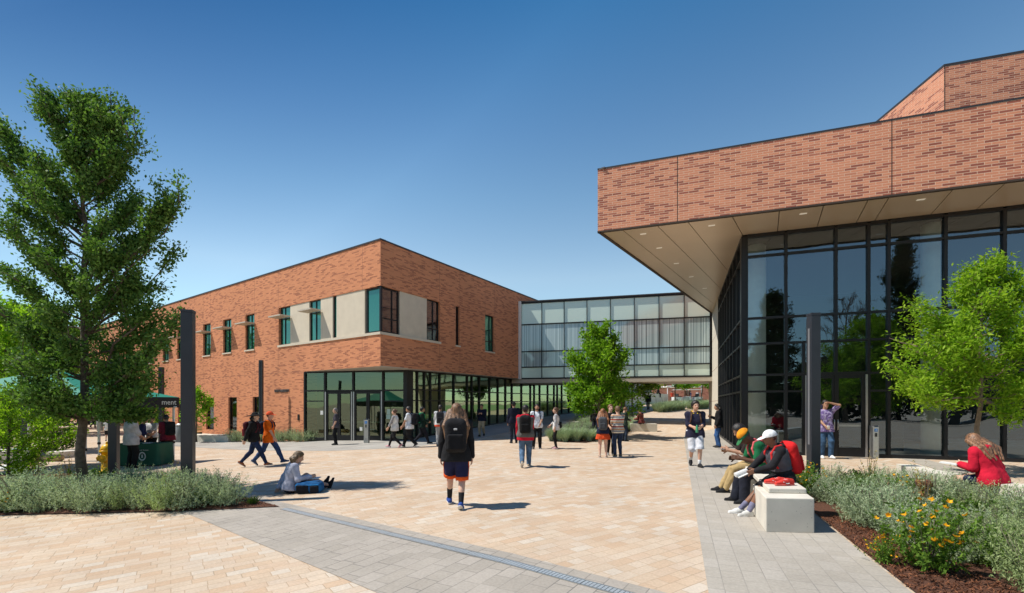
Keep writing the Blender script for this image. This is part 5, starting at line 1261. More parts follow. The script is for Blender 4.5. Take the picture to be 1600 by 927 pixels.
# running shoes and other small things are placed with the people
# ------------------------------------------------------------------ far background
p0, p1 = G(985, 633.5), G(1044, 628.5)
M['far_wall'] = mat("grey_concrete_far", (.36, .34, .31), .9, var=.06, scale=.8)
rw = thing("retaining_wall", "grey concrete retaining wall along the uphill path beyond the bridge", "wall", tuple(p0))
d = (p1 - p0); d.z = 0; n = V(-d.y, d.x, 0).normalized()
if n.x > 0: n = -n
mb = MB(); q = [p0 - d * .6, p1, p1 + n * .5, p0 - d * .6 + n * .5]; zz = Z(616, p1.y); mb.prism([(a.x, a.y) for a in q], lambda x, y: H(x, y) - .2, zz); mb.build("lower_wall", M['concrete_wall'], rw)
pm = p0.lerp(p1, .62); mb = MB(); q = [p0 - d * .6 + n * .52, pm + n * .52, pm + n * .9, p0 - d * .6 + n * .9]; mb.prism([(a.x, a.y) for a in q], lambda x, y: H(x, y) - .2, Z(600, pm.y)); mb.build("upper_wall", M['far_wall'], rw); settle(rw)
WALL_TOP = V(*(p0.lerp(p1, .72) + n * .2)[:2], zz)
fb_ = thing("distant_brick_building", "low salmon brick building far beyond the bridge behind the trees", "building", (X(1050, 92), 92, H(20, 90)))
M['salmon'] = brick_mat("salmon_brick", (.46, .21, .14), (.36, .15, .1), (.5, .3, .22), bw=.5, rh=.2, amount=.2)
FFar = Frame(V(X(900, 92), 92, 0), (1, .02)); mb = MB(); FFar.wall(mb, 0, 60, 1.2, 9.5, [(5 + 7 * k, 8.2 + 7 * k, 4.9, 6.6) for k in range(7)], .4); mb.build("wall", M['salmon'], fb_)
for k in range(7): window(fb_, FFar, 5 + 7 * k, 8.2 + 7 * k, 4.9, 6.6, M['glass_dark'], depth=.3, bars_v=(.33, .66))
mb = MB(); FFar.box(mb, -.1, 60, -10, .1, 9.5, 9.8); mb.build("roof", M['coping'], fb_); settle(fb_)
# white shade canopy and golf cart
def far_g(px, d): x = X(px, d); return V(x, d, H(x, d))
c = far_g(1068, 76); t = thing("shade_canopy", "white flat shade canopy on thin posts in front of the far salmon building", "canopy", c)
mb = MB(); mb.box(-3.2, 2.6, -1.5, 1.5, 2.35, 2.6); mb.build("roof", M['white'], t, bevel=.05)
for sx in (-3, 0, 2.4):
    mb = MB(); mb.tube([(sx, -1.2, 0), (sx, -1.2, 2.35)], .07, 8); mb.build("post", M['white'], t)
def cart(label, px, d, flip):
    t = thing("golf_cart", label, "golf cart", far_g(px, d), 0 if not flip else math.pi, "white carts beyond the bridge")
    mb = MB(); prof = [(-1.15, .28), (1.2, .28), (1.25, .6), (.95, .82), (.55, .86), (.45, .42), (-.05, .42), (-.05, .75), (-1.15, .8)]
    n = len(prof); v = [(a, -.58, b) for a, b in prof] + [(a, .58, b) for a, b in prof]; mb.add(v, [tuple(range(n)), tuple(range(2 * n - 1, n - 1, -1))] + [(i, n + i, n + (i + 1) % n, (i + 1) % n) for i in range(n)]); mb.build("body", M['white'], t)
    mb = MB(); mb.box(-1.0, .7, -.6, .6, 1.78, 1.85); mb.build("roof", M['white'], t, bevel=.03)
    mb = MB(); mb.box(-.55, -.08, -.52, .52, .76, .88); mb.box(-.62, -.5, -.52, .52, .9, 1.25); mb.build("seat", M['black_rubber'], t)
    for sx in (-.95, .65):
        for sy in (-.52, .52):
            mb = MB(); mb.tube([(sx, sy, .8), (sx, sy, 1.78)], .022, 6); mb.build("roof_post", M['frame'], t)
    for sx in (-.75, .85):
        for sy in (-.56, .56):
            mb = MB(); mb.tube([(sx, sy - .09, .23), (sx, sy + .09, .23)], .23, 16); w = mb.build("wheel", M['black_rubber'], t); mb = MB(); mb.tube([(sx, sy - .095, .23), (sx, sy + .095, .23)], .12, 12); mb.build("rim", M['frame_mid'], w)
    mb = MB(); mb.box(.60, .63, -.5, .5, .9, 1.7); mb.build("windscreen", M['glass_clear'], t)
cart("white golf cart in front of the far salmon building", 1064, 66, False); cart("white golf cart with its back turned, right of the other cart", 1083, 67, True)
c = far_g(1071, 62.5); t = thing("utility_cabinet", "grey utility cabinet in front of the white golf cart", "cabinet", c); mb = MB(); mb.box(-.42, .42, -.3, .3, 0, .85); mb.build("box", M['bin_grey'], t, bevel=.03); mb = MB(); mb.box(-.38, .38, -.312, -.302, .08, .78); mb.build("door", M['frame_mid'], t)
wall_block("concrete_bench", "small pale concrete block at the edge of the far planter", "bench", gl(1031, 638), gl(1037, 638), .5, .5, M['concrete_wall'])
# dark pavilion far left
M['slate'] = mat("slate_grey_wall", (.075, .078, .085), .7, var=.1)
DX0, DX1, DY = X(20, 46), X(214, 46), 46.0
t = thing("dark_pavilion", "low dark grey building with glazed front far behind the oak", "building", (X(110, 46), 46, -.4)); FP = Frame(V(DX0, DY, 0), (1, -.0))
mb = MB(); FP.wall(mb, 0, DX1 - DX0, -.6, 3.9, [(4.2, DX1 - DX0 - 1.0, -.4, 2.5)], .4); mb.quad((DX1, DY, -.6), (DX1, DY + 9, -.6), (DX1, DY + 9, 3.9), (DX1, DY, 3.9)); mb.quad((DX0, DY, 3.9), (DX1, DY, 3.9), (DX1, DY + 9, 3.9), (DX0, DY + 9, 3.9)); mb.build("wall", M['slate'], t)
n_ = 7; curtain(t, FP, [4.25 + (DX1 - DX0 - 5.3) * k / n_ for k in range(n_ + 1)], [-.4, 2.45], M['glass_dark'], w=-.2, mw=.16)
mb = MB(); FP.box(mb, -.3, DX1 - DX0 + .3, -9, .5, 3.902, 4.15); mb.build("roof", M['coping'], t); settle(t)
# ------------------------------------------------------------------ people
def polygonize(prims, h, k=.03, extra=None):
    """smooth union of rounded cones / ellipsoids / boxes -> quads (naive surface nets). prims: dicts"""
    lo = np.min([p['lo'] for p in prims], 0) - 3 * h; hi = np.max([p['hi'] for p in prims], 0) + 3 * h
    n = np.ceil((hi - lo) / h).astype(int) + 1
    ax = [lo[i] + h * np.arange(n[i]) for i in range(3)]
    Fv = np.full(n, .25, np.float32)
    for p in prims:
        kk = p.get('k', k); m = kk + 2 * h
        i0 = np.maximum(np.floor((p['lo'] - m - lo) / h).astype(int), 0); i1 = np.minimum(np.ceil((p['hi'] + m - lo) / h).astype(int) + 1, n)
        sl = tuple(slice(a, b) for a, b in zip(i0, i1))
        Xg, Yg, Zg = np.meshgrid(ax[0][sl[0]], ax[1][sl[1]], ax[2][sl[2]], indexing='ij')
        d = p['f'](Xg, Yg, Zg).astype(np.float32); b = Fv[sl]
        if p.get('cut'): Fv[sl] = np.maximum(b, -d); continue
        if kk > 0:
            hh = np.clip(.5 + .5 * (b - d) / kk, 0, 1); Fv[sl] = b * (1 - hh) + d * hh - kk * hh * (1 - hh)
        else: Fv[sl] = np.minimum(b, d)
    if extra is not None:
        Xg, Yg, Zg = np.meshgrid(*ax, indexing='ij'); Fv = np.maximum(Fv, extra(Xg, Yg, Zg))
    S = Fv < 0
    c = sum(S[a:n[0] - 1 + a, b:n[1] - 1 + b, d:n[2] - 1 + d].astype(np.int8) for a in (0, 1) for b in (0, 1) for d in (0, 1))
    act = (c > 0) & (c < 8); I = np.argwhere(act)
    if len(I) == 0: return np.zeros((0, 3)), np.zeros((0, 4), int)
    idx = np.full(act.shape, -1, np.int64); idx[act] = np.arange(len(I))
    acc = np.zeros((len(I), 3)); cnt = np.zeros(len(I))
    cor = [(a, b, d) for a in (0, 1) for b in (0, 1) for d in (0, 1)]
    val = {q: Fv[I[:, 0] + q[0], I[:, 1] + q[1], I[:, 2] + q[2]] for q in cor}
    for q in cor:
        for axi in range(3):
            if q[axi]: continue
            r = list(q); r[axi] = 1; r = tuple(r); a, b = val[q], val[r]; m = (a < 0) != (b < 0)
            t = np.where(m, a / np.where(m, a - b, 1), 0); P = np.tile(np.array(q, float), (len(I), 1)); P[:, axi] += t
            acc[m] += P[m]; cnt[m] += 1
    Vt = lo + h * (I + acc / cnt[:, None])
    Q = []
    for axi in range(3):
        o1, o2 = (axi + 1) % 3, (axi + 2) % 3
        s0 = [slice(None)] * 3; s1 = [slice(None)] * 3; s0[axi] = slice(0, -1); s1[axi] = slice(1, None)
        A, B = S[tuple(s0)], S[tuple(s1)]; E = np.argwhere(A != B)
        E = E[(E[:, o1] > 0) & (E[:, o2] > 0) & (E[:, o1] < n[o1] - 1) & (E[:, o2] < n[o2] - 1)]
        ina = A[E[:, 0], E[:, 1], E[:, 2]]
        def cell(d1, d2):
            C = E.copy(); C[:, o1] += d1; C[:, o2] += d2; return idx[C[:, 0], C[:, 1], C[:, 2]]
        q = np.stack([cell(-1, -1), cell(0, -1), cell(0, 0), cell(-1, 0)], 1); q[~ina] = q[~ina][:, ::-1]; Q.append(q)
    return Vt, np.concatenate(Q)
def v3(*a): return np.array(a, float)
def cap(a, b, ra, rb=None, k=None, sy=1.0):
    a, b = np.asarray(a, float), np.asarray(b, float); rb = ra if rb is None else rb; d = b - a; L2 = max(d @ d, 1e-9); R = max(ra, rb)
    def f(X_, Y_, Z_):
        x, y, z = X_ - a[0], Y_ - a[1], Z_ - a[2]; t = np.clip((x * d[0] + y * d[1] + z * d[2]) / L2, 0, 1)
        return np.sqrt((x - t * d[0]) ** 2 + (y - t * d[1]) ** 2 + (z - t * d[2]) ** 2) - (ra + (rb - ra) * t)
    p = dict(f=f, lo=np.minimum(a, b) - R, hi=np.maximum(a, b) + R)
    if k is not None: p['k'] = k
    return p
def ell(c, r, R=None, k=None, cut=False):
    c, r = np.asarray(c, float), np.asarray(r, float); R = np.eye(3) if R is None else R; m = r.max()
    def f(X_, Y_, Z_):
        x, y, z = X_ - c[0], Y_ - c[1], Z_ - c[2]
        u = [(R[0, i] * x + R[1, i] * y + R[2, i] * z) / r[i] for i in range(3)]
        q = np.sqrt(u[0] ** 2 + u[1] ** 2 + u[2] ** 2); return (q - 1) * r.min()
    p = dict(f=f, lo=c - m, hi=c + m)
    if k is not None: p['k'] = k
    if cut: p['cut'] = True
    return p
def rbox(c, hs, rad, R=None, k=None):
    c, hs = np.asarray(c, float), np.asarray(hs, float); R = np.eye(3) if R is None else R; m = np.linalg.norm(hs)
    def f(X_, Y_, Z_):
        x, y, z = X_ - c[0], Y_ - c[1], Z_ - c[2]
        q = [np.abs(R[0, i] * x + R[1, i] * y + R[2, i] * z) - hs[i] + rad for i in range(3)]
        return np.sqrt(sum(np.maximum(a, 0) ** 2 for a in q)) + np.minimum(np.maximum(np.maximum(q[0], q[1]), q[2]), 0) - rad
    p = dict(f=f, lo=c - m, hi=c + m)
    if k is not None: p['k'] = k
    return p
def rotx(a): c, s = math.cos(a), math.sin(a); return np.array([[1, 0, 0], [0, c, -s], [0, s, c]])
def roty(a): c, s = math.cos(a), math.sin(a); return np.array([[c, 0, s], [0, 1, 0], [-s, 0, c]])
def rotz(a): c, s = math.cos(a), math.sin(a); return np.array([[c, -s, 0], [s, c, 0], [0, 0, 1]])
def ik(a, t, l1, l2, pole):
    a, t, pole = (np.asarray(q, float) for q in (a, t, pole)); d = t - a; L = np.linalg.norm(d); u = d / max(L, 1e-6)
    if L > (l1 + l2) * .998: L = (l1 + l2) * .998; t = a + u * L
    x = (l1 * l1 - l2 * l2 + L * L) / (2 * L); h = math.sqrt(max(l1 * l1 - x * x, 0)); p = pole - u * (pole @ u); p = p / max(np.linalg.norm(p), 1e-6)
    return a + u * x + p * h, t
SKIN = {'light': (.56, .33, .23), 'fair': (.60, .38, .28), 'tan': (.40, .22, .14), 'brown': (.20, .095, .055), 'dark': (.115, .052, .030)}
_fab = {}
def fabric(col, kind=None):
    key = (tuple(np.round(col, 3)), kind)
    if key in _fab: return _fab[key]
    m = mat("fabric", col, .92, var=.22, scale=7, bump=.7, bscale=15, spec=.2)
    if kind:
        nt = m.node_tree; ns, ls = nt.nodes, nt.links; tc = ns.new("ShaderNodeTexCoord"); sp = ns.new("ShaderNodeSeparateXYZ"); ls.new(tc.outputs["Object"], sp.inputs[0]); b = ns["Principled BSDF"]
        def band(sock, freq, off=0.0):
            m1 = ns.new("ShaderNodeMath"); m1.operation = 'MULTIPLY_ADD'; m1.inputs[1].default_value = freq; m1.inputs[2].default_value = off; ls.new(sock, m1.inputs[0])
            m2 = ns.new("ShaderNodeMath"); m2.operation = 'FRACT'; ls.new(m1.outputs[0], m2.inputs[0]); return m2.outputs[0]
        if kind == 'stripes':
            r = ramp(ns, [(0, (.55, .50, .42)), (.22, (.36, .05, .03)), (.40, (.62, .58, .50)), (.62, (.05, .08, .16)), (.76, (.58, .52, .42)), (.88, (.48, .18, .06))], 'CONSTANT')
            ls.new(band(sp.outputs[2], 4.4), r.inputs[0]); ls.new(r.outputs[0], b.inputs["Base Color"])
        elif kind == 'plaid':
            a = ramp(ns, [(0, (.25, .02, .02)), (.5, (.9, .9, .9))], 'CONSTANT'); c = ramp(ns, [(0, (.05, .02, .03)), (.5, (.42, .07, .05)), (.9, (.5, .42, .38))], 'CONSTANT')
            ls.new(band(sp.outputs[0], 13), a.inputs[0]); ls.new(band(sp.outputs[2], 13), c.inputs[0]); mx = ns.new("ShaderNodeMix"); mx.data_type = 'RGBA'; mx.blend_type = 'MULTIPLY'; mx.inputs[0].default_value = .8
            ls.new(c.outputs[0], mx.inputs[6]); ls.new(a.outputs[0], mx.inputs[7]); ls.new(mx.outputs[2], b.inputs["Base Color"])
        elif kind == 'floral':
            vo = ns.new("ShaderNodeTexVoronoi"); vo.inputs["Scale"].default_value = 16; ls.new(tc.outputs["Object"], vo.inputs["Vector"]); r = ramp(ns, [(0, (.55, .50, .66)), (.22, (.20, .13, .36)), (.40, (.10, .06, .20)), (.62, (.38, .32, .52))])
            ls.new(vo.outputs["Distance"], r.inputs[0]); ls.new(r.outputs[0], b.inputs["Base Color"])
        elif kind == 'jeans':
            nz = ns.new("ShaderNodeTexNoise"); nz.inputs["Scale"].default_value = 7; nz.inputs["Detail"].default_value = 8; ls.new(tc.outputs["Object"], nz.inputs["Vector"])
            r = ramp(ns, [(.3, tuple(c * .6 for c in col)), (.7, tuple(min(1, c * 1.5) for c in col))]); ls.new(nz.outputs["Fac"], r.inputs[0]); ls.new(r.outputs[0], b.inputs["Base Color"])
        elif kind == 'print':   # coloured chest print, bands of red, yellow and white blobs
            vo = ns.new("ShaderNodeTexVoronoi"); vo.inputs["Scale"].default_value = 22; ls.new(tc.outputs["Object"], vo.inputs["Vector"]); r = ramp(ns, [(0, (.5, .05, .03)), (.4, (.6, .42, .03)), (.7, (.6, .6, .55)), (.85, col)], 'CONSTANT')
            ls.new(vo.outputs["Color"], r.inputs[0]); ls.new(r.outputs[0], b.inputs["Base Color"])
    _fab[key] = m; return m
_skin = {}
def skin_mats(tone):
    if tone not in _skin:
        c = SKIN[tone]; m = mat("skin", c, .55, var=.07, scale=14, spec=.35); setin(m.node_tree.nodes["Principled BSDF"], "Subsurface Weight", .08)
        _skin[tone] = [m, mat("lips", (c[0] * .8, c[1] * .5, c[2] * .5), .5, var=.03), mat("eye_dark", (.02, .014, .01), .3, var=.02)]
    return _skin[tone]
_hair = {}
def hair_mat(c):
    if c not in _hair:
        m, nt, ns, ls, b = new_mat("hair"); tc = ns.new("ShaderNodeTexCoord"); mp = ns.new("ShaderNodeMapping"); mp.inputs["Scale"].default_value = (70, 70, 7); ls.new(tc.outputs["Object"], mp.inputs[0])
        nz = ns.new("ShaderNodeTexNoise"); nz.inputs["Scale"].default_value = 1; nz.inputs["Detail"].default_value = 4; ls.new(mp.outputs[0], nz.inputs["Vector"])
        r = ramp(ns, [(.34, tuple(v * .35 for v in c)), (.5, c), (.66, tuple(min(1, v * 1.7) for v in c))]); ls.new(nz.outputs["Fac"], r.inputs[0]); ls.new(r.outputs[0], b.inputs["Base Color"]); setin(b, "Roughness", .5)
        bp = ns.new("ShaderNodeBump"); bp.inputs["Strength"].default_value = .8; bp.inputs["Distance"].default_value = .01; ls.new(nz.outputs["Fac"], bp.inputs["Height"]); ls.new(bp.outputs[0], b.inputs["Normal"]); _hair[c] = m
    return _hair[c]
def hairm(col): return fabric(col, None) if col not in _skin else None
M['sole'] = mat("shoe_sole", (.62, .60, .57), .8)

def person(pos, face, h, label, pose='stand', tone='light', lean=0.0, hz=0.0, hp=0.0, hands=('side', 'side'), top=None, bottom=None, shoes=(.03, .03, .03), hair=((.03, .018, .012), 'short'), hat=None, res=.02,
           feet=None, pel=None, stride=.30, lead=1, pack=None, vest=None, beard=False, socks=None, group=None, zbase=None, shadow=None, knees=None, extra=None):
    """one figure: a continuous body with clothing, hair and shoes as parts.  Local axes: +y is where the figure faces, +x its right hand"""
    s = h / 1.75; x, y = pos[0], pos[1]; z0 = H(x, y) if zbase is None else zbase
    root = thing("person", label, "person", (x, y, z0), math.radians(face), group)
    rs = np.random.RandomState(int(abs(x * 371 + y * 173)) % 9999)
    # ---- joints
    P = np.array(pel if pel is not None else ((0, 0, .93 if pose == 'walk' else .955)), float)
    R = rotx(-math.radians(lean)); T = lambda a, b, c: P + R @ v3(a, b, c)
    if feet is None:
        if pose == 'walk': feet = ((.085, stride * lead, .085 if lead > 0 else .17), (-.085, -stride * lead, .17 if lead > 0 else .085))
        elif pose == 'sit': feet = ((.10, .44, .085), (-.10, .44, .085))
        else: feet = ((.11, .02, .085), (-.11, -.02, .085))
    hipz = -.025; hips = [P + v3(.092, 0, hipz), P + v3(-.092, 0, hipz)]
    kp = knees or ((.05, 1, .15), (-.05, 1, .15)); legs = []
    for i in range(2):
        kn, an = ik(hips[i], feet[i], .44, .42, kp[i]); legs.append((hips[i], kn, an))
    pitch = []
    for i in range(2):
        a = 0.0
        if pose == 'walk': a = -.62 if feet[i][1] < 0 else .14
        if pose == 'ground': a = 1.25
        pitch.append(a)
    SH = [T(.185, 0, .455), T(-.185, 0, .455)]; HC = P + R @ v3(0, .005, .52); RH = R @ rotz(math.radians(-hz)) @ rotx(-math.radians(hp)) if not pose == 'x' else R
    Hd = HC + RH @ v3(0, .03, .155)
    HT = {'side': (.265, .05, .80), 'fwd': (.24, .24, .90), 'back': (.26, -.20, .86), 'hold': (.09, .30, 1.08), 'low': (.12, .27, .98), 'phone': (.10, .27, 1.22), 'pocket': (.21, .10, .90), 'lap': (.12, .34, .70), 'salute': (.07, .175, 1.665), 'strap': (.13, .15, 1.30), 'chin': (.05, .16, 1.42)}
    arms = []
    for i in range(2):
        t = hands[i]; sg = 1 if i == 0 else -1
        t = v3(HT[t][0] * sg, HT[t][1], HT[t][2]) + (v3(P[0], P[1], P[2] - .955) if isinstance(hands[i], str) else 0) if isinstance(t, str) else np.array(t, float)
        pole = v3(sg * .38, -.6, -.75) if hands[i] != 'salute' else v3(sg * 1, .1, -.15)
        el, wr = ik(SH[i], t, .285, .25, pole); arms.append((SH[i], el, wr))
    # ---- body
    def torso(e=0.0, belly=1.0):
        return [cap(T(-.085, -.005, 0), T(.085, -.005, 0), .118 + e, k=.05), cap(T(-.06, 0, .12), T(.06, 0, .12), .104 * belly + e, k=.06), cap(T(-.07, .0, .27), T(.07, .0, .27), .112 + e, k=.06),
                cap(T(-.10, -.005, .38), T(.10, -.005, .38), .098 + e, k=.06), cap(T(-.165, -.01, .45), T(.165, -.01, .45), .052 + e, k=.05)]
    def armc(i, e, f0=0.0, f1=1.0):
        S, E, W = arms[i]; out = []
        if f1 <= 1.0: out.append(cap(S, S + (E - S) * f1, .050 + e, .047 + e - .006 * f1, k=.03))
        else: out += [cap(S, E, .050 + e, .041 + e, k=.03), cap(E, E + (W - E) * (f1 - 1), .041 + e, .041 + e - .012 * (f1 - 1), k=.03)]
        return out
    def legc(i, e, f1=2.0, flare=0.0):
        A, K, N = legs[i]; out = []
        if f1 <= 1: out.append(cap(A, A + (K - A) * f1, .088 + e, .088 + e - .028 * f1 + flare, k=.035))
        else:
            out += [cap(A, K, .088 + e, .060 + e, k=.035), cap(K, K + (N - K) * min(1, (f1 - 1)), .058 + e, .058 + e - (.020) * (f1 - 1) + flare, k=.03)]
        return out
    body = torso() + armc(0, 0, f1=2.0) + armc(1, 0, f1=2.0) + legc(0, 0) + legc(1, 0)
    for i in range(2):
        A, K, N = legs[i]; body.append(cap(K + (N - K) * .22 + v3(0, -.018, 0), K + (N - K) * .45 + v3(0, -.018, 0), .046, .040, k=.03))
    body += [cap(T(0, -.008, .46), HC + RH @ v3(0, .01, .10), .058, .055, k=.04)]
    head = [ell(Hd + RH @ v3(0, -.012, .025), (.077, .098, .098), RH, k=.03), ell(Hd + RH @ v3(0, .028, -.045), (.056, .066, .075), RH, k=.04), cap(HC + RH @ v3(0, .01, .04), Hd + RH @ v3(0, -.01, -.05), .054, .05, k=.03)]
    face_f = [cap(Hd + RH @ v3(0, .086, .012), Hd + RH @ v3(0, .108, -.022), .011, .016, k=.015), ell(Hd + RH @ v3(0, .078, -.052), (.024, .016, .012), RH, k=.012), ell(Hd + RH @ v3(0, .072, -.088), (.022, .018, .016), RH, k=.02),
              ell(Hd + RH @ v3(.079, -.012, -.005), (.011, .022, .032), RH, k=.008), ell(Hd + RH @ v3(-.079, -.012, -.005), (.011, .022, .032), RH, k=.008), ell(Hd + RH @ v3(0, .078, .032), (.05, .012, .010), RH, k=.02)]
    hres = res * .6
    vb, fb2 = polygonize(body, res); vh, fh = polygonize(head + face_f, hres, .02)
    verts = [vb, vh]; faces = [fb2, fh + len(vb)]; mi = [np.zeros(len(fb2), int), np.zeros(len(fh), int)]; nv = len(vb) + len(vh)
    # lips, eyes and brows
    loc = (vh - Hd) @ RH; fc = loc[fh].mean(1); mi[1][(np.abs(fc[:, 0]) < .026) & (fc[:, 1] > .078) & (np.abs(fc[:, 2] + .052) < .011)] = 1
    def addp(vv, ff, m):
        nonlocal nv
        verts.append(vv); faces.append(np.array(ff) + nv); mi.append(np.full(len(ff), m, int)); nv += len(vv)
    for sx in (-1, 1):
        ve, fe = polygonize([ell(Hd + RH @ v3(sx * .032, .080, .008), (.015, .010, .008), RH)], .005, 0); addp(ve, fe, 2)
        ve, fe = polygonize([ell(Hd + RH @ v3(sx * .033, .084, .032), (.021, .010, .0055), RH)], .005, 0); addp(ve, fe, 2)
    # hands: a palm and five fingers
    for i in range(2):
        S, E, W = arms[i]; sg = 1 if i == 0 else -1; d = W - E; d = d / np.linalg.norm(d); ref = v3(0, 1, 0) if abs(d[1]) < .8 else v3(0, 0, 1)
        side = np.cross(d, v3(sg, 0, 0)); side = side / max(np.linalg.norm(side), 1e-6)      # across the knuckles
        nrm = np.cross(side, d); nrm = nrm * (-sg if nrm[0] * sg > 0 else sg) if False else nrm
        inw = v3(-sg, 0, 0) - d * (v3(-sg, 0, 0) @ d); inw = inw / max(np.linalg.norm(inw), 1e-6)
        hp_ = [cap(W - d * .03, W + d * .02, .027, .026, k=.02)] + [cap(W + d * .01 + side * o_, W + d * .085 + side * o_ * 1.15, .014, .0135, k=.016) for o_ in (-.027, -.009, .009, .027)]
        for o_, L in ((-.031, .060), (-.0104, .074), (.0104, .080), (.031, .070)):
            a = W + d * .085 + side * o_; b = a + d * L * .5 + inw * L * .12; c = b + (d * .8 + inw * .6) * L * .5; hp_ += [cap(a, b, .0105, .0095, k=.004), cap(b, c, .0095, .008, k=.004)]
        a = W + d * .025 + side * .03; b = a + d * .03 + side * .028 + inw * .012; c = b + d * .032 + side * .008 + inw * .008; hp_ += [cap(a, b, .013, .011, k=.01), cap(b, c, .011, .009, k=.004)]
        ve, fe = polygonize(hp_, max(.006, res * .45), .006); addp(ve, fe, 0)
    mats = skin_mats(tone)
    allv = np.concatenate(verts) * s; allf = np.concatenate(faces)
    o = mesh_obj("body", allv.tolist(), allf.tolist(), mats, root, True, np.concatenate(mi).tolist())
    def part(name, prims, m, extra_=None, k=.03, r=None, parent=root, fold=0.0):
        vv, ff = polygonize(prims, r or res, k, extra_)
        if len(ff) == 0: return None
        if fold:
            nzv = np.sin(vv[:, 2] * 27 + 2.5 * np.sin(vv[:, 0] * 13 + vv[:, 1] * 9 + rs.uniform(0, 6))) * np.sin(vv[:, 0] * 15 + vv[:, 1] * 17 + vv[:, 2] * 6 + rs.uniform(0, 6)); vv = vv + nzv[:, None] * fold * unit(vv - vv.mean(0)) * v3(1, 1, .3)
        return mesh_obj(name, (vv * s).tolist(), ff.tolist(), m, parent, True)
    def tclip(lo_, hi_):
        ez = R @ v3(0, 0, 1)
        def f(X_, Y_, Z_):
            t = (X_ - P[0]) * ez[0] + (Y_ - P[1]) * ez[1] + (Z_ - P[2]) * ez[2]; return np.maximum(lo_ - t, t - hi_)
        return f
    def top_part(name, sp):
        """sp: colour, kind, sleeve (0..2), hem (below pelvis, negative), looseness"""
        e = sp.get('e', .018); tor = torso(e, 1.06) + [cap(T(-.09, 0, -.06), T(.09, 0, -.06), .120 + e, k=.05)]
        if sp['hem'] < -.14: tor.append(cap(T(-.10, .0, sp['hem'] - .02), T(.10, .0, sp['hem'] - .02), .128 + e, k=.06))
        o_ = part(name, tor + [cap(T(0, -.01, .45), T(0, -.005, .50), .066, .06, k=.03)], fabric(sp['col'], sp.get('kind')), tclip(sp['hem'], sp.get('neck', .515)), fold=.007)
        if sp.get('sleeve', 0) > 0:
            for i in range(2):
                prims = [cap(SH[i] + (T(0, 0, .42) - SH[i]) * .25, SH[i], .06 + e, .056 + e, k=.03)] + armc(i, e * .9, f1=sp['sleeve']); part("sleeve", prims, fabric(sp.get('scol', sp['col']), sp.get('kind')), parent=root, fold=.006)
        if sp.get('hood'):
            part("hood", [cap(T(-.07, -.085, .50), T(.07, -.085, .50), .055, k=.04), cap(T(-.09, -.02, .505), T(-.05, .07, .47), .032, .026, k=.03), cap(T(.09, -.02, .505), T(.05, .07, .47), .032, .026, k=.03)], fabric(sp.get('hcol', sp['col'])))
        if sp.get('collar'):
            part("collar", [cap(T(-.065, -.03, .505), T(-.045, .06, .47), .02, k=.02), cap(T(.065, -.03, .505), T(.045, .06, .47), .02, k=.02), cap(T(-.065, -.04, .505), T(.065, -.04, .505), .024, k=.02)], fabric(sp['collar']))
        return o_
    if top: top_part("shirt" if top.get('sleeve', 0) <= 1 else "jacket" if top.get('hood') else "long_sleeve_shirt", top)
    if vest: top_part("vest", dict(vest, e=vest.get('e', .034)))
    if bottom:
        e = bottom.get('e', .021); f1 = bottom.get('len', 2.0); bm_ = fabric(bottom['col'], bottom.get('kind'))
        if bottom.get('skirt'):
            part("skirt", [cap(T(-.085, 0, .05), T(.085, 0, .05), .115, k=.05), cap(T(-.10, .0, -.18), T(.10, 0, -.18), .135, k=.06), cap(T(-.12, .01, -.30), T(.12, .01, -.30), .145, k=.06)], bm_, tclip(-.30, .08), fold=.006)
        else:
            sub_ = [cap(T(-.085, -.005, .0), T(.085, -.005, .0), .121 + e * .6, k=.04)]
            for i in range(2): sub_ += legc(i, e, f1, bottom.get('flare', .0))
            if f1 >= 1.9:
                for i in range(2):
                    A, K, N = legs[i]; sub_.append(cap(K + (N - K) * .2 + v3(0, -.012, 0), K + (N - K) * .45 + v3(0, -.012, 0), .046 + e, k=.03))
            hem = []
            for i in range(2):
                A, K, N = legs[i]; c0 = K + (N - K) * (f1 - 1) if f1 > 1 else A + (K - A) * f1; dl = (N - K) if f1 > 1 else (K - A); hem.append((c0, dl / np.linalg.norm(dl)))
            def hemclip(X_, Y_, Z_, tc_=tclip(-2, .10)):
                d0, d1 = [(X_ - c[0]) * d[0] + (Y_ - c[1]) * d[1] + (Z_ - c[2]) * d[2] for c, d in hem]; return np.maximum(tc_(X_, Y_, Z_), np.where(X_ > P[0], d0, d1))
            part("shorts" if f1 < 1.7 else "trousers", sub_, bm_, hemclip if f1 < 1.9 else tclip(-2, .10), fold=.007)
            if bottom.get('trim'):
                for i in range(2):
                    A, K, N = legs[i]
                    if f1 > 1: c0 = K + (N - K) * (f1 - 1); dl = (N - K)
                    else: c0 = A + (K - A) * f1; dl = (K - A)
                    dl = dl / np.linalg.norm(dl); rr_ = .088 + e - .028 + bottom.get('flare', 0) + .006 if f1 <= 1 else .064 + e + bottom.get('flare', 0)
                    def cyl(X_, Y_, Z_, c0=c0, dl=dl):
                        t = (X_ - c0[0]) * dl[0] + (Y_ - c0[1]) * dl[1] + (Z_ - c0[2]) * dl[2]; return np.abs(t + .028) - .034
                    part("hem_trim", [cap(c0 - dl * .06, c0 + dl * .09, rr_, k=.0)], fabric(bottom['trim']), cyl)
                    if bottom.get('stripe'):
                        sg = 1 if i == 0 else -1; off = v3(sg * (.088 + e - .004), 0, 0)
                        part("side_stripe", [cap(A + off * .98 + v3(0, 0, .05), A + (K - A) * .5 + off * .92, .020, .02), cap(A + (K - A) * .5 + off * .92, c0 + off * .86, .02)], fabric(bottom['trim']))
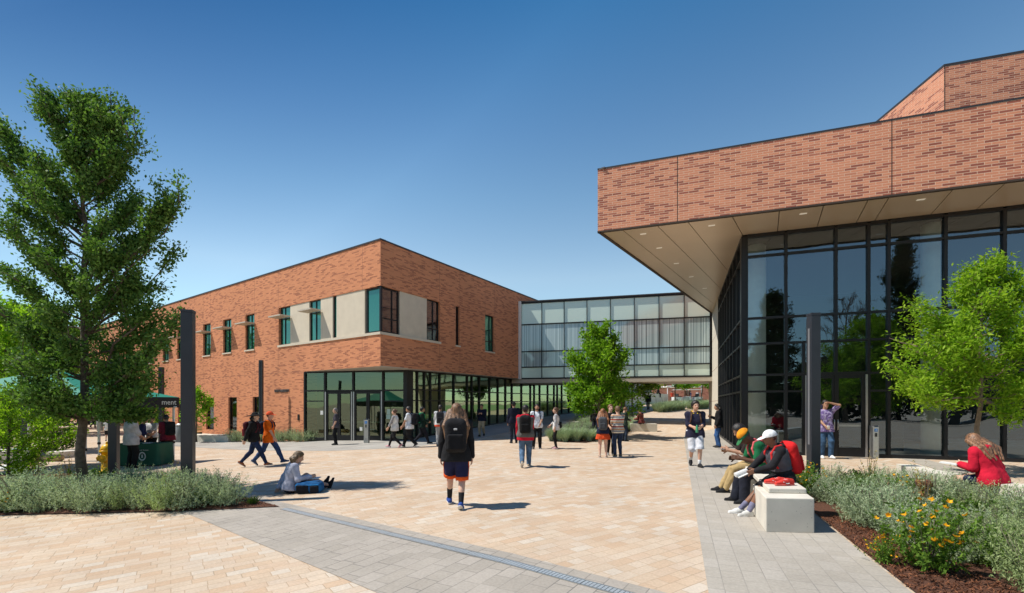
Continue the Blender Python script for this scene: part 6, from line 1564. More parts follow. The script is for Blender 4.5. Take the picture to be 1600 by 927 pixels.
            if bottom.get('side'):
                for i in range(2):
                    A, K, N = legs[i]; sg = 1 if i == 0 else -1; part("side_stripe", [cap(K + v3(sg * .064, -.01, -.12), N + v3(sg * .062, -.01, .03), .014)], fabric(bottom['side']))
    # shoes and socks
    for i in range(2):
        A, K, N = legs[i]; sg = 1 if i == 0 else -1; Rf = rotz(-sg * .16) @ rotx(pitch[i]); F = lambda a, b, c: N + Rf @ v3(a, b, c)
        pr = [cap(F(0, -.045, -.045), F(0, .06, -.045), .040, .042, k=.03), cap(F(0, .06, -.050), F(0, .165, -.058), .041, .030, k=.03), cap(F(0, -.01, .0), F(0, .07, -.03), .036, .034, k=.03)]
        nrm_ = Rf @ v3(0, 0, 1); c_ = F(0, 0, -.083)
        fl_ = lambda X_, Y_, Z_: -((X_ - c_[0]) * nrm_[0] + (Y_ - c_[1]) * nrm_[1] + (Z_ - c_[2]) * nrm_[2])
        sc_ = shoes[i] if isinstance(shoes[0], tuple) else shoes
        so = part("shoe", pr, fabric(sc_), fl_, r=min(res, .016))
        if so:
            sl_ = lambda X_, Y_, Z_: np.maximum(fl_(X_, Y_, Z_), ((X_ - c_[0]) * nrm_[0] + (Y_ - c_[1]) * nrm_[1] + (Z_ - c_[2]) * nrm_[2]) - .022)
            part("sole", [cap(F(0, -.045, -.06), F(0, .06, -.06), .045, .046, k=.03), cap(F(0, .06, -.062), F(0, .165, -.066), .045, .034, k=.03)], M['sole'] if sum(sc_) > .15 else M['black_rubber'], sl_, r=min(res, .012), parent=so)
        if socks: part("sock", [cap(N + (K - N) * .02, N + (K - N) * socks[1], .041, .050, k=.02)], fabric(socks[0]))
    # hair
    hc, hk = hair; hm = hair_mat(hc)
    if hk != 'none':
        e = .004 if hat else .014 if hk != 'curly' else .03
        cutp = RH @ v3(0, .80, -.60)
        def hairclip(X_, Y_, Z_):     # keep above and behind a tilted plane through the brow
            return ((X_ - Hd[0]) * cutp[0] + (Y_ - Hd[1]) * cutp[1] + (Z_ - Hd[2]) * cutp[2]) - (.012 if hk not in ('long', 'shoulder') else .022)
        pr = [ell(Hd + RH @ v3(0, -.016, .028), (.080 + e, .100 + e, .098 + e), RH, k=.02)]
        if hk in ('long', 'mid', 'shoulder'):
            n_ = {'long': 1.0, 'shoulder': .35}.get(hk, .45); back = lambda a, b, c: Hd + RH @ v3(a, b, c)
            ends = [T(a, -.150 - .01 * abs(a), .42 - .24 * n_ - .3 * abs(a) + .05 * math.sin(a * 40)) for a in (-.15, -.09, -.03, .03, .09, .15)] if hk in ('long', 'shoulder') else [back(a, -.085 + abs(a) * .6, -.16) for a in (-.09, -.05, 0, .05, .09)]
            for j, en in enumerate(ends):
                a = (j - (len(ends) - 1) / 2) * (.062 if hk in ('long', 'shoulder') else .04); st_ = back(a * .75, -.075 + abs(a) * .3, .0); md = (st_ + en) / 2 + R @ v3(a * .35, -.045, .01)
                pr += [cap(st_, md, .042, .040, k=.025), cap(md, en, .038, .020, k=.02)]
            if hk in ('long', 'shoulder'): pr += [cap(back(.085, .02, .02), T(.14, .01, .38), .026, .022, k=.02), cap(back(-.085, .02, .02), T(-.14, .01, .38), .026, .022, k=.02)]
            part("hair", pr, hm, lambda X_, Y_, Z_: np.where(((X_ - Hd[0]) ** 2 + (Y_ - Hd[1]) ** 2 + (Z_ - Hd[2]) ** 2) < .0145, hairclip(X_, Y_, Z_), -1), r=hres * 1.2, fold=.006)
        else:
            if hk == 'bun': pr.append(ell(Hd + RH @ v3(0, -.12, .05), (.045, .04, .045), RH, k=.02))
            if hk == 'tail': pr += [cap(Hd + RH @ v3(0, -.10, .05), Hd + RH @ v3(0, -.15, -.02), .032, .028, k=.02), cap(Hd + RH @ v3(0, -.15, -.02), Hd + RH @ v3(0, -.13, -.14), .028, .014, k=.02)]
            part("hair", pr, hm, hairclip if hk != 'bun' else hairclip, r=hres * 1.1, fold=.004)
    if beard: part("beard", [ell(Hd + RH @ v3(0, .036, -.066), (.060, .060, .050), RH, k=.02)], hm, lambda X_, Y_, Z_: ((X_ - Hd[0]) * RH[0, 2] + (Y_ - Hd[1]) * RH[1, 2] + (Z_ - Hd[2]) * RH[2, 2]) + .040, r=hres)
    if hat:
        kind, hcol = hat[0], hat[1]; up_ = RH @ v3(0, 0, 1)
        hclip = lambda X_, Y_, Z_: .022 - ((X_ - Hd[0]) * up_[0] + (Y_ - Hd[1]) * up_[1] + (Z_ - Hd[2]) * up_[2])
        if kind in ('cap', 'capback', 'visor'):
            sg = 1
            if kind == 'visor': ho = part("cap", [ell(Hd + RH @ v3(0, -.012, .03), (.096, .116, .10), RH)], fabric(hcol), lambda X_, Y_, Z_: np.maximum(hclip(X_, Y_, Z_), ((X_ - Hd[0]) * up_[0] + (Y_ - Hd[1]) * up_[1] + (Z_ - Hd[2]) * up_[2]) - .075), r=hres); (len(hat) > 3) and part("knit_crown", [ell(Hd + RH @ v3(0, -.025, .072), (.100, .118, .088), RH)], fabric(hat[3]), lambda X_, Y_, Z_: .062 - ((X_ - Hd[0]) * up_[0] + (Y_ - Hd[1]) * up_[1] + (Z_ - Hd[2]) * up_[2]), r=hres, fold=.005)
            else: ho = part("cap", [ell(Hd + RH @ v3(0, -.012, .028), (.096, .116, .112), RH)], fabric(hcol), hclip, r=hres)
            part("brim", [ell(Hd + RH @ v3(0, sg * .115, .026), (.082, .088, .011), RH @ rotx(-.18))], fabric(hat[2] if len(hat) > 2 else hcol), r=.006, parent=ho if ho else root)
        elif kind == 'wide':
            ho = part("hat", [ell(Hd + RH @ v3(0, -.012, .028), (.096, .114, .118), RH)], fabric(hcol), hclip, r=hres); part("brim", [ell(Hd + RH @ v3(0, 0, .042), (.27, .28, .022), RH @ rotx(.10))], fabric(hcol), r=.008, parent=ho)
        elif kind == 'afro':
            part("hat", [ell(Hd + RH @ v3(0, -.02, .085), (.112, .128, .085), RH)], fabric(hcol), r=hres, fold=.006)
    # backpack: a thing of its own that hangs from the shoulders
    if pack:
        pc, plabel = pack['col'], pack['label']; sz = pack.get('size', 1.0); bz = pack.get('z', .26)
        bp = thing(pack.get('name', "backpack"), plabel, "backpack", (x, y, z0), math.radians(face)); Rp = R @ rotx(.05)
        def bpart(name, prims, m, parent=bp, k=.02, r=None, extra_=None):
            vv, ff = polygonize(prims, r or min(res, .018), k, extra_)
            return mesh_obj(name, (vv * s).tolist(), ff.tolist(), m, parent, True) if len(ff) else None
        yb = -.155 - .055 * sz; fm = fabric(pc)
        bg = bpart("bag", [rbox(T(0, yb, bz), (.155 * sz, .075 * sz, .235 * sz), .065 * sz, Rp), rbox(T(0, yb + .01, bz + .10 * sz), (.13 * sz, .07 * sz, .16 * sz), .07 * sz, Rp, k=.05)], fm)
        bpart("pocket", [rbox(T(0, yb - .082 * sz, bz - .085 * sz), (.115 * sz, .03 * sz, .115 * sz), .028, Rp)], fabric(pack.get('pcol', tuple(c * .8 for c in pc))), bg)
        if pack.get('logo'):
            bpart("printed_mark", [rbox(T(.0, yb - .083 * sz, bz + .10 * sz), (.028, .006, .016), .004, Rp)], fabric((.5, .5, .5)), bg, r=.006)
        bpart("haul_loop", [cap(T(-.03, yb + .07 * sz, bz + .235 * sz), T(0, yb + .06 * sz, bz + .275 * sz), .008), cap(T(.03, yb + .07 * sz, bz + .235 * sz), T(0, yb + .06 * sz, bz + .275 * sz), .008)], fm, bg, r=.009)
        fr_ = .128 if not (top and top.get('e', 0) > .022) and not vest else .148
        for sg in (1, -1):
            pts = [(sg * .085, -.155, .43), (sg * .10, -.06, .525), (sg * .105, .03, .525), (sg * .108, fr_ * .85, .44), (sg * .122, fr_, .33), (sg * .150, fr_ * .72, .20), (sg * .165, -.03, .11), (sg * .13, -.15, .08)]
            bpart("strap", [cap(T(*a), T(*b), .020, k=.015) for a, b in zip(pts[:-1], pts[1:])], fabric(pack.get('scol', pc)), bp)
    root["_x"] = 0; del root["_x"]
    wr = []
    ca, sa = math.cos(math.radians(face)), math.sin(math.radians(face))
    W_ = lambda q: Vector((x + s * (q[0] * ca - q[1] * sa), y + s * (q[0] * sa + q[1] * ca), z0 + s * q[2]))
    return dict(root=root, w=[W_(arms[0][2] + (arms[0][2] - arms[0][1]) * .35), W_(arms[1][2] + (arms[1][2] - arms[1][1]) * .35)], T=lambda a, b, c: W_(T(a, b, c)), s=s)
def hgt(p, head, foot): return (foot - head) / F_PX * p[1]
def held(name, label, cat, loc, build, rz=0.0, tilt=0.0):
    mb = MB(); build(mb); o = mb.build(name, held.m, None, bevel=held.bev); tag(o, label, cat); o.location = loc; o.rotation_euler = (tilt, 0, rz); return o
held.m = None; held.bev = .002
NAVY, BLACK, WHITE, DENIM, KHAKI = (.012, .016, .045), (.012, .012, .013), (.66, .66, .65), (.045, .085, .17), (.36, .28, .18)
DKHAIR, BROWN, AUBURN = (.012, .009, .008), (.085, .042, .02), (.15, .07, .03)

# front: woman walking away
p = G(713, 793); person(p, 4, hgt(p, 630, 794), "person with long brown hair walking away in dark hoodie, navy shorts with orange hems", 'walk', 'fair', lean=3, hands=('side', 'side'), top=dict(col=(.014, .014, .016), sleeve=2.0, hem=-.16, e=.03, hood=True),
       bottom=dict(col=(.018, .02, .06), len=1.0, e=.026, flare=.020, trim=(.72, .10, .015), stripe=True), socks=((.02, .02, .022), .45), shoes=(.03, .07, .28), hair=((.17, .085, .038), 'long'), res=.014, feet=((.085, -.20, .10), (-.13, .30, .10)),
       pack=dict(col=(.016, .016, .018), label="large black backpack on the long haired person in front", logo=True, size=1.12))
# man with red sleeves walking away
p = G(821, 730); person(p, -4, hgt(p, 633, 731), "person in grey vest with red sleeves and jeans walking away", 'walk', 'tan', top=dict(col=(.50, .012, .03), sleeve=2.0, hem=-.18, hood=True, e=.02), vest=dict(col=(.105, .105, .10), sleeve=0, hem=-.10, neck=.47), bottom=dict(col=(.075, .13, .21), kind='jeans', flare=.006), shoes=(.36, .29, .2), hair=(DKHAIR, 'short'), res=.018, stride=.2, lead=1,
       hands=('low', 'fwd'), pack=dict(col=BLACK, label="black backpack on the person with red sleeves"))
p = G(839, 701.5); r = person(p, 178, hgt(p, 633, 702.5), "bearded person in white t shirt and black trousers facing the camera", 'stand', 'tan', top=dict(col=(.62, .66, .72), sleeve=.75, hem=-.14), bottom=dict(col=BLACK, e=.022), shoes=(.1, .09, .08), hair=(DKHAIR, 'short'), beard=True, hands=('side', 'low'), res=.018, feet=((.14, .05, .085), (-.12, -.04, .085)),
       pack=dict(col=(.02, .022, .04), label="dark backpack on the bearded person in white t shirt", size=.9))
p = G(869, 701.5); person(p, 80, hgt(p, 638, 702.5), "person in white and grey long sleeved top and black leggings facing left", 'stand', 'light', top=dict(col=(.62, .61, .60), scol=(.42, .42, .43), sleeve=1.6, hem=-.16), bottom=dict(col=(.016, .016, .017), e=.008), shoes=(.62, .35, .36), hair=(BROWN, 'bun'), hands=('low', 'side'), res=.018,
       pack=dict(col=BLACK, label="small black shoulder bag at the hip of the person in leggings", size=.55, z=.05, name="shoulder_bag"))
# the three standing together
p = G(942, 715); person(p, -12, hgt(p, 640, 716), "person with long auburn hair in navy top and orange red skirt, back turned", 'stand', 'fair', top=dict(col=(.012, .016, .04), sleeve=1.5, hem=-.10), bottom=dict(col=(.62, .075, .02), skirt=True), shoes=(.45, .32, .25), hair=((.22, .085, .03), 'long'), hands=('chin', 'hold'), res=.018, pack=dict(col=(.07, .075, .085), label="grey backpack on the person in the orange red skirt", size=.95))
p = G(953.5, 711); person(p, 190, hgt(p, 634, 712.5), "person in black t shirt facing the camera between two others", 'stand', 'fair', top=dict(col=(.014, .014, .017), sleeve=.75, hem=-.12), bottom=dict(col=(.014, .014, .015), e=.022), shoes=(.2, .19, .18), hair=(AUBURN, 'short'), hands=('low', 'side'), res=.018)
p = G(965.5, 714); person(p, 14, hgt(p, 636, 715), "person in multicoloured striped shirt and dark jeans, back turned", 'stand', 'light', top=dict(col=(.5, .45, .4), kind='stripes', sleeve=.85, hem=-.13), bottom=dict(col=(.022, .035, .07), kind='jeans', e=.014), shoes=(.18, .14, .08), hair=((.12, .065, .03), 'short'), hands=('hold', 'hold'), res=.018)
# behind the trio, in the shade of the round tree
q = V(X(931, 24.5), 24.5, 0); person(q, 150, 1.74, "person in black top under the round tree left of the trio", 'stand', 'tan', top=dict(col=BLACK, sleeve=2.0, hem=-.15), bottom=dict(col=(.02, .02, .03)), hair=(DKHAIR, 'short'), res=.026)
q = V(X(975, 21.5), 21.5, 0); person(q, -70, 1.58, "person in dark green top with short brown hair just behind the striped shirt", 'stand', 'light', hp=18, top=dict(col=(.025, .04, .03), sleeve=2.0, hem=-.15), bottom=dict(col=(.02, .03, .05)), hair=(AUBURN, 'short'), res=.024, hands=('hold', 'hold'))
q = V(X(966, 24.5), 24.5, 0); person(q, 20, 1.72, "person in dark navy top standing behind the trio by the tree trunk", 'stand', 'tan', top=dict(col=(.012, .014, .03), sleeve=2.0, hem=-.15), bottom=dict(col=(.02, .02, .03)), hair=(DKHAIR, 'short'), res=.026)
pbz = H(X(1003, pb_.y), pb_.y) + .47
person(V(X(1002, pb_.y + .2), pb_.y + .2, 0), 38, 1.72, "person in red and black plaid shirt sitting on the pale bench, back turned", 'sit', 'tan', pel=(0, 0, .56), top=dict(col=(.3, .03, .03), kind='plaid', sleeve=2.0, hem=-.10), bottom=dict(col=(.02, .025, .04)), hair=(DKHAIR, 'short'), hands=((.16, .35, .72), (-.16, .35, .72)), res=.022, lean=8)
p = G(1013, 640.5); person(p, -5, 1.74, "person in black jacket walking uphill beyond the bridge", 'walk', 'tan', stride=.12, top=dict(col=BLACK, sleeve=2.0, hem=-.14, e=.03), bottom=dict(col=(.10, .10, .105)), hair=(DKHAIR, 'short'), res=.032)
person(WALL_TOP, -75, 1.72, "person in black sitting on top of the grey retaining wall", 'sit', 'tan', zbase=WALL_TOP.z - .46, pel=(0, 0, .56), feet=((.1, .38, .02), (-.1, .42, .1)), top=dict(col=BLACK, sleeve=2.0, hem=-.1), bottom=dict(col=(.014, .014, .02)), hair=(DKHAIR, 'short'), res=.032, lean=14, hands=('lap', 'lap'))
# man with the yellow straps
p = G(1086, 729); r = person(p, 168, hgt(p, 627, 730), "person in navy jacket and white shorts with yellow hood edge, walking towards the camera", 'walk', 'light', hz=-14, top=dict(col=(.022, .022, .045), sleeve=1.15, hem=-.16, e=.026, hood=True, hcol=(.66, .44, .02)), bottom=dict(col=(.55, .56, .60), len=1.05, e=.034, flare=.028), socks=((.65, .65, .65), .22), shoes=(.02, .02, .022), hair=(DKHAIR, 'curly'), hands=('hold', 'hold'), res=.016, stride=.16, lead=-1,
       pack=dict(col=(.10, .055, .035), label="brown backpack on the person in white shorts", scol=(.10, .055, .035)))
held.m = M['paper']; 
M['bottle_green'] = mat("green_bottle", (.05, .30, .14), .3, var=.05)
o = MB(); o.lathe([(.03, 0), (.034, .01), (.034, .14), (.014, .18), (.014, .205)], n=14); o = o.build("drink_bottle", M['bottle_green'], None, True); tag(o, "small green drink bottle held by the person in white shorts", "bottle"); o.location = r['w'][0].lerp(r['w'][1], .5) + V(-.03, -.03, -.12)
p = G(1123, 699.5); person(p, 72, hgt(p, 632, 700.5), "person in black hooded jacket and jeans beside the glass corner, facing left", 'stand', 'tan', hp=12, top=dict(col=BLACK, sleeve=2.0, hem=-.16, e=.028, hood=True), bottom=dict(col=(.03, .085, .22), kind='jeans', flare=.012, e=.012), hair=(DKHAIR, 'mid'), hands=('phone', 'pocket'), res=.018)
# three people on the long bench
SEAT = .53
def bx(d, x0): return x0 + (d - 6.2) * SIDE.x / SIDE.y
dg = 8.05; xg = bx(dg, 3.74); rg = person(V(xg, dg, 0), 84, 1.70, "person in green t shirt and orange knit hat sitting on the bench, bent over", 'sit', 'dark', pel=(0, 0, SEAT / .971 + .08), lean=27, hp=24, feet=((.10, .50, .085), (-.14, .44, .085)), top=dict(col=(.012, .13, .05), sleeve=.8, hem=-.10), bottom=dict(col=(.016, .018, .028), e=.03, flare=.02, side=(.6, .6, .6)),
       shoes=(.02, .02, .022), hair=(DKHAIR, 'short'), hat=('visor', (.02, .13, .06), (.03, .16, .06), (.66, .25, .015)), hands=((.10, .52, .78), (-.12, .5, .80)), res=.013, zbase=0, pack=dict(col=(.55, .06, .075), label="pink red backpack on the person in green t shirt", scol=(.62, .12, .13), size=1.0))
ho = MB(); 
def knit(c, R3):
    vv, ff = polygonize([ell((0, 0, 0), (.115, .13, .088), R3)], .012, 0); o = mesh_obj("knit_crown", vv.tolist(), ff.tolist(), fabric((.62, .24, .015)), None, True); return o
dw = 7.15; xw = bx(dw, 3.80); rw_ = person(V(xw, dw, 0), 88, 1.60, "person in black hoodie and white cap sitting at the bench's near end", 'sit', 'brown', pel=(0, 0, SEAT / .914 + .075), lean=15, hz=8, feet=((.08, .66, .085), (-.10, .60, .085)), top=dict(col=(.018, .018, .021), sleeve=2.0, hem=-.10, e=.019, hood=True), vest=dict(col=(.085, .085, .10), sleeve=0, hem=.12, neck=.47, e=.036), bottom=dict(col=(.014, .014, .016), len=.98, e=.035, flare=.03),
       socks=((.16, .16, .24), .34), shoes=(.60, .60, .58), hair=(DKHAIR, 'short'), hat=('cap', (.74, .75, .76)), hands=((.08, .52, .74), (-.10, .48, .76)), res=.013, zbase=0, pack=dict(col=(.60, .018, .02), label="bright red backpack on the person in the white cap", scol=(.55, .03, .03), size=1.12, pcol=(.5, .012, .015)))
dk_ = 8.95; xk = bx(dk_, 3.70); rk = person(V(xk, dk_, 0), 80, 1.72, "person in dark top and khaki trousers sitting behind the green shirt on the bench", 'sit', 'tan', pel=(0, 0, SEAT + .09), lean=22, hp=14, feet=((.10, .62, .085), (-.08, .58, .085)), top=dict(col=(.03, .022, .02), sleeve=.9, hem=-.1), bottom=dict(col=(.40, .29, .14), e=.018), shoes=(.02, .02, .022), hair=(DKHAIR, 'curly'), hands=((.06, .52, .82), (-.06, .52, .84)), res=.015, zbase=0)
mb = MB(); mb.box(-.035, .035, -.07, .07, 0, .012); o = mb.build("phone", M['frame_mid'], None, bevel=.003); tag(o, "pale phone in the hands of the khaki trousered person on the bench", "phone"); at(o, rk['w'][0].lerp(rk['w'][1], .5) + V(-.03, 0, .0), .4)
mb = MB(); mb.tube([(-.14, 0, .02), (.02, 0, .015), (.08, 0, .01)], .036, 10, ell=.55); mb.box(-.12, .05, -.055, .055, -.018, -.006); o = mb.build("paper_sheets", M['paper'], None); tag(o, "white folded papers in the hands of the person in the white cap", "papers"); o.location = rw_['w'][0].lerp(rw_['w'][1], .5) + V(-.09, -.02, .0); o.rotation_euler = (.3, -.35, .2)
def shoe_thing(loc, rz, label, col):
    t = thing("running_shoe", label, "shoe", loc, rz, "red running shoes on the bench"); s1 = [cap((0, -.09, .045), (0, .05, .04), .038, .04, k=.03), cap((0, .05, .04), (0, .15, .032), .04, .028, k=.03), cap((0, -.09, .06), (0, -.02, .075), .034, .03, k=.02)]
    fl_ = lambda X_, Y_, Z_: .014 - Z_
    vv, ff = polygonize(s1, .010, .03, fl_); mesh_obj("upper", vv.tolist(), ff.tolist(), fabric(col), t, True)
    vv, ff = polygonize([cap((0, -.09, .02), (0, .05, .02), .043, .045), cap((0, .05, .02), (0, .15, .02), .045, .032)], .009, .03, lambda X_, Y_, Z_: np.maximum(Z_ - .022, -Z_)); mesh_obj("sole", vv.tolist(), ff.tolist(), fabric((.6, .12, .1)), t, True)
    mb = MB()
    for k in range(4): mb.tube([(-.022, .0 + .022 * k, .088 - .006 * k), (.022, .006 + .022 * k, .088 - .006 * k)], .004, 5)
    mb.build("laces", M['paper'], t)
    mb = MB(); mb.tube([(-.043, -.02, .035), (-.044, .02, .03), (-.038, .075, .055)], .006, 5); mb.build("side_mark", M['paper'], t); return t
shoe_thing((bx(6.86, 3.66), 6.86, .533), 1.35, "red running shoe on the bench slab, nearer the white capped person", (.58, .045, .035)); shoe_thing((bx(6.74, 3.76), 6.74, .533), 1.75, "red running shoe on the bench slab, nearer the end block", (.58, .045, .035))
# purple shirt by the doors
p = G(1289, 716); r = person(p, 172, hgt(p, 627, 717.5), "person in purple patterned shirt and jeans shading the eyes by the glass doors", 'stand', 'tan', hands=(( .085, .18, 1.69), (-.12, .27, 1.12)) if False else ('low', 'salute'), top=dict(col=(.2, .13, .36), kind='floral', sleeve=.85, hem=-.16, e=.024, collar=(.2, .14, .34)), bottom=dict(col=(.035, .075, .14), kind='jeans', flare=.01), shoes=(.66, .66, .66), hair=(DKHAIR, 'short'), res=.016, feet=((.10, .02, .085), (-.10, .12, .10)))
mb = MB(); mb.lathe([(.03, 0), (.04, .1), (.042, .105)], n=14); o = mb.build("paper_cup", M['paper'], None, True); tag(o, "small white cup held by the person in the purple shirt", "cup"); o.location = r['w'][0] + V(.02, -.03, -.03)
# red hoodie on the seat wall
rp = person(V(7.66, 7.45, 0), 16, 1.66, "person with wavy brown hair in red hoodie sitting on the seat wall", 'sit', 'fair', pel=(0, 0, .555), lean=17, hp=22, feet=((.12, .42, .085), (-.20, .36, .085)), top=dict(col=(.52, .012, .035), sleeve=2.0, hem=-.14, e=.034, hood=True), bottom=dict(col=(.02, .025, .07), len=.7, e=.02), shoes=(.2, .15, .1), hz=22, hair=((.20, .10, .05), 'shoulder'), hands=((.20, .30, .72), (-.14, .36, .74)), res=.014, zbase=0)
mb = MB(); mb.box(-.15, .15, -.11, .11, 0, .022); mb.box(-.14, .0, -.10, .10, .0225, .03); o = mb.build("open_book", M['paper'], None, bevel=.003); tag(o, "open book on the knee of the red hoodie person", "book"); o.location = rp['w'][1] + V(-.06, .05, -.02); o.rotation_euler = (.1, .05, .6)
# people by the brick building's entrance
p = G(525, 695.5); person(p, 108, hgt(p, 639, 696.5), "grey haired person in dark grey t shirt standing alone by the entrance doors", 'stand', 'light', hz=-8, top=dict(col=(.065, .06, .075), sleeve=.8, hem=-.14, e=.022), bottom=dict(col=(.012, .012, .013), e=.026), hair=((.16, .15, .145), 'short'), hands=('pocket', 'pocket'), res=.02)
p = G(617, 700); person(p, 84, hgt(p, 640, 701), "person in white and grey top and black leggings walking left by the entrance", 'walk', 'light', top=dict(col=(.62, .62, .60), scol=(.30, .30, .31), sleeve=1.6, hem=-.17), bottom=dict(col=(.016, .016, .018), e=.008), shoes=(.62, .30, .33), hair=(BROWN, 'bun'), hands=('side', 'fwd'), res=.02, stride=.3)
p = G(640, 699.5); person(p, 80, hgt(p, 636, 701), "person in white t shirt and black trousers walking left with dark backpack", 'walk', 'tan', hp=8, top=dict(col=(.62, .65, .70), sleeve=.75, hem=-.15), bottom=dict(col=(.014, .014, .015), e=.022), shoes=(.06, .05, .05), hair=(DKHAIR, 'short'), hands=('low', 'fwd'), res=.02, stride=.30, pack=dict(col=(.016, .017, .022), label="dark backpack on the walking person in white t shirt"))
q = V(X(659, 21.6), 21.6, 0); person(q, -70, 1.74, "person in dark green top walking close to the glazed front", 'walk', 'tan', top=dict(col=(.01, .028, .02), sleeve=2.0, hem=-.15), bottom=dict(col=(.014, .014, .02)), hair=(DKHAIR, 'short'), hands=('hold', 'fwd'), res=.024, stride=.30, pack=dict(col=(.012, .02, .02), label="black backpack with bright green straps near the glazed front", scol=(.02, .42, .16)))
p = G(688, 697.5); person(p, 6, hgt(p, 634, 698.5), "person in pale grey sweatshirt and grey trousers walking to the glazed front", 'stand', 'tan', top=dict(col=(.55, .56, .57), sleeve=2.0, hem=-.10, e=.024), bottom=dict(col=(.27, .28, .29), e=.02), shoes=(.08, .07, .07), hair=(DKHAIR, 'short'), hands=('side', 'fwd'), res=.02, pack=dict(col=(.03, .03, .035), label="dark backpack on the person in pale grey sweatshirt"), vest=dict(col=(.62, .07, .03), sleeve=0, hem=-.12, neck=-.03, e=.03))
p = G(753, 682); person(p, 168, hgt(p, 632, 683), "person in navy jacket and khaki trousers walking in the building's shade", 'walk', 'tan', hp=10, top=dict(col=(.010, .012, .028), sleeve=2.0, hem=-.12, e=.03), bottom=dict(col=KHAKI, e=.02), hair=(DKHAIR, 'short'), hands=('phone', 'phone'), res=.022, stride=.12)
q = V(X(803, 20.5), 20.5, 0); person(q, 10, 1.80, "person in dark navy hoodie and cap behind the red sleeved person", 'stand', 'tan', top=dict(col=(.010, .012, .026), sleeve=2.0, hem=-.14, e=.034, hood=True), bottom=dict(col=(.015, .02, .035)), hair=(DKHAIR, 'short'), hat=('cap', BLACK), res=.024)
# the pair striding right on the left of the plaza
p = G(397, 730); person(p, -78, hgt(p, 645, 731), "person in black jacket and wide black hat striding right", 'walk', 'fair', top=dict(col=BLACK, sleeve=2.0, hem=-.13, e=.026, hood=True, hcol=(.12, .12, .13)), bottom=dict(col=(.014, .026, .07), kind='jeans', e=.012), shoes=(.30, .10, .04), hair=(DKHAIR, 'mid'), hat=('wide', (.012, .012, .013)), hands=('back', 'side'), res=.016, stride=.40, lead=1, pack=dict(col=(.07, .012, .018), label="dark red and black backpack on the person in the wide hat", pcol=(.30, .012, .03)))
p = G(414, 728); r = person((p.x, p.y + .25), -80, hgt((p.x, p.y + .25), 643, 727), "person in bright orange shirt and orange cap striding right", 'walk', 'light', top=dict(col=(.75, .135, .008), sleeve=.85, hem=-.20, e=.026), bottom=dict(col=(.03, .06, .15), kind='jeans', e=.018), shoes=(.06, .08, .14), hair=(BROWN, 'short'), hat=('cap', (.72, .10, .035)), hands=('fwd', 'back'), res=.016, stride=.42, lead=-1, pack=dict(col=(.02, .03, .06), label="dark backpack on the person in the orange shirt", size=.85))
# on the ground
gp = G(452, 770); person(gp, -56, 1.68, "person in pale lavender jacket sitting on the paving with legs stretched out", 'ground', 'light', pel=(0, 0, .13), lean=10, hp=16, feet=((.06, .80, .10), (-.10, .74, .12)), top=dict(col=(.46, .47, .56), sleeve=2.0, hem=-.06, e=.03), bottom=dict(col=(.014, .016, .03), e=.014), shoes=(.014, .014, .016), hair=((.13, .08, .035), 'mid'), hands=((.20, .38, .34), (-.24, -.20, .06)), res=.015)
# its backpack lies beside the legs
bpq = G(484, 770); t = thing("backpack", "blue and black backpack lying on the paving beside the seated person", "backpack", (bpq.x, bpq.y, H(bpq.x, bpq.y)), .05)
for nm, pr, c in (("bag", [rbox((0, 0, .12), (.27, .15, .115), .09), rbox((.05, 0, .14), (.18, .13, .115), .1)], (.015, .10, .26)), ("pocket", [rbox((-.10, -.135, .10), (.13, .035, .085), .03)], (.012, .014, .02)), ("pocket", [rbox((.14, -.13, .10), (.09, .035, .075), .03)], (.012, .014, .02)), ("strap", [cap((-.2, -.05, .235), (.0, -.04, .255), .02), cap((.0, -.04, .255), (.2, -.05, .23), .02)], (.012, .014, .02)), ("trim", [cap((-.24, -.14, .17), (.22, -.14, .185), .015)], (.02, .2, .5))):
    vv, ff = polygonize(pr, .014, .03); mesh_obj(nm, vv.tolist(), ff.tolist(), fabric(c), t, True)
mb = MB(); mb.box(-.16, .16, -.11, .11, 0, .018); o = mb.build("notebook", M['paper'], None, bevel=.003); tag(o, "white notebook on the lap of the person sitting on the paving", "notebook"); at(o, (bpq.x - .06, bpq.y + .25, H(bpq.x, bpq.y) + .26), .1)
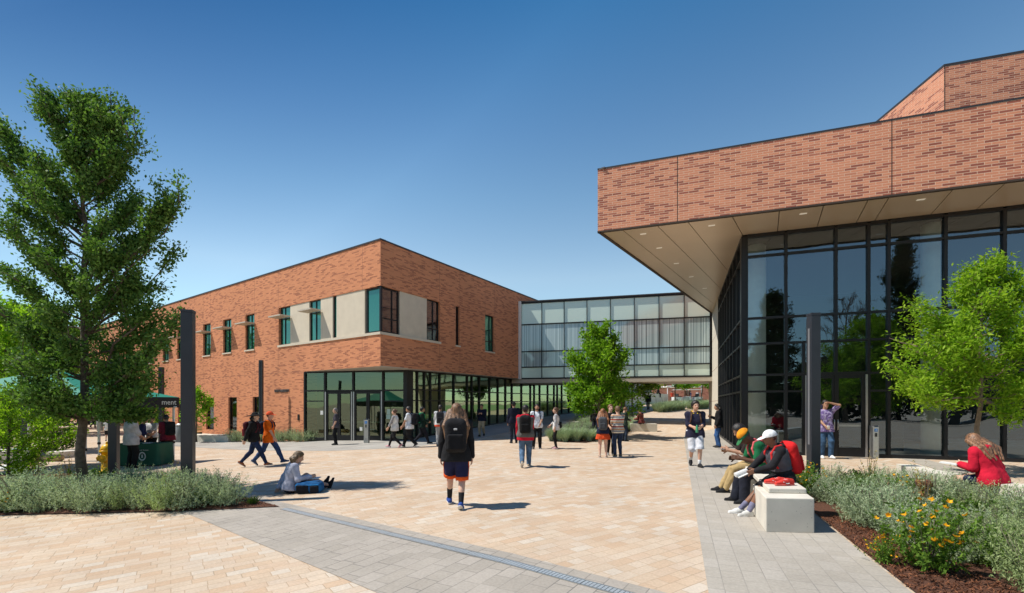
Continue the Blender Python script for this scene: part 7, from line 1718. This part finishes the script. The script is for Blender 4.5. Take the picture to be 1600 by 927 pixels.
# around the canopy table
q = V(X(205, 15.4), 15.4, 0); person(q, -28, 1.80, "person in loose grey sweatshirt with back turned at the green table", 'stand', 'tan', top=dict(col=(.42, .43, .44), sleeve=1.2, hem=-.20, e=.05), bottom=dict(col=BLACK, e=.03), hair=(DKHAIR, 'short'), hands=('low', 'low'), hp=14, res=.018)
q = V(X(219, 17.2), 17.2, 0); person(q, -60, 1.66, "person with dark hair half hidden behind the grey sweatshirt", 'stand', 'tan', lean=10, top=dict(col=(.02, .03, .10), sleeve=1.5, hem=-.14), bottom=dict(col=BLACK), hair=(DKHAIR, 'short'), hands=('hold', 'low'), res=.022)
q = V(X(237, 17.6), 17.6, 0); person(q, 182, 1.66, "person in white t shirt facing the camera behind the green table", 'stand', 'tan', top=dict(col=(.64, .64, .64), sleeve=.75, hem=-.05), bottom=dict(col=BLACK), hair=(DKHAIR, 'bun'), hands=('low', 'low'), res=.018)
p = V(X(262, 16.9), 16.9, 0); person(p, 62, 1.74, "person in maroon shirt with black backpack at the green table", 'stand', 'tan', hp=14, lean=5, top=dict(col=(.16, .016, .03), sleeve=2.0, hem=-.15, e=.024), bottom=dict(col=(.014, .014, .016)), hair=(DKHAIR, 'short'), hands=('low', 'hold'), res=.018, pack=dict(col=BLACK, label="black backpack on the person in the maroon shirt"))
q = V(X(145, 42), 42, 0); person(q, 0, 1.72, "tiny person in white top walking away in front of the dark pavilion", 'walk', 'tan', stride=.12, top=dict(col=WHITE, sleeve=.9, hem=-.15), bottom=dict(col=(.02, .025, .04)), hair=(DKHAIR, 'short'), res=.03)
q = V(X(168.5, 27), 27, 0); person(q, 40, 1.25, "small child in white t shirt and dark shorts behind the yellow hydrant", 'stand', 'fair', top=dict(col=WHITE, sleeve=.8, hem=-.12), bottom=dict(col=(.02, .02, .025), len=1.0, e=.03), hair=(AUBURN, 'short'), res=.024)
for k, (px, d, c) in enumerate(((1050, 74, (.45, .06, .03)), (1079, 73.5, (.03, .04, .10)), (1090, 72, (.5, .5, .5)))):
    person(V(X(px, d), d, 0), 90 * k, 1.72, ["tiny person in red top left of the white cart", "tiny person in navy top under the white shade canopy", "tiny person in pale top right of the white carts"][k], 'stand', 'tan', top=dict(col=c, sleeve=.9, hem=-.15), bottom=dict(col=(.02, .025, .04)), hair=(DKHAIR, 'short'), res=.045)
